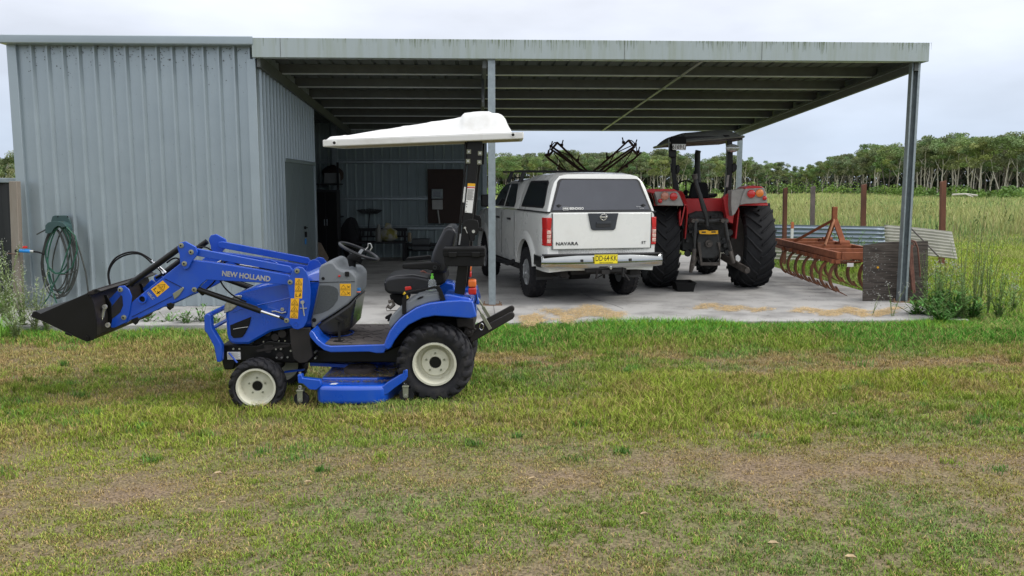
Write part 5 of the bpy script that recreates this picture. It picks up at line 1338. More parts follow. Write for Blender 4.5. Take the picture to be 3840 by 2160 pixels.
mb = MB(); mb.lathe([(.0335, zc(826)), (.0345, zc(826)), (.0345, zc(806)), (.0335, zc(806))], (p.x, 7.22, 0), 'z', 20); mb.build('bottle_label', mat('label_green', (.45, .62, .35), .5), wb)

tr.rotation_euler = (R(1.5), 0, 0); tr.location = (tr.location[0], tr.location[1], .012)
# ================================================================== WHITE PICKUP (seen from behind, three quarter)
PO = Vector((1.09, 13.65, SLAB_Z)); PYAW = R(13.5)
pk = thing('pickup_truck', 'white dual cab pickup with a hard canopy and roof bars parked in the open bay', 'pickup truck', PO, PYAW)
PM = WM[pk.name]
def LP(x, y, z): return PM @ Vector((x, y, z))
m_wp = mat('white_paint', (.74, .745, .72), .28, var=.03, vscale=2.5, coat=.5, col2=(.66, .655, .62), thr=(.5, .8), detail=9)
m_tint = mat('tinted_glass', (.012, .014, .018), .06, var=.1, vscale=2, coat=.5)
m_rglass = mat('rear_glass', (.050, .054, .068), .10, var=.08, vscale=3, coat=.4)
m_trim = mat('black_trim', (.018, .018, .02), .55)
m_steel_u = mat('underbody', (.014, .013, .013), .85, var=.3)
def lpart(mb, name, m, parent=None, **kw):
    mb.v = [tuple(PM @ Vector(p)) for p in mb.v]
    return mb.build(name, m, parent or pk, **kw)
RW = .405; FA = 3.28
def arch(y):
    z = .50
    for c in (0, FA):
        d = abs(y - c)
        if d < .53: z = max(z, .42 + math.sqrt(max(0, .53 ** 2 - d * d)) * 1.0)
    return z
def bw_(y):     # half width by station
    if y < -.9: return .865 + (y + 1.12) * .12
    if y > 3.9: return .89 - (y - 3.9) * .35
    return .895
def ztop(y):
    if y < .74: return 1.385
    if y < 3.0: return 1.37
    return 1.37 - (y - 3.0) * .10
ys = sorted(set([-1.10, -1.06, -.9, -.7, .65, .735] + [round(-.53 + 1.06 * k / 22, 4) for k in range(23)]))
def body_loft(ys, rear=False):
    rings = []
    for y in ys:
        w = bw_(y); zb = arch(y); zt = ztop(y)
        if y == ys[0] and rear: w -= .02
        half = [(0, zb + .02), (w - .30, zb + .02), (w - .03, zb), (w - .005, max(zb + .02, .72)), (w, max(zb + .04, .98)), (w - .008, zt - .14), (w - .03, zt - .03), (w - .05, zt), (0, zt)]
        rings.append([(x, y, z) for x, z in half] + [(-x, y, z) for x, z in half[1:-1][::-1]])
    mb = MB(); mb.loft(rings); return mb
lpart(body_loft(ys, True), 'tray_body', m_wp, smooth=30)
ys = sorted(set([.765, 1.2, 1.8, 2.3, 2.6] + [round(FA - .53 + 1.06 * k / 22, 4) for k in range(23)] + [3.9, 4.1, 4.2]))
cabb = lpart(body_loft(ys), 'cab_body', m_wp, smooth=30)
# flares
for sx in (-1, 1):
    for c in (0, FA):
        mb = MB(); rings = []
        for k in range(25):
            a = R(13) + R(155) * k / 24; ca, sa = math.cos(a), math.sin(a)
            rings.append([(sx * (.885 + dx), c - ca * r, .42 + sa * r) for r, dx in ((.515, -.02), (.515, .042), (.545, .050), (.60, .030), (.66, .002), (.66, -.02))])
        mb.loft(rings); lpart(mb, 'wheel_flare', m_wp, smooth=40)
        mb = MB(); rings = []
        for k in range(21):
            a = R(-5) + R(190) * k / 20
            rings.append([(sx * .86, c - math.cos(a) * .525, .42 + math.sin(a) * .525), (sx * .45, c - math.cos(a) * .525, .42 + math.sin(a) * .525)])
        mb.loft([r + [(r[1][0], r[1][1], r[1][2] + .01), (r[0][0], r[0][1], r[0][2] + .01)] for r in rings], caps=True); lpart(mb, 'wheel_well', m_steel_u)
# canopy
def gw(z): return .848 - (z - 1.385) * .30
def gring(y, zt, shear=0.0, w0=0.0, z0=1.395):
    half = [(gw(z0) - w0, z0), (gw(zt - .22) - w0, zt - .22), (gw(zt - .12) - w0 - .015, zt - .12), (gw(zt - .03) - .07 - w0, zt - .035), (gw(zt) - .17 - w0, zt - .008), (0, zt)]
    r = [(x, y + (z - z0) * shear, z) for x, z in half]
    return r + [(-x, y + (z - z0) * shear, z) for x, z in half[:-1][::-1]]
mb = MB(); mb.loft([gring(-1.075, 1.935, .30, .012), gring(-1.06, 1.955, .28), gring(-.6, 1.985), gring(.2, 1.985), gring(.68, 1.95), gring(.70, 1.93, 0, .02)])
cano = lpart(mb, 'canopy', m_wp, smooth=32)
mb = MB(); mb.loft([gring(.80, 1.86, 0, .02), gring(.88, 1.90, 0, 0), gring(1.2, 1.915), gring(1.9, 1.905), gring(2.25, 1.87), gring(2.45, 1.80, 0, .0), gring(2.8, 1.62, 0, .02), gring(3.1, 1.41 + .22, 0, .05)][:7])
cabt = lpart(mb, 'cab_roof', m_wp, smooth=32)
mb = MB()
for sx in (-1, 1): mb.box(sx * .835, sx * .872, -1.07, .70, 1.378, 1.398)
mb.box(-.85, .85, -1.095, -1.06, 1.378, 1.398); lpart(mb, 'canopy_seal', m_trim, cano)
def sidewin(pts, name, m, sx, parent, off=.004, th=.006, z_=0):
    mb = MB(); a = [(sx * (gw(z) + off), y, z) for y, z in pts]; b = [(sx * (gw(z) + off - th), y, z) for y, z in pts]
    n = len(pts); mb.add(a + b, [tuple(range(n)), tuple(range(n, 2 * n))] + [(i, (i + 1) % n, n + (i + 1) % n, n + i) for i in range(n)])
    return lpart(mb, name, m, parent)
cw = [(-.76, 1.47), (-.80, 1.52), (-.66, 1.80), (-.60, 1.83), (.34, 1.83), (.40, 1.79), (.52, 1.50), (.50, 1.47)]
rd = [(1.02, 1.42), (1.00, 1.50), (1.22, 1.80), (1.28, 1.82), (1.70, 1.82), (1.72, 1.42)]
fd = [(1.82, 1.42), (1.80, 1.82), (2.15, 1.80), (2.42, 1.68), (2.72, 1.42)]
for sx in (-1, 1):
    sidewin([(y + (-.03 if y < 0 else .03), z + (.03 if z > 1.6 else -.03)) for y, z in cw], 'window_seal', m_trim, sx, cano, off=.0025)
    sidewin(cw, 'side_window', m_tint, sx, cano, off=.005)
    sidewin(rd, 'rear_door_window', m_tint, sx, cabt); sidewin(fd, 'front_door_window', m_tint, sx, cabt)
    for y in (1.74, .78, 2.82):
        mb = MB(); mb.box(sx * .894, sx * .8985, y, y + .008, .60, 1.35); lpart(mb, 'door_gap', m_trim, cabb)
    for y in (1.05, 1.93):
        mb = MB(); mb.box(sx * .89, sx * .925, y, y + .17, 1.20, 1.235); lpart(mb, 'door_handle', m_trim, cabb, bevel=.008)
    mb = MB(); mb.tube([(sx * .90, .82, .50), (sx * .96, 1.0, .46), (sx * .96, 2.5, .46), (sx * .90, 2.7, .50)], .045, 8); lpart(mb, 'side_step', m_trim)
    mb = MB(); mb.box(sx * .60, sx * .885, .55, 2.75, .40, .50); lpart(mb, 'sill', m_steel_u, bevel=.02)
    mb = MB(); mb.prism([(2.55, 1.40), (2.70, 1.38), (2.72, 1.60), (2.60, 1.62)], sx * .90, sx * 1.08, 'x'); lpart(mb, 'door_mirror', m_trim, cabb, bevel=.02)
    # mud flap
    mb = MB(); mb.box(sx * .58, sx * .86, -.52, -.505, .33, .62); lpart(mb, 'mud_flap', m_trim, bevel=.003)
    # tail lamp
    lp = bpy.data.objects.new('tail_lamp', None); COL.objects.link(lp); lp.parent = pk; WM[lp.name] = WM[pk.name].copy()
    def lampseg(z0, z1, m, nm, d=0.0):
        mb = MB(); x0, x1 = .785 + d, .880
        f = (z0 - .89) / .42; g = (z1 - .89) / .42; k0 = .012 * math.sin(math.pi * min(1, max(0, f))); k1 = .012 * math.sin(math.pi * min(1, max(0, g)))
        pts = lambda z, k: [(sx * (x0 + .0 + k), -1.118, z), (sx * (x1 - .02), -1.112, z), (sx * (x1 + .006), -1.06, z), (sx * (x1 + .008), -.93 - k, z), (sx * (x1 - .04), -.93, z), (sx * x0, -1.05, z)]
        mb.loft([pts(z0, k0), pts(z1, k1)]); lpart(mb, nm, m, lp, bevel=.006)
    lampseg(.895, .93, m_redlens, 'reflector'); lampseg(.93, 1.15, m_redlens, 'red_rim', 0)
    lampseg(1.15, 1.31, m_redlens, 'brake_lens')
    for zi in (.965, 1.03, 1.095):
        mb = MB(); mb.box(sx * .800, sx * .858, -1.122, -1.10, zi - .028, zi + .028); lpart(mb, 'indicator_lens', mat('clear_lens', (.62, .42, .36), .15, var=.4, vscale=40, coat=.5), lp, bevel=.006)
# rear glass door of the canopy (leans forward going up)
def rw(x, z, d=0.0): return (x, -1.078 + (z - 1.395) * .30 - d, z)
def rquad(pts, name, m, parent, d, th=.006, **kw):
    mb = MB(); n = len(pts)
    a = [rw(x, z, d) for x, z in pts]; b = [rw(x, z, d - th) for x, z in pts]
    mb.add(a + b, [tuple(range(n)), tuple(range(n, 2 * n))] + [(i, (i + 1) % n, n + (i + 1) % n, n + i) for i in range(n)]); return lpart(mb, name, m, parent, **kw)
def rounded(wb, wt, z0, z1, r):
    pts = [(-wb, z0), (wb, z0)]
    for k in range(6):
        a = R(15 * k); pts.append((wt - r + r * math.cos(a * .999), z1 - r + r * math.sin(a)))
    for k in range(6):
        a = R(90 + 18 * k); pts.append((-wt + r + r * math.cos(a), z1 - r + r * math.sin(a)))
    return pts
rquad(rounded(.80, .665, 1.40, 1.885, .09), 'glass_frame', m_trim, cano, .004)
rg_ = rquad(rounded(.765, .625, 1.42, 1.865, .07), 'rear_glass', m_rglass, cano, .010)
for sx in (-1, 1):
    mb = MB(); c = rw(sx * .665, 1.487, .014); mb.lathe([(.001, 0), (.022, 0), (.02, -.02), (.001, -.022)], c, 'y', 14, closed=False); mb.prism([(c[0] - .045, c[2]), (c[0], c[2] + .022), (c[0] + .045, c[2]), (c[0], c[2] - .022)], c[1] - .006, c[1] + .004); lpart(mb, 'window_lock', m_trim, cano, bevel=.002)
# tailgate
mb = MB(); mb.box(-.772, .772, -1.125, -1.08, .84, 1.375); tg = lpart(mb, 'tailgate', m_wp, bevel=.012)
for x in (-.783, .777):
    mb = MB(); mb.box(x, x + .006, -1.116, -1.10, .84, 1.375); lpart(mb, 'panel_gap', m_trim, tg)
mb = MB(); mb.prism([(-.235, 1.372), (.245, 1.372), (.225, 1.28), (.20, 1.145), (.175, 1.12), (-.155, 1.12), (-.185, 1.145), (-.215, 1.28)], -1.139, -1.126); hs = lpart(mb, 'handle_panel', mat('charcoal_trim', (.030, .034, .042), .45), tg, bevel=.005)
mb = MB(); mb.box(-.11, .125, -1.146, -1.139, 1.165, 1.245); lpart(mb, 'handle_recess', m_trim, hs, bevel=.004); mb = MB(); mb.box(-.105, .12, -1.152, -1.146, 1.215, 1.245); lpart(mb, 'tailgate_handle', MATS['charcoal_trim'], hs, bevel=.003)
mb = MB(); mb.lathe([(.040, 0), (.052, 0), (.052, -.006), (.040, -.006)], (.005, -1.141, 1.315), 'y', 28); mb.box(-.055, .065, -1.150, -1.141, 1.303, 1.327); lpart(mb, 'badge', m_chrome, hs, bevel=.0015)
TM = lambda x, y, z: PM @ Matrix.Translation((x, y, z)) @ Matrix.Rotation(R(90), 4, 'X')
m_dl = mat('dark_letter', (.05, .05, .055), .3, metal=.6)
text('NAVARA', .066, TM(-.555, -1.128, .925), m_dl, 'lettering', tg, extr=.002, bold=.0015, spacing=1.08, sx=1.25)
text('ST', .060, TM(.66, -1.128, .925), m_dl, 'lettering', tg, extr=.002, sx=1.2)
GM = lambda x, z: PM @ Matrix.Translation(rw(x, z, .018)) @ Matrix.Rotation(R(90) - math.atan(.30), 4, 'X')
text('BENDIGO', .050, GM(-.395, 1.442), m_white, 'lettering', rg_, extr=.0004, bold=.0012)
text('ARB', .036, GM(-.565, 1.442), m_white, 'lettering', rg_, extr=.0004, bold=.001, sx=1.2)
mb = MB(); o2 = [rw(x, z, .019) for x, z in ((-.62, 1.442), (-.605, 1.464), (-.525, 1.464), (-.51, 1.442), (-.525, 1.420), (-.605, 1.420))]; mb.tube(o2, .0022, 5, closed=True); lpart(mb, 'lettering', m_white, rg_)
text('Canopy', .022, GM(.585, 1.466), MATS['silver_letter'], 'lettering', rg_, extr=.0004); text('by ARB', .022, GM(.635, 1.440), MATS['silver_letter'], 'lettering', rg_, extr=.0004)
# bumper: chrome ends, step in the middle
def bump(x): return -1.255 + .085 * (abs(x) / .93) ** 3
mb = MB(); rings = []
for k in range(33):
    x = -.955 + 1.91 * k / 32; y = bump(x); e = 1 - .10 * max(0, (abs(x) - .85) / .1)
    mid = .66; h = .092 * e; back = .16 if abs(x) < .9 else .3
    rings.append([(x, y + .035, mid - h), (x, y + .006, mid - h + .03), (x, y, mid), (x, y + .012, mid + h - .03), (x, y + .03, mid + h), (x, y + back, mid + h), (x, y + back, mid - h)])
mb.loft(rings); bp = lpart(mb, 'rear_bumper', mat('dull_chrome', (.42, .43, .42), .14, metal=1.0, var=.06, vscale=3), smooth=40)
for sx in (-1, 1):
    mb = MB(); mb.prism([(sx * .955, -1.16), (sx * .93, -1.16), (sx * .90, -.62), (sx * .93, -.62)], .58, .745, 'z'); lpart(mb, 'bumper_end', MATS['dull_chrome'], bp, bevel=.01)
mb = MB(); mb.box(-.93, .93, -1.22, -1.09, .752, .775); lpart(mb, 'bumper_step', m_trim, bp, bevel=.006)
mb = MB(); mb.box(-.68, .68, -1.10, -1.0, .775, .838); lpart(mb, 'bumper_gap', m_steel_u, bp)
for x in (-.36, .40):
    mb = MB(); mb.box(x - .02, x + .02, -1.262, -1.25, .66, .70); lpart(mb, 'bumper_light', m_trim, bp, bevel=.002)
mb = MB(); mb.box(-.178, .188, -1.285, -1.272, .628, .768); npl = lpart(mb, 'number_plate', mat('plate_yellow', (.80, .66, .02), .4, var=.03), bp, bevel=.003)
mb = MB(); e = .004
for q in ((-.172, .182, .762, .765), (-.172, .182, .631, .634), (-.175, -.172, .631, .765), (.182, .185, .631, .765)): mb.box(q[0], q[1], -1.2862, -1.2855, q[2], q[3])
lpart(mb, 'plate_border', m_ink, npl)
text('DD\u00b764\u00b7KK', .112, TM(.005, -1.2858, .708), m_ink, 'lettering', npl, extr=.0008, bold=.0006, sx=.70)
text('NEW SOUTH WALES', .024, TM(.005, -1.2858, .646), m_ink, 'lettering', npl, extr=.0008, sx=.95)
# tow bar and underbody
mb = MB(); mb.box(-.28, .36, -1.20, -1.14, .50, .55); mb.box(-.05, .07, -1.26, -1.15, .47, .53); mb.box(.02, .025, -1.2, -1.1, .4, .5)
mb.bar((-.10, -1.2, .52), (-.12, -1.2, .40), .02, .03); mb.bar((.30, -1.2, .56), (.30, -1.2, .42), .02, .03); mb.bar((.30, -1.2, .50), (.42, -1.17, .36), .02, .02); mb.bar((-.10, -1.21, .42), (.05, -1.22, .5), .015, .015)
lpart(mb, 'tow_bar', m_steel_u, bevel=.004)
mb = MB(); mb.lathe([(.001, 0), (.018, 0), (.025, .02), (.02, .045), (.001, .05)], (.10, -1.22, .54), 'z', 14, closed=False); lpart(mb, 'tow_ball', m_chrome, smooth=50)
mb = MB(); mb.tube([(-.78, 0, RW), (-.2, 0, RW), (-.16, 0, RW), (.16, 0, RW), (.2, 0, RW), (.78, 0, RW)], [.045, .05, .14, .14, .05, .045], 14); mb.box(-.45, .45, -1.0, 3.6, .45, .52); mb.box(-.6, -.5, -1.0, 3.4, .42, .55); mb.box(.5, .6, -1.0, 3.4, .42, .55); mb.tube([(-.5, -1.0, .43), (-.5, -.6, .40)], .03, 8)
lpart(mb, 'chassis', m_steel_u)
# wheels
m_alloy = mat('alloy', (.55, .56, .57), .3, metal=.7, var=.05)
for sx in (-1, 1):
    for c in (0, FA):
        W2 = bpy.data.objects.new('wheel', None); COL.objects.link(W2); W2.parent = pk; WM[W2.name] = WM[pk.name].copy()
        cx = sx * .775
        mb = MB(); r = RW; h = .13
        mb.lathe([(.205, -h * .75), (.25, -h * .95), (.32, -h), (r - .035, -h * .96), (r - .008, -h * .80), (r, -h * .5), (r, h * .5), (r - .008, h * .80), (r - .035, h * .96), (.32, h), (.25, h * .95), (.205, h * .75)], (cx, c, r), 'x', 48)
        for k in range(40):
            a = 2 * math.pi * k / 40
            for q in (-1, 1):
                mb.bar((cx + q * h * .98, c + (r - .03) * math.sin(a), r + (r - .03) * math.cos(a)), (cx + q * h * .35, c + (r + .001) * math.sin(a + .05), r + (r + .001) * math.cos(a + .05)), .030, .016, (0, math.sin(a), math.cos(a)))
        lpart(mb, 'tyre', m_rub, W2)
        mb = MB(); o_ = sx * h
        mb.lathe([(.21, o_ * .80), (.205, o_ * .86), (.195, o_ * .80), (.19, o_ * .3), (.001, o_ * .25), (.001, -o_ * .5), (.20, -o_ * .7)], (cx, c, r), 'x', 36)
        for k in range(6):
            a = 2 * math.pi * k / 6
            mb.bar((cx + o_ * .72, c + .04 * math.sin(a), r + .04 * math.cos(a)), (cx + o_ * .72, c + .198 * math.sin(a), r + .198 * math.cos(a)), .058, .03, (0, math.cos(a), -math.sin(a)))
        mb.disc((cx + o_ * .5, c, r), .06, o_ * .32, 'x', 18)
        lpart(mb, 'rim', m_alloy, W2, smooth=35)
# roof bars
for y in (1.15, 2.05):
    mb = MB(); mb.box(-.80, .80, y - .035, y + .035, 2.02, 2.045); rb = lpart(mb, 'roof_bar', m_trim, bevel=.008)
    for sx in (-1, 1):
        mb = MB(); mb.prism([(sx * .60, 2.02), (sx * .66, 2.02), (sx * .74, 1.84), (sx * .66, 1.86)], y - .03, y + .03); lpart(mb, 'bar_foot', m_trim, rb, bevel=.004)
for sx in (-1, 1):
    mb = MB(); mb.tube([(sx * .60, .95, 1.93), (sx * .60, 2.2, 1.92)], .012, 6); lpart(mb, 'roof_rail', m_trim)
# ================================================================== FOLDED SPRAYER BOOM behind the pickup
m_rustd = mat('dark_rust', (.055, .022, .018), .85, var=.4, vscale=12)
BY = 19.0
sb = thing('folded_spray_boom', 'dark rusty lattice boom folded into two raised arms behind the white pickup', 'boom', P(2215, 900, BY))
def mt(name, lines, r, Y0=BY):
    mb = MB()
    for ln in lines:
        P_ = [W1('M', x, y, Y0 + (d if len(q) > 2 else 0)) for q in ln for (x, y, d) in [(q[0], q[1], q[2] if len(q) > 2 else 0)]]
        mb.tube(P_, r, 6)
    return mb.build(name, m_rustd, sb)
L1 = mt('left_boom_frame', [[(515, 315), (800, 580), (1150, 920), (1300, 1065)], [(400, 470, .3), (700, 680, .3), (1040, 940, .3), (1200, 1065, .3)], [(440, 430, .15), (800, 720, .15), (1040, 925, .15)], [(240, 570, .4), (350, 670, .4), (520, 800, .4), (690, 930, .4), (860, 1065, .4)]], .024)
mt('left_boom_end', [[(515, 315), (385, 465, .3), (420, 490, .3), (330, 600, .4)]], .028)
mt('left_boom_brace', [[(515, 310), (450, 315, .1), (380, 390, .3), (340, 480, .4), (330, 600, .4)], [(440, 430, .15), (590, 510), (790, 595)], [(800, 610), (915, 815, .15)], [(440, 540, .3), (590, 750, .35), (720, 925, .4)], [(925, 830, .15), (1100, 920)]], .012)
L2 = mt('right_boom_frame', [[(2045, 265), (1740, 550), (1290, 930), (1130, 1065)], [(2150, 410, .15), (1650, 755, .15), (1420, 930, .15), (1250, 1065, .15)], [(2120, 480, .3), (1780, 740, .3), (1520, 935, .3), (1350, 1065, .3)], [(2320, 520, .4), (2180, 650, .4), (1980, 800, .4), (1810, 940, .4), (1660, 1065, .4)]], .024)
mt('right_boom_end', [[(2045, 265), (2170, 410, .15), (2120, 460, .3), (2230, 560, .4)]], .028)
mt('right_boom_brace', [[(2045, 262), (2110, 270, .1), (2190, 340, .2), (2220, 450, .4), (2215, 590, .4)], [(2110, 380, .15), (1930, 460), (1760, 545)], [(1740, 560), (1620, 770, .15)], [(2120, 500, .3), (1960, 740, .35), (1820, 935, .4)], [(1600, 780, .15), (1370, 885)]], .012)
for x, y, a in ((610, 365, 1), (955, 690, 1), (380, 390, 0), (300, 575, 0), (545, 870, 0), (1935, 310, -1), (1590, 630, -1), (2190, 355, 0), (2250, 510, 0), (2005, 820, 0), (1085, 0, 9)):
    if a == 9: continue
    p = W1('M', x, y, BY + .1); mb = MB(); mb.disc((p.x, p.y, p.z - .03), .035, .06, 'z', 8); mb.bar((p.x, p.y, p.z), (p.x + .03 * (a or 1), p.y - .02, p.z + .11), .02, .02); mb.build('nozzle', m_rustd, sb)
c = W1('M', 1215, 930, BY + .2)
mb = MB(); mb.tube([(c.x, c.y, gz(np.array([c.x]), np.array([c.y]))[0]), (c.x, c.y, c.z + .0)], .05, 8); mb.box(c.x - .9, c.x + .9, c.y - .04, c.y + .04, .9, .98)
for dx in (-.85, .85): mb.box(c.x + dx - .04, c.x + dx + .04, c.y - .04, c.y + .04, -.0, .95)
mb.build('centre_frame', m_rustd, sb)
# ================================================================== RED TRACTOR (seen from behind)
RY = 14.85
rt0 = P(2657, 1073, RY)
rt = thing('red_tractor', 'large red farm tractor seen from behind, with a small roof and big lugged tyres', 'tractor', (3.40, RY, SLAB_Z))
m_redp = mat('faded_red_paint', (.42, .018, .022), .40, var=.15, vscale=5, coat=.1)
m_rgrey = mat('dusty_grey_paint', (.27, .255, .24), .7, var=.15, vscale=12)
m_iron = mat('greasy_iron', (.022, .023, .023), .55, var=.5, vscale=18, bump=.2, bscale=60)
m_iron2 = mat('worn_steel', (.075, .065, .058), .5, var=.4, vscale=14, metal=.4)
m_oldrub = mat('old_tyre', (.016, .0165, .0185), .8, var=.3, vscale=7, bump=.15, bscale=40, spec=.3)
def bigwheel(cx, cy, r, w, nl, rim):
    W2 = bpy.data.objects.new('wheel', None); COL.objects.link(W2); W2.parent = rt; WM[W2.name] = WM[rt.name].copy()
    c = (cx, cy, SLAB_Z + r - .005); h = w / 2; rb = r - .045
    mb = MB(); mb.lathe([(rim, -h * .7), (rim + .08, -h * .95), (rb - .12, -h), (rb - .03, -h * .93), (rb, -h * .6), (rb + .008, 0), (rb, h * .6), (rb - .03, h * .93), (rb - .12, h), (rim + .08, h * .95), (rim, h * .7)], c, 'x', 64)
    for sd in (-1, 1):
        for k in range(nl):
            a0 = 2 * math.pi * (k + (.5 if sd > 0 else 0)) / nl; lw = .022 * (.79 / r)
            rings = []
            for f, ri, ro, sk in ((.0, rb, r, 0), (.35, rb, r - .002, .10), (.7, rb - .01, r - .012, .235), (.95, rb - .05, r - .035, .34), (1.04, rb - .11, r - .10, .37)):
                a = a0 - sk * (.79 / r) ** .5; ring = []
                for rr, da in ((ri, -lw * 1.4), (ro, -lw), (ro, lw), (ri, lw * 1.4)):
                    ring.append((c[0] + sd * h * f + (sd * .004 if rr == ro and f > .9 else 0), c[1] - rr * math.sin(a + da), c[2] + rr * math.cos(a + da)))
                rings.append(ring)
            mb.loft(rings)
    mb.build('tyre', m_oldrub, W2, bevel=.006, seg=1)
    mb = MB(); mb.lathe([(rim + .01, -h * .72), (rim + .01, -h * .8), (rim - .02, -h * .7), (rim - .03, 0), (.12, .02), (.001, .02), (.001, .05), (rim - .03, .05), (rim - .02, h * .7), (rim + .01, h * .8), (rim + .01, h * .72)], c, 'x', 40); mb.build('rim', m_rgrey, W2, smooth=40)
bigwheel(2.60, RY, .79, .50, 22, .46); bigwheel(4.20, RY, .79, .52, 22, .46)
bigwheel(2.80, 17.15, .50, .34, 18, .30); bigwheel(3.98, 17.15, .50, .34, 18, .30)
def bp_(name, k, pts, y0, y1, m, parent=None, bevel=.01, seg=2, yr=None, label=None):
    mb = MB(); mb.prism(XZ(k, pts, y0 if yr is None else yr), y0, y1); return mb.build(name, m, parent or rt, bevel=bevel, seg=seg, label=label)
# body behind the linkage
bp_('rear_panel', 'E', [(440, 650), (800, 645), (852, 740), (850, 840), (800, 850), (640, 800), (560, 830), (430, 872), (415, 760)], 14.55, 14.75, m_redp)
bp_('seat_platform', 'E', [(470, 655), (800, 650), (800, 690), (470, 690)], 14.7, 16.0, m_iron)
bp_('transmission', 'E', [(440, 800), (560, 750), (770, 750), (800, 830), (840, 960), (800, 1080), (560, 1085), (440, 1070), (430, 900)], 14.45, 16.0, m_iron, bevel=.03)
bp_('engine_body', 'E', [(520, 700), (720, 700), (730, 1080), (530, 1080)], 16.0, 18.0, m_iron, bevel=.03)
mb = MB(); mb.box(3.10, 3.85, 16.3, 18.2, 1.25, 1.55); mb.build('bonnet', m_redp, rt, bevel=.05, seg=3)
pt = bp_('drive_housing', 'E', [(575, 930), (735, 930), (745, 1000), (735, 1110), (690, 1130), (600, 1128), (565, 1090), (560, 990)], 14.22, 14.5, m_iron, bevel=.02)
p = W1('E', 655, 1008, 14.2); mb = MB(); mb.lathe([(.03, 0), (.062, 0), (.062, -.05), (.03, -.05)], (p.x, 14.22, p.z), 'y', 20); mb.disc((p.x, 14.23, p.z), .025, -.08, 'y', 10); mb.build('power_take_off', m_iron2, pt)
bp_('drawbar_frame', 'E', [(565, 1000), (590, 1000), (600, 1100), (605, 1160), (740, 1160), (745, 1080), (725, 1000), (750, 1000), (748, 1185), (590, 1185)], 14.15, 14.2, m_iron2, bevel=.004)
bp_('guard_band', 'E', [(578, 905), (640, 900), (660, 908), (730, 903), (732, 932), (660, 935), (584, 932)], 14.12, 14.14, m_yel, pt, bevel=.003)
mb = MB(); a = W1('E', 600, 918, 14.11); b = W1('E', 712, 916, 14.11)
for f in (.05, .15, .25, .75, .85, .95): q = a.lerp(b, f); mb.box(q.x - .012, q.x + .012, 14.117, 14.12, q.z - .012, q.z + .012)
mb.build('guard_marks', m_ink, pt)
rg = random.Random(12)
mb = MB()
for k in range(46):
    x, y = rg.uniform(450, 830), rg.uniform(760, 1090); p = W1('E', x, y, 14.42); s_ = rg.uniform(.015, .06)
    if rg.random() < .5: mb.disc((p.x, 14.42, p.z), s_, -rg.uniform(.02, .09), 'y', 10)
    else: mb.box(p.x - s_, p.x + s_, 14.36, 14.47, p.z - s_ * .6, p.z + s_ * .6)
for k in range(7):
    x, y = rg.uniform(470, 800), rg.uniform(740, 900); mb.tube(WL('E', [(x, y), (x + rg.uniform(-60, 60), y + 60), (x + rg.uniform(-60, 60), y + 160)], 14.38), .012, 6)
mb.build('castings', m_iron, pt, bevel=.004)
# linkage
lk2 = bpy.data.objects.new('rear_linkage', None); COL.objects.link(lk2); lk2.parent = rt; WM[lk2.name] = WM[rt.name].copy()
def rod(name, pts, r, Y, m=m_iron, k='E', seg=8):
    mb = MB(); mb.tube(WL(k, pts, Y), r, seg); return mb.build(name, m, lk2, smooth=50)
rod('lift_rod', [(552, 830), (545, 940), (540, 1060)], [.028, .030, .022], 14.0); rod('lift_rod_end', [(540, 1050), (532, 1140), (518, 1190), (512, 1240)], [.035, .045, .035, .03], 13.95, m_iron2)
rod('lift_rod', [(785, 830), (805, 960), (828, 1080)], [.028, .032, .022], 14.0); rod('lift_rod_end', [(825, 1070), (845, 1140), (855, 1165)], [.03, .035, .03], 13.95, m_iron2)
rod('lift_fork', [(820, 980), (845, 1080), (860, 1150)], .012, 13.95, m_iron2)
rod('lift_shaft', [(500, 832), (560, 822), (640, 830), (760, 820), (805, 825)], [.035, .05, .04, .05, .035], 14.15)
for x in (527, 553, 762, 792):
    mb = MB(); p = W1('E', x, 826, 14.05); mb.disc((p.x, 14.1, p.z), .035, -.12, 'y', 12); mb.build('arm_end', m_iron2, lk2, bevel=.003)
mb = MB(); a, b = W1('E', 760, 1110, 14.4), W1('E', 965, 1225, 13.75); mb.bar(a, b, .045, .11); mb.disc((b.x, 13.74, b.z), .045, .04, 'y', 16); mb.build('lower_arm', m_iron2, lk2, bevel=.006)
mb = MB(); a, b = W1('E', 560, 1100, 14.5), W1('E', 520, 1200, 13.75); mb.bar(a, b, .045, .11); mb.build('lower_arm', m_iron2, lk2, bevel=.006)
rod('top_link', [(545, 470), (555, 530), (590, 640), (615, 720), (640, 800), (645, 870)], [.025, .035, .035, .045, .035, .03], 14.1)
rod('top_link_end', [(540, 455), (548, 495)], [.05, .045], 14.05, m_iron2)
bp_('side_guard', 'E', [(870, 1110), (888, 1095), (910, 1115), (912, 1140), (895, 1160), (872, 1145)], 14.2, 14.22, m_white)
# exhaust standing ahead of the seat
mb = MB(); mb.tube([W1('E', 562, 520, 16.3), W1('E', 562, 430, 16.3)], .07, 14); mb.tube([W1('E', 564, 440, 16.3), W1('E', 566, 290, 16.3), W1('E', 572, 265, 16.3)], .055, 14); mb.build('exhaust_stack', m_iron, rt, smooth=40)
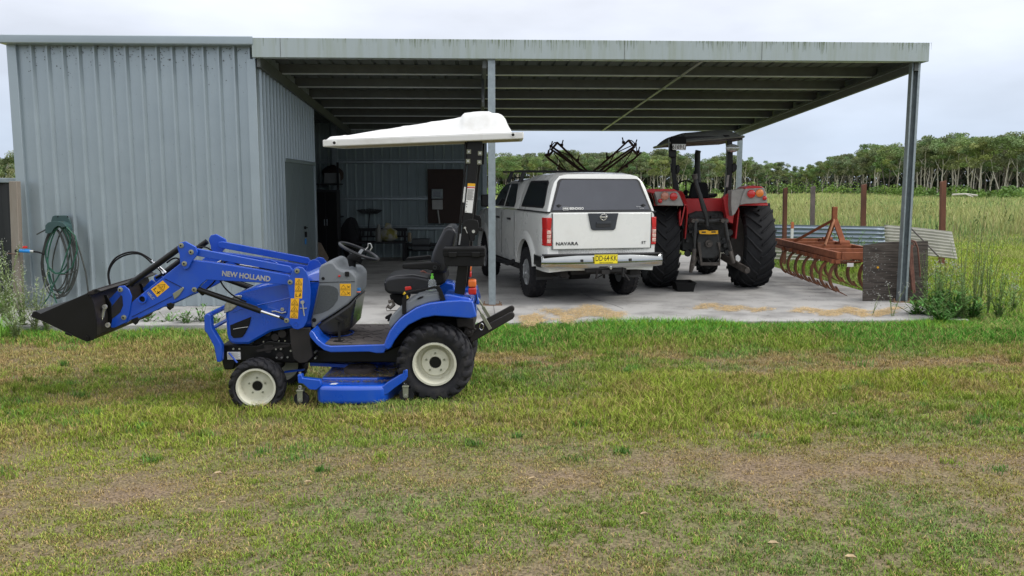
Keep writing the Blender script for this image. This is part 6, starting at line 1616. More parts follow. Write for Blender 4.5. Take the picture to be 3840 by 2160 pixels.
# seat and steering wheel
st2 = bpy.data.objects.new('driver_seat', None); COL.objects.link(st2); st2.parent = rt; WM[st2.name] = WM[rt.name].copy()
bp_('seat_back', 'E', [(520, 535), (540, 518), (635, 518), (652, 535), (662, 630), (655, 650), (500, 650), (505, 620)], 15.3, 15.42, m_blackm, st2, bevel=.03, seg=3)
bp_('seat_cushion', 'E', [(495, 625), (660, 622), (725, 605), (728, 630), (700, 642), (500, 648)], 15.42, 15.9, m_blackm, st2, bevel=.02)
c = W1('E', 475, 585, 16.1); sw3 = bpy.data.objects.new('steering_wheel', None); COL.objects.link(sw3); sw3.parent = rt; WM[sw3.name] = WM[rt.name].copy()
ax1 = Vector((1, 0, 0)); ax2 = Vector((0, .35, .94)).normalized()
mb = MB(); mb.tube([c + (ax1 * math.cos(a) + ax2 * math.sin(a)) * .20 for a in [2 * math.pi * k / 32 for k in range(32)]], .014, 8, closed=True); mb.build('wheel_ring', m_blackm, sw3, smooth=60)
for a in (90, 210, 330):
    mb = MB(); a = R(a); mb.bar(c, c + (ax1 * math.cos(a) + ax2 * math.sin(a)) * .2, .025, .01, (0, 1, 0)); mb.build('spoke', m_blackm, sw3)
mb = MB(); mb.tube([c, c + Vector((0, .15, -.5))], .04, 10); mb.build('steering_column', m_blackm, sw3)
# fenders
def fender(side, grey, redtop, inner, lamps):
    f = bpy.data.objects.new('fender', None); COL.objects.link(f); f.parent = rt; WM[f.name] = WM[rt.name].copy()
    cx = 2.60 if side < 0 else 4.20
    x0, x1 = (cx - .20, cx + .36) if side < 0 else (cx - .40, cx + .12)
    c = (RY, SLAB_Z + .785); rings = []
    for k in range(17):
        a = R(-30) + R(68) * k / 16; r = .90
        y, z = c[0] - r * math.sin(R(42) - (a + R(30)) * 1.2) , c[1] + r * math.cos(R(42) - (a + R(30)) * 1.2)
        rings.append([(x0, y, z - .012), (x1, y, z - .012), (x1, y, z + .012), (x0, y, z + .012)])
    mb = MB(); mb.loft(rings); mb.build('fender_top', m_redp, f, bevel=.006)
    mb = MB(); xi = x1 - .02 if side < 0 else x0
    pts = [(y, z) for y, z in [(c[0] - .9 * math.sin(R(t)), c[1] + .9 * math.cos(R(t))) for t in range(50, -40, -8)]] + [(c[0] + .5, c[1] + .1), (c[0] - .55, c[1] + .1)]
    mb.prism(pts, xi, xi + .02, 'x'); mb.build('fender_side', m_redp, f)
    Yf = RY - .93
    mb = MB(); mb.prism(XZ('E', grey, Yf), Yf, Yf + .20); g = mb.build('lamp_panel', m_rgrey, f, bevel=.012)
    mb = MB(); mb.prism(XZ('E', redtop, Yf), Yf - .0, Yf + .45); mb.build('fender_crown', m_redp, f, bevel=.012)
    if inner: mb = MB(); mb.prism(XZ('E', inner, Yf + .02), Yf + .03, Yf + .3); mb.build('fender_cheek', m_rgrey if side > 0 else m_redp, f, bevel=.01)
    for x, y, r, m in lamps:
        p = W1('E', x, y, Yf); lo = bpy.data.objects.new('lamp', None)
        mb = MB(); mb.disc((p.x, Yf + .002, p.z), r * .00118 + .004, -.018, 'y', 24); mb.build('lamp_bezel', m_rgrey, g, bevel=.003)
        mb = MB(); rr = r * .00110; mb.lathe([(rr, -.014), (rr, -.022), (rr * .8, -.034), (rr * .4, -.040), (.001, -.042)], (p.x, Yf, p.z), 'y', 24, closed=False); mb.build('lamp_lens', m, g, smooth=60)
m_old_amber = mat('old_amber', (.72, .20, .03), .25, coat=.3); m_clear_l = mat('orange_clear', (.45, .18, .12), .2, coat=.4, var=.3, vscale=30)
fender(-1, [(220, 592), (405, 592), (425, 625), (455, 702), (448, 708), (250, 704), (238, 650)], [(155, 590), (185, 572), (378, 572), (408, 592), (230, 596), (215, 612)], None,
       [(303, 629, 62, m_clear_l), (373, 633, 60, m_redlens), (266, 668, 34, m_redlens)])
fender(1, [(950, 568), (1100, 562), (1118, 610), (1125, 680), (1118, 684), (955, 692), (905, 700), (925, 620)], [(935, 568), (970, 550), (1020, 545), (1078, 552), (1100, 566), (950, 572)], [(840, 585), (935, 568), (948, 575), (905, 700), (868, 770), (845, 790), (835, 700)],
       [(993, 612, 62, m_redlens), (1060, 606, 60, m_old_amber), (1100, 645, 32, m_redlens)])
bp_('fender_inner', 'E', [(770, 640), (850, 580), (925, 570), (880, 690), (855, 800), (850, 850), (800, 830)], 14.15, 14.3, m_redp)
bp_('fender_inner', 'E', [(415, 600), (440, 655), (470, 720), (440, 860), (425, 870), (418, 760), (458, 702), (405, 592)], 14.15, 14.3, m_redp)
bp_('yellow_label', 'E', [(862, 690), (876, 684), (868, 732), (855, 742)], 14.13, 14.145, m_yel, bevel=0)
# roll over frame with roof
rf = bpy.data.objects.new('roll_bar', None); COL.objects.link(rf); rf.parent = rt; WM[rf.name] = WM[rt.name].copy()
bp_('post', 'E', [(342, 165), (398, 160), (398, 300), (394, 400), (398, 480), (425, 590), (440, 660), (400, 660), (372, 560), (360, 460), (362, 330), (345, 315)], 14.95, 15.08, m_bmetal, rf)
bp_('post', 'E', [(770, 140), (815, 140), (838, 165), (850, 230), (850, 420), (842, 500), (832, 640), (830, 800), (790, 800), (785, 640), (800, 500), (805, 400), (808, 240), (800, 180)], 14.95, 15.08, m_bmetal, rf)
bp_('hinge', 'E', [(398, 385), (412, 376), (425, 395), (425, 430), (412, 452), (395, 458)], 14.93, 15.0, m_bmetal, rf); bp_('hinge', 'E', [(845, 375), (870, 364), (884, 385), (882, 415), (865, 435), (842, 445)], 14.93, 15.0, m_bmetal, rf)
bp_('hinge', 'E', [(800, 402), (812, 396), (812, 440), (803, 445)], 14.93, 15.0, m_bmetal, rf); bp_('hinge', 'E', [(352, 372), (362, 372), (362, 440), (355, 440)], 14.93, 15.0, m_bmetal, rf)
bp_('bracket', 'E', [(336, 262), (398, 262), (398, 320), (338, 318)], 14.9, 14.95, m_bmetal, rf)
mb = MB(); mb.prism(XZ('E', [(803, 462), (820, 462), (810, 558), (790, 558)], 14.93), 14.92, 14.93); mb.build('grey_strip', m_rgrey, rf)
p = W1('E', 843, 247, 14.9); mb = MB(); mb.lathe([(.001, -.035), (.06, -.03), (.10, -.012), (.115, 0), (.10, .04), (.001, .06)], (0, 0, 0), 'y', 24, closed=False)
mb.v = [(a * 1.05 + p.x, b + 14.88, c * .62 + p.z) for a, b, c in mb.v]; mb.build('work_lamp', mat('lamp_glass', (.42, .44, .43), .12), rf, smooth=50)
bd = bp_('plate_board', 'E', [(355, 152), (476, 156), (476, 214), (356, 214)], 14.80, 14.82, m_blackm, rf, bevel=.003)
npb = bp_('number_plate', 'E', [(366, 213), (474, 214), (474, 262), (368, 260)], 14.79, 14.805, m_white, rf, bevel=.003)
c = W1('E', 420, 238, 14.787); text('6169\u00b7U', .105, Matrix.Translation(c) @ Matrix.Rotation(R(2), 4, 'Y') @ Matrix.Rotation(R(90), 4, 'X'), m_ink, 'lettering', npb, extr=.001, bold=.001, sx=.78)
# roof: shallow moulded shell
m_roofg = mat('tractor_roof', (.19, .195, .18), .5, var=.12, vscale=5); m_roofin = mat('roof_lining', (.20, .17, .165), .75, var=.1)
o1 = [(215, 232), (235, 195), (300, 135), (380, 105), (480, 90), (620, 82), (812, 80), (900, 84), (930, 108), (938, 128), (905, 150), (840, 185), (800, 200)]
yc0, yc1 = 14.93, 16.7
tp = [(218, 228), (300, 140), (360, 108), (470, 92), (640, 84), (812, 80), (895, 82), (937, 125)]
lo = [(218, 234), (330, 222), (480, 205), (600, 195), (700, 185), (800, 160), (900, 150), (938, 130)]
def lin(pts, n):
    xs = [p[0] for p in pts]; ys_ = [p[1] for p in pts]; return lambda x: float(np.interp(x, xs, ys_))
ftop, fside = lin(tp, 0), None
L_, R_ = W1('E', 218, 232, yc1), W1('E', 936, 128, yc0); L_.z = W1('E', 222, 232, yc0).z + .03
V = []; n1, n2 = 34, 20
for i in range(n1 + 1):
    s_ = i / n1
    for j in range(n2 + 1):
        t = j / n2; x = L_.x + (R_.x - L_.x) * s_; y = yc0 + (yc1 - yc0) * t
        e = min(1, 4.2 * min(s_, 1 - s_)) ; f = min(1, 5 * min(t, 1 - t) + .0)
        rim = L_.z + (R_.z - L_.z) * s_ * .55 + .03
        z = rim + .17 * math.sin(e * math.pi / 2) ** .7 * math.sin(max(.001, f) * math.pi / 2) ** .6
        V.append((x, y, z))
V = np.array(V); I = (np.arange(n1)[:, None] * (n2 + 1) + np.arange(n2)[None, :]).ravel(); F_ = np.stack([I, I + n2 + 1, I + n2 + 2, I + 1], 1)
rfs = bpy.data.objects.new('roof', None); COL.objects.link(rfs); rfs.parent = rt; WM[rfs.name] = WM[rt.name].copy()
obj('roof_shell', np_mesh('roof_shell', V - np.array(tuple(rt.location)), F_, m_roofg, None, True), rfs)
V2 = V.copy(); V2[:, 2] = V2[:, 2] - .015 - (V2[:, 2] - V2[:, 2].min()) * .35; obj('roof_lining', np_mesh('roof_lining', V2 - np.array(tuple(rt.location)), F_, m_roofin, None, True), rfs)
mb = MB()
E_ = [0, n1]
edge = [V[i * (n2 + 1)] for i in range(n1 + 1)] + [V[n1 * (n2 + 1) + j] for j in range(1, n2 + 1)] + [V[i * (n2 + 1) + n2] for i in range(n1 - 1, -1, -1)] + [V[j] for j in range(n2 - 1, 0, -1)]
mb.tube([tuple(p) for p in edge], .022, 6, closed=True); mb.build('roof_edge', m_roofg, rfs, smooth=60)
za = W1('E', 600, 165, 15.0).z; mb = MB(); mb.bar((2.85, 15.0, za), (4.05, 15.0, za), .06, .06); mb.bar((3.0, 15.0, za + .04), (3.0, 16.1, za + .04), .05, .04); mb.bar((3.8, 15.0, za + .04), (3.8, 16.1, za + .04), .05, .04); mb.build('roof_frame', m_bmetal, rf)
# black tray under it
a, b = W1('E', 388, 1340, 14.15), W1('E', 545, 1275, 14.15)
t = thing('drain_tray', 'black plastic tray on the concrete under the red tractor', 'tray', ((a.x + b.x) / 2, 14.3, SLAB_Z))
mb = MB(); zt = SLAB_Z + .15; x0, x1 = a.x, b.x
mb.loft([[(x0 + .03, 14.08, SLAB_Z + .002), (x1 - .03, 14.08, SLAB_Z + .002), (x1 - .03, 14.5, SLAB_Z + .002), (x0 + .03, 14.5, SLAB_Z + .002)], [(x0, 14.05, zt), (x1, 14.05, zt), (x1, 14.53, zt), (x0, 14.53, zt)], [(x0 + .02, 14.07, zt), (x1 - .02, 14.07, zt), (x1 - .02, 14.51, zt), (x0 + .02, 14.51, zt)], [(x0 + .045, 14.1, SLAB_Z + .02), (x1 - .045, 14.1, SLAB_Z + .02), (x1 - .045, 14.48, SLAB_Z + .02), (x0 + .045, 14.48, SLAB_Z + .02)]])
mb.build('tray_body', m_blackm, t, bevel=.004)
mb = MB(); mb.tube([(x0 - .004, 14.046, zt), (x1 + .004, 14.046, zt), (x1 + .004, 14.534, zt), (x0 - .004, 14.534, zt)], .009, 6, closed=True); mb.build('tray_rim', m_blackm, t)
# ================================================================== CULTIVATOR
m_rust = mat('rusty_red_steel', (.32, .105, .045), .85, var=.25, vscale=9, bump=.2, bscale=70, col2=(.21, .068, .032), thr=(.35, .65))
m_rust2 = mat('rusty_tine', (.24, .085, .035), .8, var=.3, vscale=10, bump=.15, bscale=60, col2=(.10, .05, .03))
cu = thing('chisel_plough', 'rusty orange red chisel plough with curved sprung tines, beside the red tractor', 'plough', (5.7, 15.2, SLAB_Z))
CX0, CX1, CYa, CYb, CZ = 5.24, 6.12, 13.42, 17.2, .70
def cb(name, p, q, w, h, m=m_rust, up=(0, 0, 1), bev=.004):
    mb = MB(); mb.bar(p, q, w, h, up); return mb.build(name, m, cu, bevel=bev)
skew = lambda y: (y - CYa) * .045
for x in (CX0, CX1): cb('frame_beam', (x, CYa, CZ + .05), (x + skew(CYb), CYb, CZ + .05), .07, .11)
for k, y in enumerate((CYa, 14.35, 15.25, 16.15, 17.15)): cb('cross_beam', (CX0 + .036 + skew(y), y, CZ + .05), (CX1 - .036 + skew(y), y, CZ + .05), .07, .10 if k else .11)
def tine(x, y, d=1):
    """C shaped sprung tine: clamp on top, shank curving back and down to a point"""
    zb = CZ - .10
    tn = bpy.data.objects.new('tine', None); COL.objects.link(tn); tn.parent = cu; WM[tn.name] = WM[cu.name].copy()
    mb = MB(); mb.bar((x - .05, y, zb + .055), (x + .42, y, zb + .04), .06, .022); mb.bar((x - .05, y, zb + .055), (x + .05, y, zb + .055), .07, .07); mb.build('clamp', m_rust, tn, bevel=.003)
    mb = MB()
    pts = []
    for k in range(13):
        a = R(95) + R(150) * k / 12
        pts.append((x + .14 + .20 * math.cos(a) * 1.0, y, .40 + .245 * math.sin(a)))
    pts = [(x + .30, y, zb + .02), (x + .22, y, zb + .03)] + pts
    rings = []
    for i, p in enumerate(pts):
        p = Vector(p); dd = (Vector(pts[min(i + 1, len(pts) - 1)]) - Vector(pts[max(i - 1, 0)])).normalized(); n_ = Vector((-dd.z, 0, dd.x)) * .018; w = Vector((0, .035, 0))
        rings.append([p - w - n_, p + w - n_, p + w + n_, p - w + n_])
    mb.loft(rings); mb.build('shank', m_rust2, tn, bevel=.003)
    e = Vector(pts[-1]); mb = MB(); mb.loft([[(e.x - .02, y - .028, e.z + .07), (e.x - .02, y + .028, e.z + .07), (e.x + .0, y + .028, e.z + .07), (e.x + .0, y - .028, e.z + .07)],
        [(e.x + .03, y - .030, e.z - .02), (e.x + .03, y + .030, e.z - .02), (e.x + .05, y + .03, e.z - .01), (e.x + .05, y - .03, e.z - .01)], [(e.x + .17, y - .008, SLAB_Z + .006), (e.x + .17, y + .008, SLAB_Z + .006), (e.x + .18, y + .008, SLAB_Z + .014), (e.x + .18, y - .008, SLAB_Z + .014)]])
    mb.build('point', m_rust2, tn)
    mb = MB(); L_ = []
    for k in range(60): a = k * .9; L_.append((x + .06 + k * .0052, y + .028 * math.cos(a), zb + .0 + .028 * math.sin(a)))
    mb.tube(L_, .006, 4); mb.build('spring', m_iron2, tn)
    return tn
first = True
for (x, ys2) in ((CX0 - .05, (13.50, 13.98, 14.46, 14.94, 15.42, 15.9, 16.4)), (CX0 + .52, (13.74, 14.3, 14.9, 15.5, 16.1))):
    for y in ys2: tine(x + skew(y), y)
cb('tine_rail', (CX0 - .02, CYa - .02, CZ - .045), (CX0 - .02 + skew(CYb), CYb, CZ - .045), .07, .06); cb('tine_rail', (CX0 + .56, CYa, CZ - .045), (CX0 + .56 + skew(CYb), CYb, CZ - .045), .06, .06)
# A frame mast
HY = 15.55
top = W1('F', 772, 330, HY); low = W1('F', 772, 425, HY)
cb('mast_head', (top.x, HY, low.z - .03), (top.x, HY, top.z + .03), .10, .05, up=(0, 1, 0), bev=.012)
pA, pB = W1('F', 703, 612, 16.0), W1('F', 845, 640, 15.0); pA.z = pB.z = CZ + .16
pA.x = CX1 + skew(16.2); pB.x = CX1 + skew(15.0)
for q in (W1('F', 700, 620, 16.3), W1('F', 848, 640, 15.3)):
    cb('mast_leg', (low.x, HY, low.z), (q.x, q.y, CZ + .12), .10, .035, up=(0, 1, 0), bev=.006)
    mb = MB(); mb.tube([(q.x - .08, q.y, CZ + .13), (q.x + .10, q.y, CZ + .13)], .05, 14); mb.box(q.x - .06, q.x + .1, q.y - .06, q.y + .06, CZ + .10, CZ + .125); mb.build('hitch_pin', m_rust, cu)
m_rustp = mat('pale_rust', (.36, .16, .085), .85, var=.2)
q = W1('F', 462, 650, 16.0); cb('mast_brace', (low.x, HY, low.z + .0), (CX0 + .04 + skew(16.1), 16.1, CZ + .10), .025, .05)
q = W1('F', 585, 660, 15.2); cb('mast_brace', (low.x - .02, HY - .03, low.z - .01), (CX0 + .35 + skew(15.2), 15.2, CZ + .10), .025, .05, m=m_rustp)
mb = MB(); p = W1('F', 912, 827, 13.35); mb.box(p.x - .05, p.x + .05, 13.36, 13.37, p.z - .03, p.z + .03); mb.build('maker_plate', m_white, cu)
# ================================================================== BOARD, CABLE, SHEETS, POSTS, STAKE
m_ply = mat('weathered_ply', (.030, .023, .019), .9, var=.3, vscale=3, bump=.8, bscale=30, stretch=(1, 1, 14), col2=(.125, .105, .09), thr=(.36, .68), detail=10)
a = W1('F', 1012, 1135, 12.72); b = W1('F', 1570, 1075, 12.80)
t = thing('plywood_board', 'weathered dark plywood board standing on edge against the end post', 'board', ((a.x + b.x) / 2, 12.95, SLAB_Z))
c1, c2, c3 = W1('F', 1012, 1133, 12.95), W1('F', 1012, 650, 13.1), W1('F', 1568, 612, 13.2)
mb = MB(); x0, x1 = c1.x, c3.x
v = [(x0, 12.92, SLAB_Z + .004), (x1, 13.02, SLAB_Z + .004), (x1 - .01, 13.10, c3.z), (x0 + .33 * (x1 - x0), 13.03, c3.z - .015), (x0, 13.0, c2.z)]
mb.add(v + [(x, y + .018, z) for x, y, z in v], [(0, 1, 2, 3, 4), (5, 6, 7, 8, 9), (0, 1, 6, 5), (1, 2, 7, 6), (2, 3, 8, 7), (3, 4, 9, 8), (4, 0, 5, 9)])
pb = mb.build('board_sheet', m_ply, t)
mb = MB(); rg = random.Random(3)
for k in range(150):
    u_ = abs(rg.gauss(.12, .12)) if rg.random() < .65 else rg.random(); w_ = rg.uniform(.1, .97); x = x0 + u_ * (x1 - x0); z = SLAB_Z + w_ * (c2.z - SLAB_Z); y = 12.92 + .10 * u_ + .08 * w_ - .004; s_ = rg.uniform(.003, .012)
    if x > x1 - .02: continue
    mb.add([(x - s_, y, z - s_ * .4), (x + s_, y, z - s_ * .3), (x + s_ * .6, y, z + s_ * .6), (x - s_ * .5, y, z + s_ * .4)], [(0, 1, 2, 3)])
mb.build('lichen_spots', mat('lichen', (.30, .30, .28), .9), pb)['kind'] = 'stuff'
for x, y in ((1158, 850), (1466, 850)):
    p = W1('F', x, y, 12.95); mb = MB(); mb.disc((p.x, 12.955 + .10 * (p.x - x0) / (x1 - x0) + .0, p.z), .016, .01, 'y', 12); mb.build('yellow_mark', m_yel, pb)
m_cable = mat('rusty_wire', (.17, .075, .055), .8, var=.3, vscale=20)
mb = MB()
for k, (dx, b_) in enumerate(((0, 1060), (12, 1075), (22, 1045), (34, 1070), (8, 1030), (-6, 1050), (28, 1040))):
    mb.tube(WL('F', [(1412 + dx, 650), (1416 + dx, 720), (1430 + dx * .8, 850), (1446 + dx * .6, 950), (1452 + dx * .6, b_)], 12.87 + k * .008), .0135, 6)
mb.tube(WL('F', [(1412, 680), (1412, 630), (1440, 608), (1475, 620), (1500, 680), (1510, 780), (1518, 870), (1520, 930)], 12.93), .012, 6); mb.tube(WL('F', [(1418, 690), (1420, 640), (1445, 620), (1470, 640), (1440, 700), (1430, 800)], 12.9), .009, 6)
tag(mb.build('wire_coil', m_cable, None, smooth=60), 'hank of rusty wire hanging on the plywood board beside the end post', 'wire')
def corr(name, P0, P1, P2, P3, m, lab, cat='roofing sheet', n=11, amp=.012, group=None):
    """corrugated sheet, corners P0 (bottom a) P1 (bottom b) P2 (top b) P3 (top a); waves run along P0-P1"""
    P0, P1, P2, P3 = map(Vector, (P0, P1, P2, P3)); nrm = (P1 - P0).cross(P3 - P0).normalized(); V = []; F_ = []; N_ = n * 8; M_ = 14
    for i in range(N_ + 1):
        f = i / N_; w = math.sin(2 * math.pi * n * f) * amp
        for j in range(M_ + 1):
            g = j / M_; q = P0.lerp(P1, g).lerp(P3.lerp(P2, g), f) + nrm * (w + .03 * math.sin(g * 2.6)); V.append(tuple(q))
    for i in range(N_):
        for j in range(M_): a = i * (M_ + 1) + j; F_.append((a, a + 1, a + M_ + 2, a + M_ + 1))
    mb = MB(); mb.add(V, F_); o = mb.build(name, m, None, smooth=80, recalc=False); so_ = o.modifiers.new('thickness', 'SOLIDIFY'); so_.thickness = .002
    return tag(o, lab, cat, group)
m_zincs = mat('blue_zinc_sheet', (.24, .29, .35), .4, metal=.5, var=.15, vscale=2); m_crm = mat('cream_sheet', (.50, .49, .42), .6, var=.12, vscale=3, bump=.1)
def FG(x, y, h=0.03): return G(*uv('F', x, y), h)
e1 = G(*uv('F', 262, 600), .03); e2 = G(*uv('F', 1190, 640), .03)
corr('corrugated_sheet', (4.9, 21.9, .25), (9.3, 20.9, .25), (9.32, 21.0, .86), (4.9, 22.0, .90), m_zincs, 'long blue grey corrugated sheet standing on edge behind the plough', n=6, amp=.02)
corr('corrugated_sheet', (5.0, 20.9, .10), (9.0, 19.9, .03), (9.0, 20.0, .34), (5.0, 21.0, .74), m_crm, 'low cream corrugated sheet lying behind the plough', n=6, amp=.02)
c = [W1('F', 1218, 720, 17.6), W1('F', 1850, 782, 16.4), W1('F', 1802, 540, 16.9), W1('F', 1205, 475, 18.2)]
corr('corrugated_sheet', c[0], c[1], c[2], c[3], m_crm, 'off white corrugated sheet leaning on edge right of the end post', n=9, amp=.018)
mb = MB(); a, b = W1('F', 1415, 480, 16.9), W1('F', 1680, 750, 15.8); mb.tube([a, W1('F', 1540, 605, 16.4), b], .014, 6)
tag(mb.build('steel_rod', m_iron2, None), 'thin dark rod leaning across the off white corrugated sheet', 'rod')
m_sp = mat('rusty_post', (.14, .055, .035), .85, var=.35, vscale=4, bump=.2, bscale=60, stretch=(1, 1, .3)); m_sp2 = mat('grey_rust_post', (.13, .10, .10), .7, var=.35, vscale=5)
for (x, yt, yb, w, m, lab) in ((338, 152, 600, 30, m_sp, 'thin rusty fence post nearest the red tractor tyre'), (582, 140, 492, 32, m_sp2, 'grey and rusty fence post second from the red tractor'), (1028, 122, 486, 36, m_sp, 'rusty fence post standing between the plough mast and end post'), (1722, 92, 528, 40, m_sp, 'tall rusty fence post standing right of the leaning white sheet')):
    Yp = {338: 19.6, 582: 22.6, 1028: 22.2, 1722: 19.4}[x]
    p = W1('F', x, yt, Yp); q = W1('F', x - (8 if x > 300 else 0), yb, Yp); wd = w * .42781 / FPX * Yp
    mb = MB(); b0 = gz(np.array([q.x]), np.array([Yp]))[0] - .05
    xb2 = q.x + (q.x - p.x) * (q.z - b0) / max(.1, (p.z - q.z)); tp_ = p.z
    mb.loft([[(xb2 - wd / 2, Yp - .05, b0), (xb2 + wd / 2, Yp - .05, b0), (xb2 + wd / 2, Yp - .035, b0), (xb2 - wd * .3, Yp - .035, b0), (xb2 - wd * .3, Yp + .05, b0), (xb2 - wd / 2, Yp + .05, b0)],
             [(p.x - wd / 2, Yp - .05, tp_ - .02), (p.x + wd / 2, Yp - .05, tp_ + .02), (p.x + wd / 2, Yp - .035, tp_ + .02), (p.x - wd * .3, Yp - .035, tp_), (p.x - wd * .3, Yp + .05, tp_), (p.x - wd / 2, Yp + .05, tp_ - .02)]])
    tag(mb.build('steel_post', m, None), lab, 'post', 'rusty steel posts in the grass behind the shed')
Yp = 20.8; p, q = W1('F', 405, 450, Yp), W1('F', 398, 540, Yp)
t = thing('survey_stake', 'short white stake with an orange top behind the plough', 'stake', (q.x, Yp, 0))
mb = MB(); mb.box(q.x - .03, q.x + .03, Yp - .03, Yp + .03, -.05, p.z - .16); mb.build('stake', m_white, t); mb = MB(); mb.box(q.x - .03, q.x + .03, Yp - .03, Yp + .03, p.z - .16, p.z); mb.build('orange_top', mat('orange_paint', (.55, .16, .06), .6), t)
# ================================================================== TREES
m_bark = mat('pale_bark', (.62, .58, .50), .85, var=.25, vscale=1.2, col2=(.36, .32, .27), thr=(.4, .75))
m_bark2 = mat('dark_bark', (.16, .14, .12), .9, var=.3, vscale=1.5)
m_leaf = mat('leaf', (0, 0, 0), .7, var=.2, vscale=.8, attr='col', spec=.2)
def make_tree(seed, H, stems, dark=False, bare=.36, spread=.26, tone=(.115, .175, .055)):
    """unit tree of height H: trunk mesh and crown mesh"""
    rg = random.Random(seed); mb = MB(); tips = []
    for s_ in range(stems):
        a = rg.uniform(0, 6.28); lean = rg.uniform(.03, .16) if stems > 1 else rg.uniform(0, .05)
        p = Vector((math.cos(a) * .12 * (stems > 1), math.sin(a) * .12 * (stems > 1), 0)); d = Vector((math.cos(a) * lean, math.sin(a) * lean, 1)); pts = [p.copy()]; r0 = rg.uniform(.09, .135) * H / 10 * (1.15 if stems == 1 else .85); rs = [r0 * 1.25]
        hh = H * rg.uniform(.72, .86); n_ = 9
        for i in range(n_):
            d = (d + Vector((rg.uniform(-.13, .13), rg.uniform(-.13, .13), .05))).normalized(); p = p + d * hh / n_; pts.append(p.copy()); rs.append(r0 * (1 - .78 * (i + 1) / n_))
        mb.tube(pts, rs, 6); tips.append((pts[-1], 1.0))
        for b in range(rg.randint(4, 6)):
            i = rg.randint(3, n_ - 1); q = pts[i].copy(); a2 = rg.uniform(0, 6.28); bd = Vector((math.cos(a2), math.sin(a2), rg.uniform(.7, 1.6))).normalized(); bp = [q.copy()]; br = [rs[i] * .6]
            L_ = H * rg.uniform(.16, .30)
            for j in range(4):
                bd = (bd + Vector((rg.uniform(-.2, .2), rg.uniform(-.2, .2), .10))).normalized(); q = q + bd * L_ / 4; bp.append(q.copy()); br.append(rs[i] * .6 * (1 - .2 * (j + 1)))
            if q.z < H * .96: mb.tube(bp, br, 5)
            tips.append((q, .9)); 
            if rg.random() < .4: tips.append((bp[2] + Vector((rg.uniform(-.4, .4), rg.uniform(-.4, .4), .3)), .6))
    me_t = bpy.data.meshes.new('trunk'); me_t.from_pydata(mb.v, [], mb.f); me_t.materials.append(m_bark2 if dark else m_bark)
    me_t.polygons.foreach_set('use_smooth', [True] * len(me_t.polygons))
    r = np.random.default_rng(seed); Vs = []; Cs = []
    for _ in range(5 if bare > .3 else 9):
        a = r.uniform(0, 6.28); rad = spread * H * r.uniform(.2, .9); tips.append((Vector((math.cos(a) * rad, math.sin(a) * rad, H * r.uniform(bare + .25, .92))), .9))
    for (t, sz) in tips:
        z = max(min(t.z, H * .93), H * (.56 if bare > .3 else .25))
        R_ = H * r.uniform(.07, .125) * sz; nn = int(230 * sz)
        d = r.normal(size=(nn, 3)); d /= np.linalg.norm(d, axis=1)[:, None]; rad = r.random(nn) ** .35
        c = np.array((t.x, t.y, z)) + d * rad[:, None] * np.array((R_, R_, R_ * .55))
        c[:, 2] += .0
        s = H * .0098 * r.uniform(.6, 1.5, nn)
        u = r.normal(size=(nn, 3)); u /= np.linalg.norm(u, axis=1)[:, None]; v = np.cross(u, r.normal(size=(nn, 3))); v /= np.linalg.norm(v, axis=1)[:, None]
        Vs.append(np.stack([c - u * s[:, None], c + v * s[:, None] * .7, c + u * s[:, None], c - v * s[:, None] * .7], 1))
        col = np.array(tone) * 1.15 * r.uniform(.7, 1.35) * r.uniform(.75, 1.3, nn)[:, None] * np.array((r.uniform(.85, 1.25), 1, r.uniform(.8, 1.1)))
        Cs.append(np.repeat(col[:, None, :], 4, 1))
    V = np.concatenate(Vs).reshape(-1, 3); C = np.concatenate(Cs).reshape(-1, 3); F_ = np.arange(len(V)).reshape(-1, 4)
    me_c = np_mesh('crown', V, F_, m_leaf, C)
    return me_t, me_c
protos = [make_tree(100 + i, 10, st, bare=b, spread=sp, tone=tn) for i, (st, b, sp, tn) in enumerate((
    (1, .5, .20, (.145, .20, .08)), (3, .5, .26, (.13, .175, .08)), (2, .5, .24, (.165, .22, .08)), (4, .5, .28, (.135, .175, .09)), (1, .5, .22, (.12, .165, .08)), (2, .45, .26, (.18, .235, .085)), (3, .5, .22, (.14, .175, .095))))]
dense = [make_tree(200 + i, 10, 1, dark=True, bare=.12, spread=.24, tone=tn) for i, tn in enumerate(((.10, .15, .065), (.12, .18, .065), (.15, .215, .07)))]
protos2 = []
for mt_, mc_ in protos:
    m2 = mt_.copy(); m2.materials.clear(); m2.materials.append(m_bark2); protos2.append((m2, mc_))  # trunks recoloured dark as painted shade for trees deeper in the wood
def plant_tree(pr, x, y, H, rz, label, group):
    t = bpy.data.objects.new('gum_tree', None); COL.objects.link(t); t.location = (x, y, 0); t.rotation_euler = (0, 0, rz); t.scale = (H / 10,) * 3
    t['label'] = label; t['category'] = 'tree'; t['group'] = group
    for nm, me in (('trunk', pr[0]), ('crown', pr[1])):
        o = bpy.data.objects.new(nm, me); COL.objects.link(o); o.parent = t
SIL = [(-200, 560), (0, 540), (60, 560), (400, 570), (1700, 575), (1841, 571), (1937, 585), (2040, 571), (2128, 564), (2182, 575), (2264, 563), (2400, 575), (2456, 563), (2483, 558), (2586, 592), (2700, 574), (2825, 603), (2960, 622), (3016, 626), (3050, 612), (3115, 590), (3200, 557), (3262, 543), (3310, 528), (3392, 534), (3456, 522), (3505, 511), (3600, 500), (3652, 514), (3690, 526), (3720, 508), (3800, 504), (3840, 535), (4200, 520)]
sx_, sy_ = zip(*SIL)
def depth_u(u):
    return float(np.interp(u, [1000, 2600, 2800, 2980, 3200, 3500, 3840, 4200], [150, 150, 175, 200, 150, 118, 100, 92]))
rg = random.Random(77)
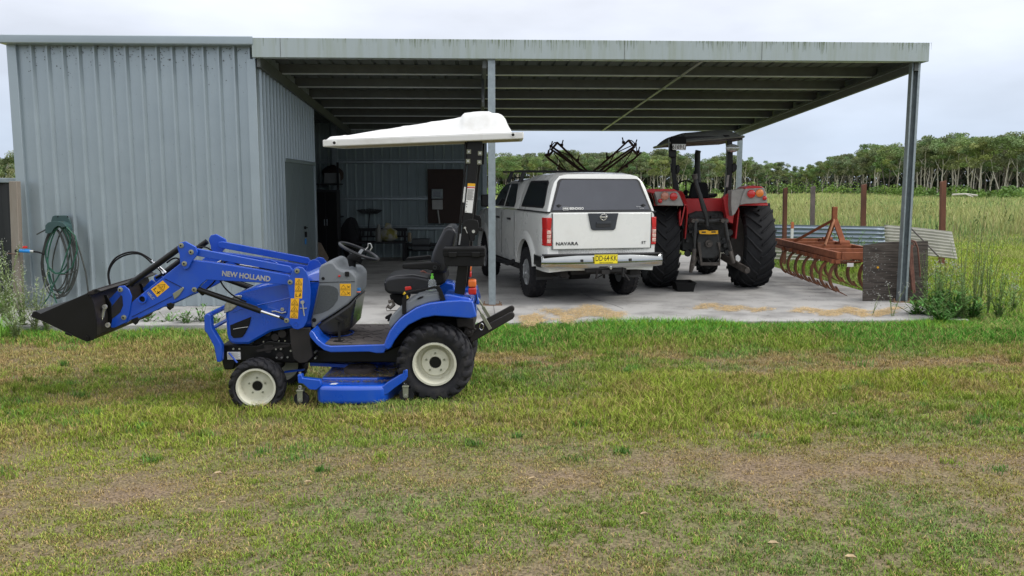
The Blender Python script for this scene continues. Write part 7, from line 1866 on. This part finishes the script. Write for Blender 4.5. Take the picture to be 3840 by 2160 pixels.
sections = [(1400, 2010, 'between the shed post and the white pickup'), (2010, 2440, 'behind the raised spray boom'), (2440, 2880, 'behind the red tractor'), (2880, 3330, 'left of the end post, beyond the plough'), (3330, 4160, 'right of the end post')]
def sect(u):
    for a, b, s in sections:
        if a <= u < b: return s
    return 'beyond the left end of the shed'
ORD = 'first second third fourth fifth sixth seventh eighth ninth tenth eleventh twelfth thirteenth fourteenth fifteenth sixteenth seventeenth eighteenth nineteenth twentieth'.split(); cnt_ = {}
for row, (step, dd, sc) in enumerate(((44, 0, 1.0), (36, 9, .99), (36, 20, 1.0), (52, 33, .96))):
    u = (1560 if row in (0, 2) else 1780) + row * 13
    while u < 4060:
        uu = u + rg.uniform(-16, 16); d = depth_u(uu) + dd + rg.uniform(-3, 5)
        vt = float(np.interp(uu, sx_, sy_)) + rg.uniform(-16, 20) + (6 if row == 0 else 0)
        H = ((700 - vt) / FPX * d + CAMH) * sc; x = (uu - 1920) / FPX * d / CP * 1.0
        tall = rg.random() < (.8 if uu > 3050 else .45)
        if row == 0: pr = rg.choice(protos) if tall or rg.random() < .5 else rg.choice(dense)
        elif row == 1: pr = rg.choice(protos2 + protos[:2] + dense[:1])
        else: pr = rg.choice(dense + protos2)
        if row == 0:
            sc_ = sect(uu); cnt_[sc_] = cnt_.get(sc_, 0) + 1; n_ = cnt_[sc_]
            lab, gr = f'{ORD[n_ - 1]} pale gum tree counting from the left, {sc_}', 'gum trees along the wood edge'
        else: lab, gr = f'gum tree deeper in the wood, {sect(uu)}', f'gum trees inside the wood {sect(uu)}'
        plant_tree(pr, x, d, H, rg.uniform(0, 6.28), lab, gr)
        u += step * rg.uniform(.8, 1.2)
for (uu, d, vt) in ((8, 60, 545), (-40, 62, 560), (45, 66, 590), (70, 72, 600), (25, 70, 580), (-70, 66, 570)):
    plant_tree(rg.choice(dense + protos[3:4]), (uu - 1920) / FPX * d / CP, d, (700 - vt) / FPX * d + CAMH, rg.uniform(0, 6), 'gum tree seen over the dark fence left of the shed', 'gum trees left of the shed')
# leaves coloured dark as shade within the wood, and the bushes at its edge
def leafmass(name, pts, size, tones, label, seed):
    r = np.random.default_rng(seed); P_ = np.array([p[:3] for p in pts]); n = len(P_); s = size * r.uniform(.6, 1.5, n)
    u = r.normal(size=(n, 3)); u /= np.linalg.norm(u, axis=1)[:, None]; v = np.cross(u, r.normal(size=(n, 3))); v /= np.linalg.norm(v, axis=1)[:, None]
    V = np.stack([P_ - u * s[:, None], P_ + v * s[:, None] * .7, P_ + u * s[:, None], P_ - v * s[:, None] * .7], 1).reshape(-1, 3)
    C = np.repeat((np.array([p[3] for p in pts]))[:, None, :], 4, 1).reshape(-1, 3)
    o = obj(name, np_mesh(name, V, np.arange(len(V)).reshape(-1, 4), m_leaf, C)); tag(o, label, 'bushes', kind='stuff'); return o
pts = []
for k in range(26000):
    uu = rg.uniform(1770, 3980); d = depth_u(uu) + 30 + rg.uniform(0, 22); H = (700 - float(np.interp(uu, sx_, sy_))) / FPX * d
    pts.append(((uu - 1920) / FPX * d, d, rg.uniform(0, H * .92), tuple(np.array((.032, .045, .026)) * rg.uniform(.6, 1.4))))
leafmass('wood_interior', pts, .42, None, 'leaves coloured dark as shade within the wood behind the front trunks', 5)
pts = []
for k in range(120):
    uu = rg.uniform(1770, 3980); d = depth_u(uu) - rg.uniform(2, 9); R_ = rg.uniform(.6, 1.7) * d / 130; tone = np.array(rg.choice([(.15, .25, .055), (.19, .29, .065), (.12, .20, .06)])) * rg.uniform(.8, 1.2)
    if uu < 2900 and rg.random() < .4: continue
    x0 = (uu - 1920) / FPX * d
    for q in range(110):
        a, b_ = rg.uniform(0, 6.28), rg.random() ** .5; pts.append((x0 + math.cos(a) * b_ * R_ * 1.2, d + math.sin(a) * b_ * R_, .25 + (1 - b_ * b_) ** .5 * R_ * 1.25 * rg.random() ** .5 + .3, tuple(tone * rg.uniform(.7, 1.3))))
leafmass('understorey_bushes', pts, .15, None, 'bright green bushes along the foot of the wood', 6)
# fallen pale log at the wood edge
p = P(*uv('N', 1750, 860), 98); q = P(*uv('N', 2040, 870), 98); mb = MB(); mb.tube([p, P(*uv('N', 1900, 852), 98), q], .12, 6); mb.tube([P(*uv('N', 1900, 852), 98), P(*uv('N', 1990, 885), 97)], .07, 5)
tag(mb.build('fallen_log', mat('bleached_wood', (.45, .43, .38), .9), None), 'bleached fallen log lying at the foot of the wood on the right', 'log')
# ================================================================== WEEDS BY THE SHED
def weed(name, x, y, h, n_st, seed, label, group, tone=(.16, .25, .075), leaf=.055, flower=None, spread=.25, z0=None, bushy=1.0):
    rg = random.Random(seed); z0 = float(gz(np.array([x]), np.array([y]))[0]) if z0 is None else z0
    t = thing(name, label, 'weed', (x, y, z0), 0, group)
    sm = MB(); V = []; C = []; FV = []
    for s_ in range(n_st):
        a = rg.uniform(0, 6.28); l = rg.uniform(.02, spread); hh = h * rg.uniform(.6, 1.0); pts = []
        for i in range(6):
            f = i / 5; pts.append((x + math.cos(a) * l * f ** 1.4 + rg.uniform(-.008, .008), y + math.sin(a) * l * f ** 1.4, z0 + hh * f))
        sm.tube(pts, [.005 * (1 - .12 * i) for i in range(6)], 4)
        for i in range(int(30 * hh / .6 * bushy)):
            f = rg.uniform(.12, 1); k = min(4, int(f * 5)); g = f * 5 - k; b = Vector(pts[k]).lerp(Vector(pts[k + 1]), g); a2 = rg.uniform(0, 6.28); L_ = leaf * rg.uniform(.5, 1.3) * (1.25 - .7 * f)
            dr = Vector((math.cos(a2), math.sin(a2), rg.uniform(.1, .9))).normalized(); sd = dr.cross(Vector((0, 0, 1))).normalized() * L_ * .13
            V += [tuple(b - sd * .4), tuple(b + dr * L_ * .5 - sd), tuple(b + dr * L_), tuple(b + dr * L_ * .5 + sd)]
            cc = np.array(tone) * rg.uniform(.6, 1.4); C += [tuple(cc)] * 4
        if flower:
            for i in range(12):
                e = Vector(pts[-1]) + Vector((rg.uniform(-.05, .05), rg.uniform(-.05, .05), rg.uniform(-.06, .03))); s2 = rg.uniform(.003, .007)
                FV += [tuple(e + Vector((-s2, 0, -s2))), tuple(e + Vector((s2, 0, -s2 * .5))), tuple(e + Vector((s2 * .5, 0, s2))), tuple(e + Vector((-s2, s2, s2 * .6)))]
    sm.build('stem', mat('weed_stem', (.15, .19, .07), .8), t)
    V = np.array(V) - np.array((x, y, z0)); obj('foliage', np_mesh('foliage', V, np.arange(len(V)).reshape(-1, 4), m_leaf, np.array(C)), t)
    if flower: FV = np.array(FV) - np.array((x, y, z0)); obj('flower_heads', np_mesh('flower_heads', FV, np.arange(len(FV)).reshape(-1, 4), mat('flower', flower, .8)), t)['kind'] = 'stuff'
def wk(k, x, y, h0=0.0):      # ground point under crop pixel
    return G(*uv(k, x, y), h0)
gp = 'weeds growing round the end post'
RW_ = [('F', 1985, 1330, 1.35, 5, 'tall feathery weed beside the end post, the highest of its clump', (.14, .23, .075)), ('F', 1870, 1280, 1.0, 5, 'feathery weed just left of the tallest weed by the end post', (.15, .24, .08)),
       ('F', 2110, 1300, .95, 5, 'dense leafy weed right of the tallest weed by the end post', (.15, .26, .07)), ('F', 1640, 1290, .55, 7, 'low bushy weed against the slab corner by the end post', (.11, .21, .06)),
       ('F', 1760, 1310, .62, 8, 'dark bushy weed in front of the slab corner', (.10, .20, .06)), ('F', 1900, 1350, .55, 9, 'thick low weed under the tallest weed by the end post', (.12, .22, .06)),
       ('F', 2200, 1330, .60, 8, 'rounded green weed at the right of the weed clump', (.14, .25, .07)), ('F', 1560, 1190, .75, 4, 'thin weed in front of the wire hank', (.15, .25, .08)),
       ('F', 1480, 1150, .50, 3, 'small weed at the foot of the end post', (.14, .22, .08)), ('F', 2330, 1260, .45, 5, 'short weed standing alone right of the weed clump', (.17, .27, .08)),
       ('F', 2050, 1180, .85, 4, 'slender weed behind the tallest weed by the end post', (.16, .25, .09)), ('F', 1680, 1150, .6, 4, 'slim weed right of the plywood board', (.15, .24, .08))]
for i, (k, x, y, h, ns, lab, tn) in enumerate(RW_):
    p = wk(k, x, y); weed('tall_weed', p.x, p.y, h * 1.35, ns + 3, 300 + i, lab, gp, tone=tuple(np.array(tn) * 1.2), flower=(.40, .40, .36) if i in (4, 9) else None, spread=.22 if h > .7 else .34, bushy=1.5 if h < .7 else 1.1, leaf=.070 if h < .7 else .045)
for i, (u_, v_, h_) in enumerate(((3500, 1205, .42), (3570, 1215, .48), (3440, 1200, .34), (3640, 1210, .40), (3530, 1228, .36))):
    p = G(u_, v_, 0); weed('grass_clump', p.x, p.y, h_, 16, 370 + i, ['dark grass clump at the slab corner', 'dark grass clump just right of the slab corner', 'dark grass clump overhanging the slab front near its right end', 'dark grass clump farthest right of the slab corner', 'dark grass clump nearest the camera at the slab corner'][i], 'dark grass clumps at the slab corner', tone=(.08, .20, .04), leaf=.14, spread=.4, bushy=1.0)
p = wk('F', 1270, 1330); weed('tall_weed', p.x, p.y, .55, 4, 330, 'wispy flowering weed growing at the slab edge before the board', 'weeds along the slab edge', leaf=.03, flower=(.5, .5, .42))
p = wk('F', 1090, 1320); weed('tall_weed', p.x, p.y, .42, 3, 331, 'wispy pale weed left of the other weed at the slab edge', 'weeds along the slab edge', leaf=.025, flower=(.5, .5, .42))
p = wk('F', 1650, 780); weed('tall_weed', p.x, p.y, 1.05, 2, 332, 'single spiky dark green weed in front of the leaning white sheet', 'weeds by the sheets', tone=(.07, .16, .05), leaf=.11, spread=.03, bushy=3.2)
p = P(*uv('F', 1545, 480), 24); weed('tall_weed', p.x, p.y, 1.15, 5, 333, 'pair of green weed spires behind the leaning white sheet', 'weeds by the sheets', tone=(.15, .24, .08), leaf=.10, spread=.35, bushy=1.6)
p = P(*uv('F', 900, 640), 18.8); weed('tall_weed', p.x, p.y, .85, 12, 334, 'bushy green weed behind the plough mast', 'weeds by the sheets', tone=(.13, .26, .07), leaf=.10, spread=.6, bushy=1.5, z0=.1)
p = P(*uv('F', 1000, 640), 18.4); weed('tall_weed', p.x, p.y, .75, 10, 335, 'leafy weed right of the plough mast', 'weeds by the sheets', tone=(.15, .27, .08), leaf=.09, spread=.5, bushy=1.4, z0=.1)
p = P(*uv('J', 800, 1140), 10.95); weed('tall_weed', p.x, p.y, .82, 2, 336, 'thin dry weed rising from the slab edge behind the dashboard', 'weeds along the slab edge', tone=(.14, .17, .08), leaf=.035, spread=.06, z0=0)
for i, (x, y, h, ns, lab) in enumerate(((90, 1300, .85, 6, 'tallest pale flowering weed under the hose'), (190, 1330, .70, 7, 'pale flowering weed in front of the timber post'), (30, 1290, .80, 6, 'flowering weed at the extreme left under the dark fence'), (280, 1350, .58, 7, 'pale weed next to the loader bucket'),
                                     (130, 1380, .45, 9, 'low leafy weed at the left corner of the shed'), (370, 1340, .40, 8, 'low pale weed behind the bucket tip'))):
    p = wk('K', x, y); weed('flowering_weed', p.x, p.y, h * 1.45, ns + 3, 340 + i, lab, 'weeds at the left corner of the shed', tone=(.26, .34, .15), leaf=.07, flower=(.55, .56, .42), spread=.30, bushy=1.2)
for i, u in enumerate((640, 700, 760, 810, 560)):
    p = G(u, 1228 + (i % 2) * 6, 0); weed('grass_clump', p.x, p.y, .22 + .05 * (i % 3), 9, 360 + i, ['grassy clump second from the bull bar at the slab edge', 'grassy clump midway between bucket and bull bar', 'grassy clump third from the bull bar at the slab edge', 'grassy clump just left of the blue bull bar', 'grassy clump below the loader arm elbow'][i], 'grass clumps in front of the shed wall', tone=(.13, .26, .07), leaf=.13, spread=.2, bushy=.7)
# ================================================================== HOSE, TAP, FENCE at the left
HYd = 12.08
m_hgreen = mat('hose_green', (.012, .085, .050), .5, var=.2, vscale=10); m_hdark = mat('hose_dark', (.045, .050, .045), .7, var=.3, vscale=8); m_holder = mat('dark_green_plastic', (.030, .068, .068), .5)
hh = thing('hose_holder', 'dark green plastic hose holder fixed to the ribbed shed wall', 'hose holder', W1('K', 480, 520, HYd + .1))
mb = MB(); mb.prism(XZ('K', [(402, 470), (412, 438), (430, 430), (515, 430), (535, 445), (548, 470), (562, 518), (520, 510), (440, 490), (402, 488)], HYd + .08), HYd + .06, HYd + .085); mb.build('back_plate', m_holder, hh, bevel=.004)
mb = MB(); arc = [(355, 545), (352, 510), (372, 488), (410, 478), (450, 478), (490, 490), (512, 515), (520, 545)]
a_ = WL('K', arc, HYd - .10); rings = []
for p in a_: rings.append([(p.x, HYd - .10, p.z), (p.x, HYd + .06, p.z + .0), (p.x, HYd + .06, p.z - .012), (p.x, HYd - .10, p.z - .012)])
mb.loft(rings); mb.build('hose_cradle', m_holder, hh, smooth=40)
a_ = XZ('K', [(352, 545), (352, 510), (372, 486), (410, 476), (450, 476), (490, 488), (514, 515), (490, 522), (450, 510), (420, 530), (400, 565), (370, 572), (352, 565)], HYd - .11)
mb = MB(); mb.prism(a_, HYd - .115, HYd - .105); mb.build('front_lip', m_holder, hh, bevel=.003)
for x in (432, 508):
    p = W1('K', x, 441, HYd); mb = MB(); mb.disc((p.x, HYd + .06, p.z), .010, -.004, 'y', 10); mb.build('screw', m_blackm, hh)
hs_ = thing('garden_hose', 'coiled green and dark garden hose hanging from the holder on the shed wall', 'hose', W1('K', 480, 560, HYd))
def coil(m, loops, seed):
    rg = random.Random(seed); mb = MB()
    for (cx, cy, rx, ry, tw) in loops:
        pts = []
        for k in range(40):
            a = 2 * math.pi * k / 40; x = cx + rx * math.sin(a) * (1 - .28 * max(0, math.cos(a))) + tw * math.cos(a); y = cy - ry * math.cos(a)
            p = W1('K', x, y, HYd - .02 + .035 * math.sin(a + seed) + rg.uniform(-.004, .004)); pts.append(p)
        mb.tube(pts, .0105, 6, closed=True)
    return mb
coil(m_hdark, [(440, 790, 118, 285, 0), (460, 780, 128, 270, 6), (425, 800, 105, 270, -8), (470, 770, 140, 290, 4), (455, 760, 120, 255, 10), (430, 770, 98, 240, -4), (500, 790, 92, 270, 12)], 3).build('dark_hose', m_hdark, hs_, smooth=60)
mb = coil(m_hgreen, [(450, 700, 95, 180, 10), (480, 770, 110, 262, -6)], 5)
mb.tube(WL('K', [(510, 500), (545, 560), (545, 640), (500, 780), (470, 870), (410, 980), (380, 1060), (320, 1145)], HYd - .06), .010, 6); mb.tube(WL('K', [(500, 505), (585, 590), (600, 700), (560, 830), (500, 880), (430, 880), (380, 830), (360, 760)], HYd - .08), .010, 6)
mb.tube(WL('K', [(370, 760), (372, 880), (400, 1000), (440, 1110)], HYd - .05), .010, 6)
mb.build('green_hose', m_hgreen, hs_, smooth=60)
mb = MB(); mb.tube(WL('K', [(520, 510), (590, 620), (630, 740), (665, 870), (685, 1020), (690, 1120)], HYd - .03), .011, 6); mb.tube(WL('K', [(285, 578), (355, 540)], HYd - .08), .010, 6); mb.tube(WL('K', [(600, 850), (540, 885), (470, 890)], HYd - .09), .009, 6); mb.build('hose_end', m_hdark, hs_, smooth=60)
tp = thing('garden_tap', 'blue hose connector with a red tap handle by the timber post', 'tap', W1('K', 190, 705, HYd - .1))
mb = MB(); mb.tube([W1('K', 150, 703, HYd - .12), W1('K', 235, 708, HYd - .12)], .026, 12); mb.build('blue_connector', mat('bright_blue_plastic', (.015, .22, .60), .4), tp, bevel=.003)
mb = MB(); mb.tube([W1('K', 235, 708, HYd - .12), W1('K', 262, 710, HYd - .12)], .020, 10); mb.build('collar', m_zinc, tp)
mb = MB(); mb.tube(WL('K', [(262, 711), (290, 714), (320, 722), (345, 735)], HYd - .12), .012, 8); mb.tube([W1('K', 120, 705, HYd - .12), W1('K', 152, 705, HYd - .12)], .022, 10); mb.build('hose_tail', m_blackm, tp)
mb = MB(); a = W1('K', 182, 668, HYd - .12); b = W1('K', 208, 684, HYd - .12); mb.box(a.x, b.x, HYd - .15, HYd - .10, b.z, a.z); mb.build('red_handle', m_red, tp, bevel=.003)
mb = MB(); mb.tube([W1('K', 55, 725, HYd - .12), W1('K', 150, 732, HYd - .12)], .007, 6); mb.build('pipe', mat('rusty_pipe', (.12, .07, .05), .8), tp)
PYd = 12.0; a = W1('K', 68, 165, PYd); b = W1('K', 128, 1045, PYd)
mb = MB(); mb.loft([[(a.x - .07, PYd, -.05), (a.x + .042, PYd, -.05), (a.x + .042, PYd + .1, -.05), (a.x - .07, PYd + .1, -.05)], [(a.x, PYd, a.z), (a.x + .112, PYd, a.z), (a.x + .112, PYd + .1, a.z), (a.x, PYd + .1, a.z)]])
tag(mb.build('timber_post', mat('weathered_timber', (.26, .235, .20), .9, var=.25, vscale=8, bump=.3, stretch=(1, 1, .15), col2=(.19, .155, .12)), None, bevel=.006), 'weathered square timber post before the dark fence at the left', 'post')
FYd = 12.75; zt = W1('K', 60, 140, FYd).z
fn = thing('dark_fence', 'dark steel panel fence with a pale top rail left of the shed', 'fence', (-8.2, FYd, 0))
mb = MB(); x = -10.5
V = []; fs = []; k = 0
while x < -6.9:
    V += [(x, FYd, 0), (x, FYd, zt - .05), (x + .1, FYd - .03, 0), (x + .1, FYd - .03, zt - .05)]; x += .2
mb.add(V, [(2 * i, 2 * i + 2, 2 * i + 3, 2 * i + 1) for i in range(len(V) // 2 - 1)]); mb.build('panel', mat('dark_fence_steel', (.018, .020, .022), .6), fn, recalc=False)
mb = MB(); mb.box(-10.5, -6.88, FYd - .06, FYd + .03, zt - .07, zt); mb.build('top_rail', m_galv, fn, bevel=.006)
# ================================================================== STRAW, LEAVES
def straw(cu_, cv, ru, rv, n, seed, label, holes=.5):
    r = np.random.default_rng(seed); V = []; C = []
    k = 0
    while k < n:
        a, b = r.uniform(-1, 1), r.uniform(-1, 1); 
        nz_ = float(vnoise(np.array([a * 2.2 + seed]), np.array([b * 1.6]), 1.3, seed, 3)[0])
        if (a * a) ** 1.2 + (b + .35 * math.sin(a * 4 + seed)) ** 2 * 1.6 > .35 + nz_ * 1.0: continue
        if nz_ < holes * .7 and r.random() < .9: continue
        fz = 1 + .10 * r.normal() ; p = G(cu_ + a * ru * fz, cv + b * rv * fz + r.normal() * 1.5, SLAB_Z + .002 + .014 * r.random() ** 2); an = r.uniform(0, 3.14); L_ = r.uniform(.010, .034); w = .0020
        dx, dy = math.cos(an) * L_, math.sin(an) * L_; ux, uy = -math.sin(an) * w, math.cos(an) * w; dz = r.uniform(-.002, .006)
        V += [(p.x - dx - ux, p.y - dy - uy, p.z), (p.x + dx - ux, p.y + dy - uy, p.z + dz), (p.x + dx + ux, p.y + dy + uy, p.z + dz), (p.x - dx + ux, p.y - dy + uy, p.z)]
        c = np.array([(.62, .45, .23), (.74, .58, .33), (.46, .32, .17)][r.integers(0, 3)]) * r.uniform(.75, 1.2); C += [tuple(c)] * 4; k += 1
    o = obj('spilled_straw', np_mesh('spilled_straw', np.array(V), np.arange(len(V)).reshape(-1, 4), m_grass, np.array(C))); tag(o, label, 'straw', kind='stuff')
straw(2050, 1188, 112, 33, 4000, 1, 'spilled straw on the slab, left half of the biggest patch'); straw(2225, 1172, 118, 30, 4400, 2, 'spilled straw on the slab below the pickup', .4)
straw(2700, 1152, 105, 15, 2000, 3, 'thin spilled straw on the slab below the red tractor'); straw(2850, 1160, 60, 9, 600, 6, 'small scatter of straw right of the thin straw')
straw(3080, 1168, 120, 16, 2600, 4, 'spilled straw on the slab left of the plywood board'); straw(3270, 1168, 130, 19, 3000, 5, 'spilled straw on the slab in front of the plywood board')
m_dl1 = mat('dry_leaf', (.42, .32, .19), .8, var=.25, vscale=30)
spots = [(817, 1777, 'pale dry leaf lying below the blue front wheel'), (835, 1888, 'long dry leaf on the lawn at lower left of centre'), (752, 1915, 'thin curled leaf left of the long dry leaf'), (1155, 1810, 'narrow dry leaf on the lawn below the mower'), (2900, 2040, 'broad pale leaf near the bottom right of the lawn'), (3190, 2092, 'round pale leaf nearest the bottom right corner'),
         (2415, 1930, 'reddish dry leaf on the centre of the lawn'), (3130, 1555, 'curled dry leaf on the lawn below the board'), (286, 1900, 'dry leaf at the left of the lawn'), (676, 2030, 'dry leaf near the bottom left of the lawn'), (1995, 1797, 'small pale leaf in the middle of the lawn'), (2490, 1555, 'small yellow leaf below the pickup'), (430, 1890, 'brown leaf in the lawn below the bucket')]
rg = random.Random(6)
for i, (u, v, lab) in enumerate(spots):
    p = G(u, v, .0); z = float(gz(np.array([p.x]), np.array([p.y]))[0]) + .020; p = G(u, v, z); a = rg.uniform(-.6, .6); L_ = rg.uniform(.020, .032); W_l = L_ * (.28 if i not in (4, 5, 0) else .42)
    mb = MB(); c_, s_ = math.cos(a), math.sin(a)
    def q(x, y, h): return (p.x + x * c_ - y * s_, p.y + x * s_ + y * c_, p.z + h)
    top = [q(-L_, 0, .006), q(-L_ * .4, -W_l, .010), q(L_ * .4, -W_l * .8, .012), q(L_, 0, .004), q(L_ * .4, W_l * .8, .016), q(-L_ * .4, W_l, .014), q(0, 0, .002)]
    mb.add(top, [(6, 0, 1), (6, 1, 2), (6, 2, 3), (6, 3, 4), (6, 4, 5), (6, 5, 0)])
    tag(mb.build('fallen_leaf', m_dl1, None, recalc=False), lab, 'leaf', 'fallen leaves on the lawn')

# bits of dirt and dark spots on the slab
r = np.random.default_rng(21); V = []; C = []
for k in range(520):
    u, v = r.uniform(1650, 3420), r.uniform(1010, 1205); p = G(u, v, SLAB_Z + .004); m_, xb_1, yb_1 = slab_mask(np.array([p.x]), np.array([p.y]))
    if not m_[0]: continue
    L_ = r.uniform(.004, .016); a = r.uniform(0, 3.14); dx, dy = math.cos(a) * L_, math.sin(a) * L_; w = .4
    V += [(p.x - dx, p.y - dy, p.z), (p.x + dy * w, p.y - dx * w, p.z), (p.x + dx, p.y + dy, p.z + .004), (p.x - dy * w, p.y + dx * w, p.z)]; C += [tuple(np.array([(.05, .04, .03), (.10, .08, .05), (.16, .12, .07)][r.integers(0, 3)]))] * 4
o = obj('slab_debris', np_mesh('slab_debris', np.array(V), np.arange(len(V)).reshape(-1, 4), m_grass, np.array(C))); tag(o, 'scattered bits of bark and dirt on the concrete slab', 'debris', kind='stuff')
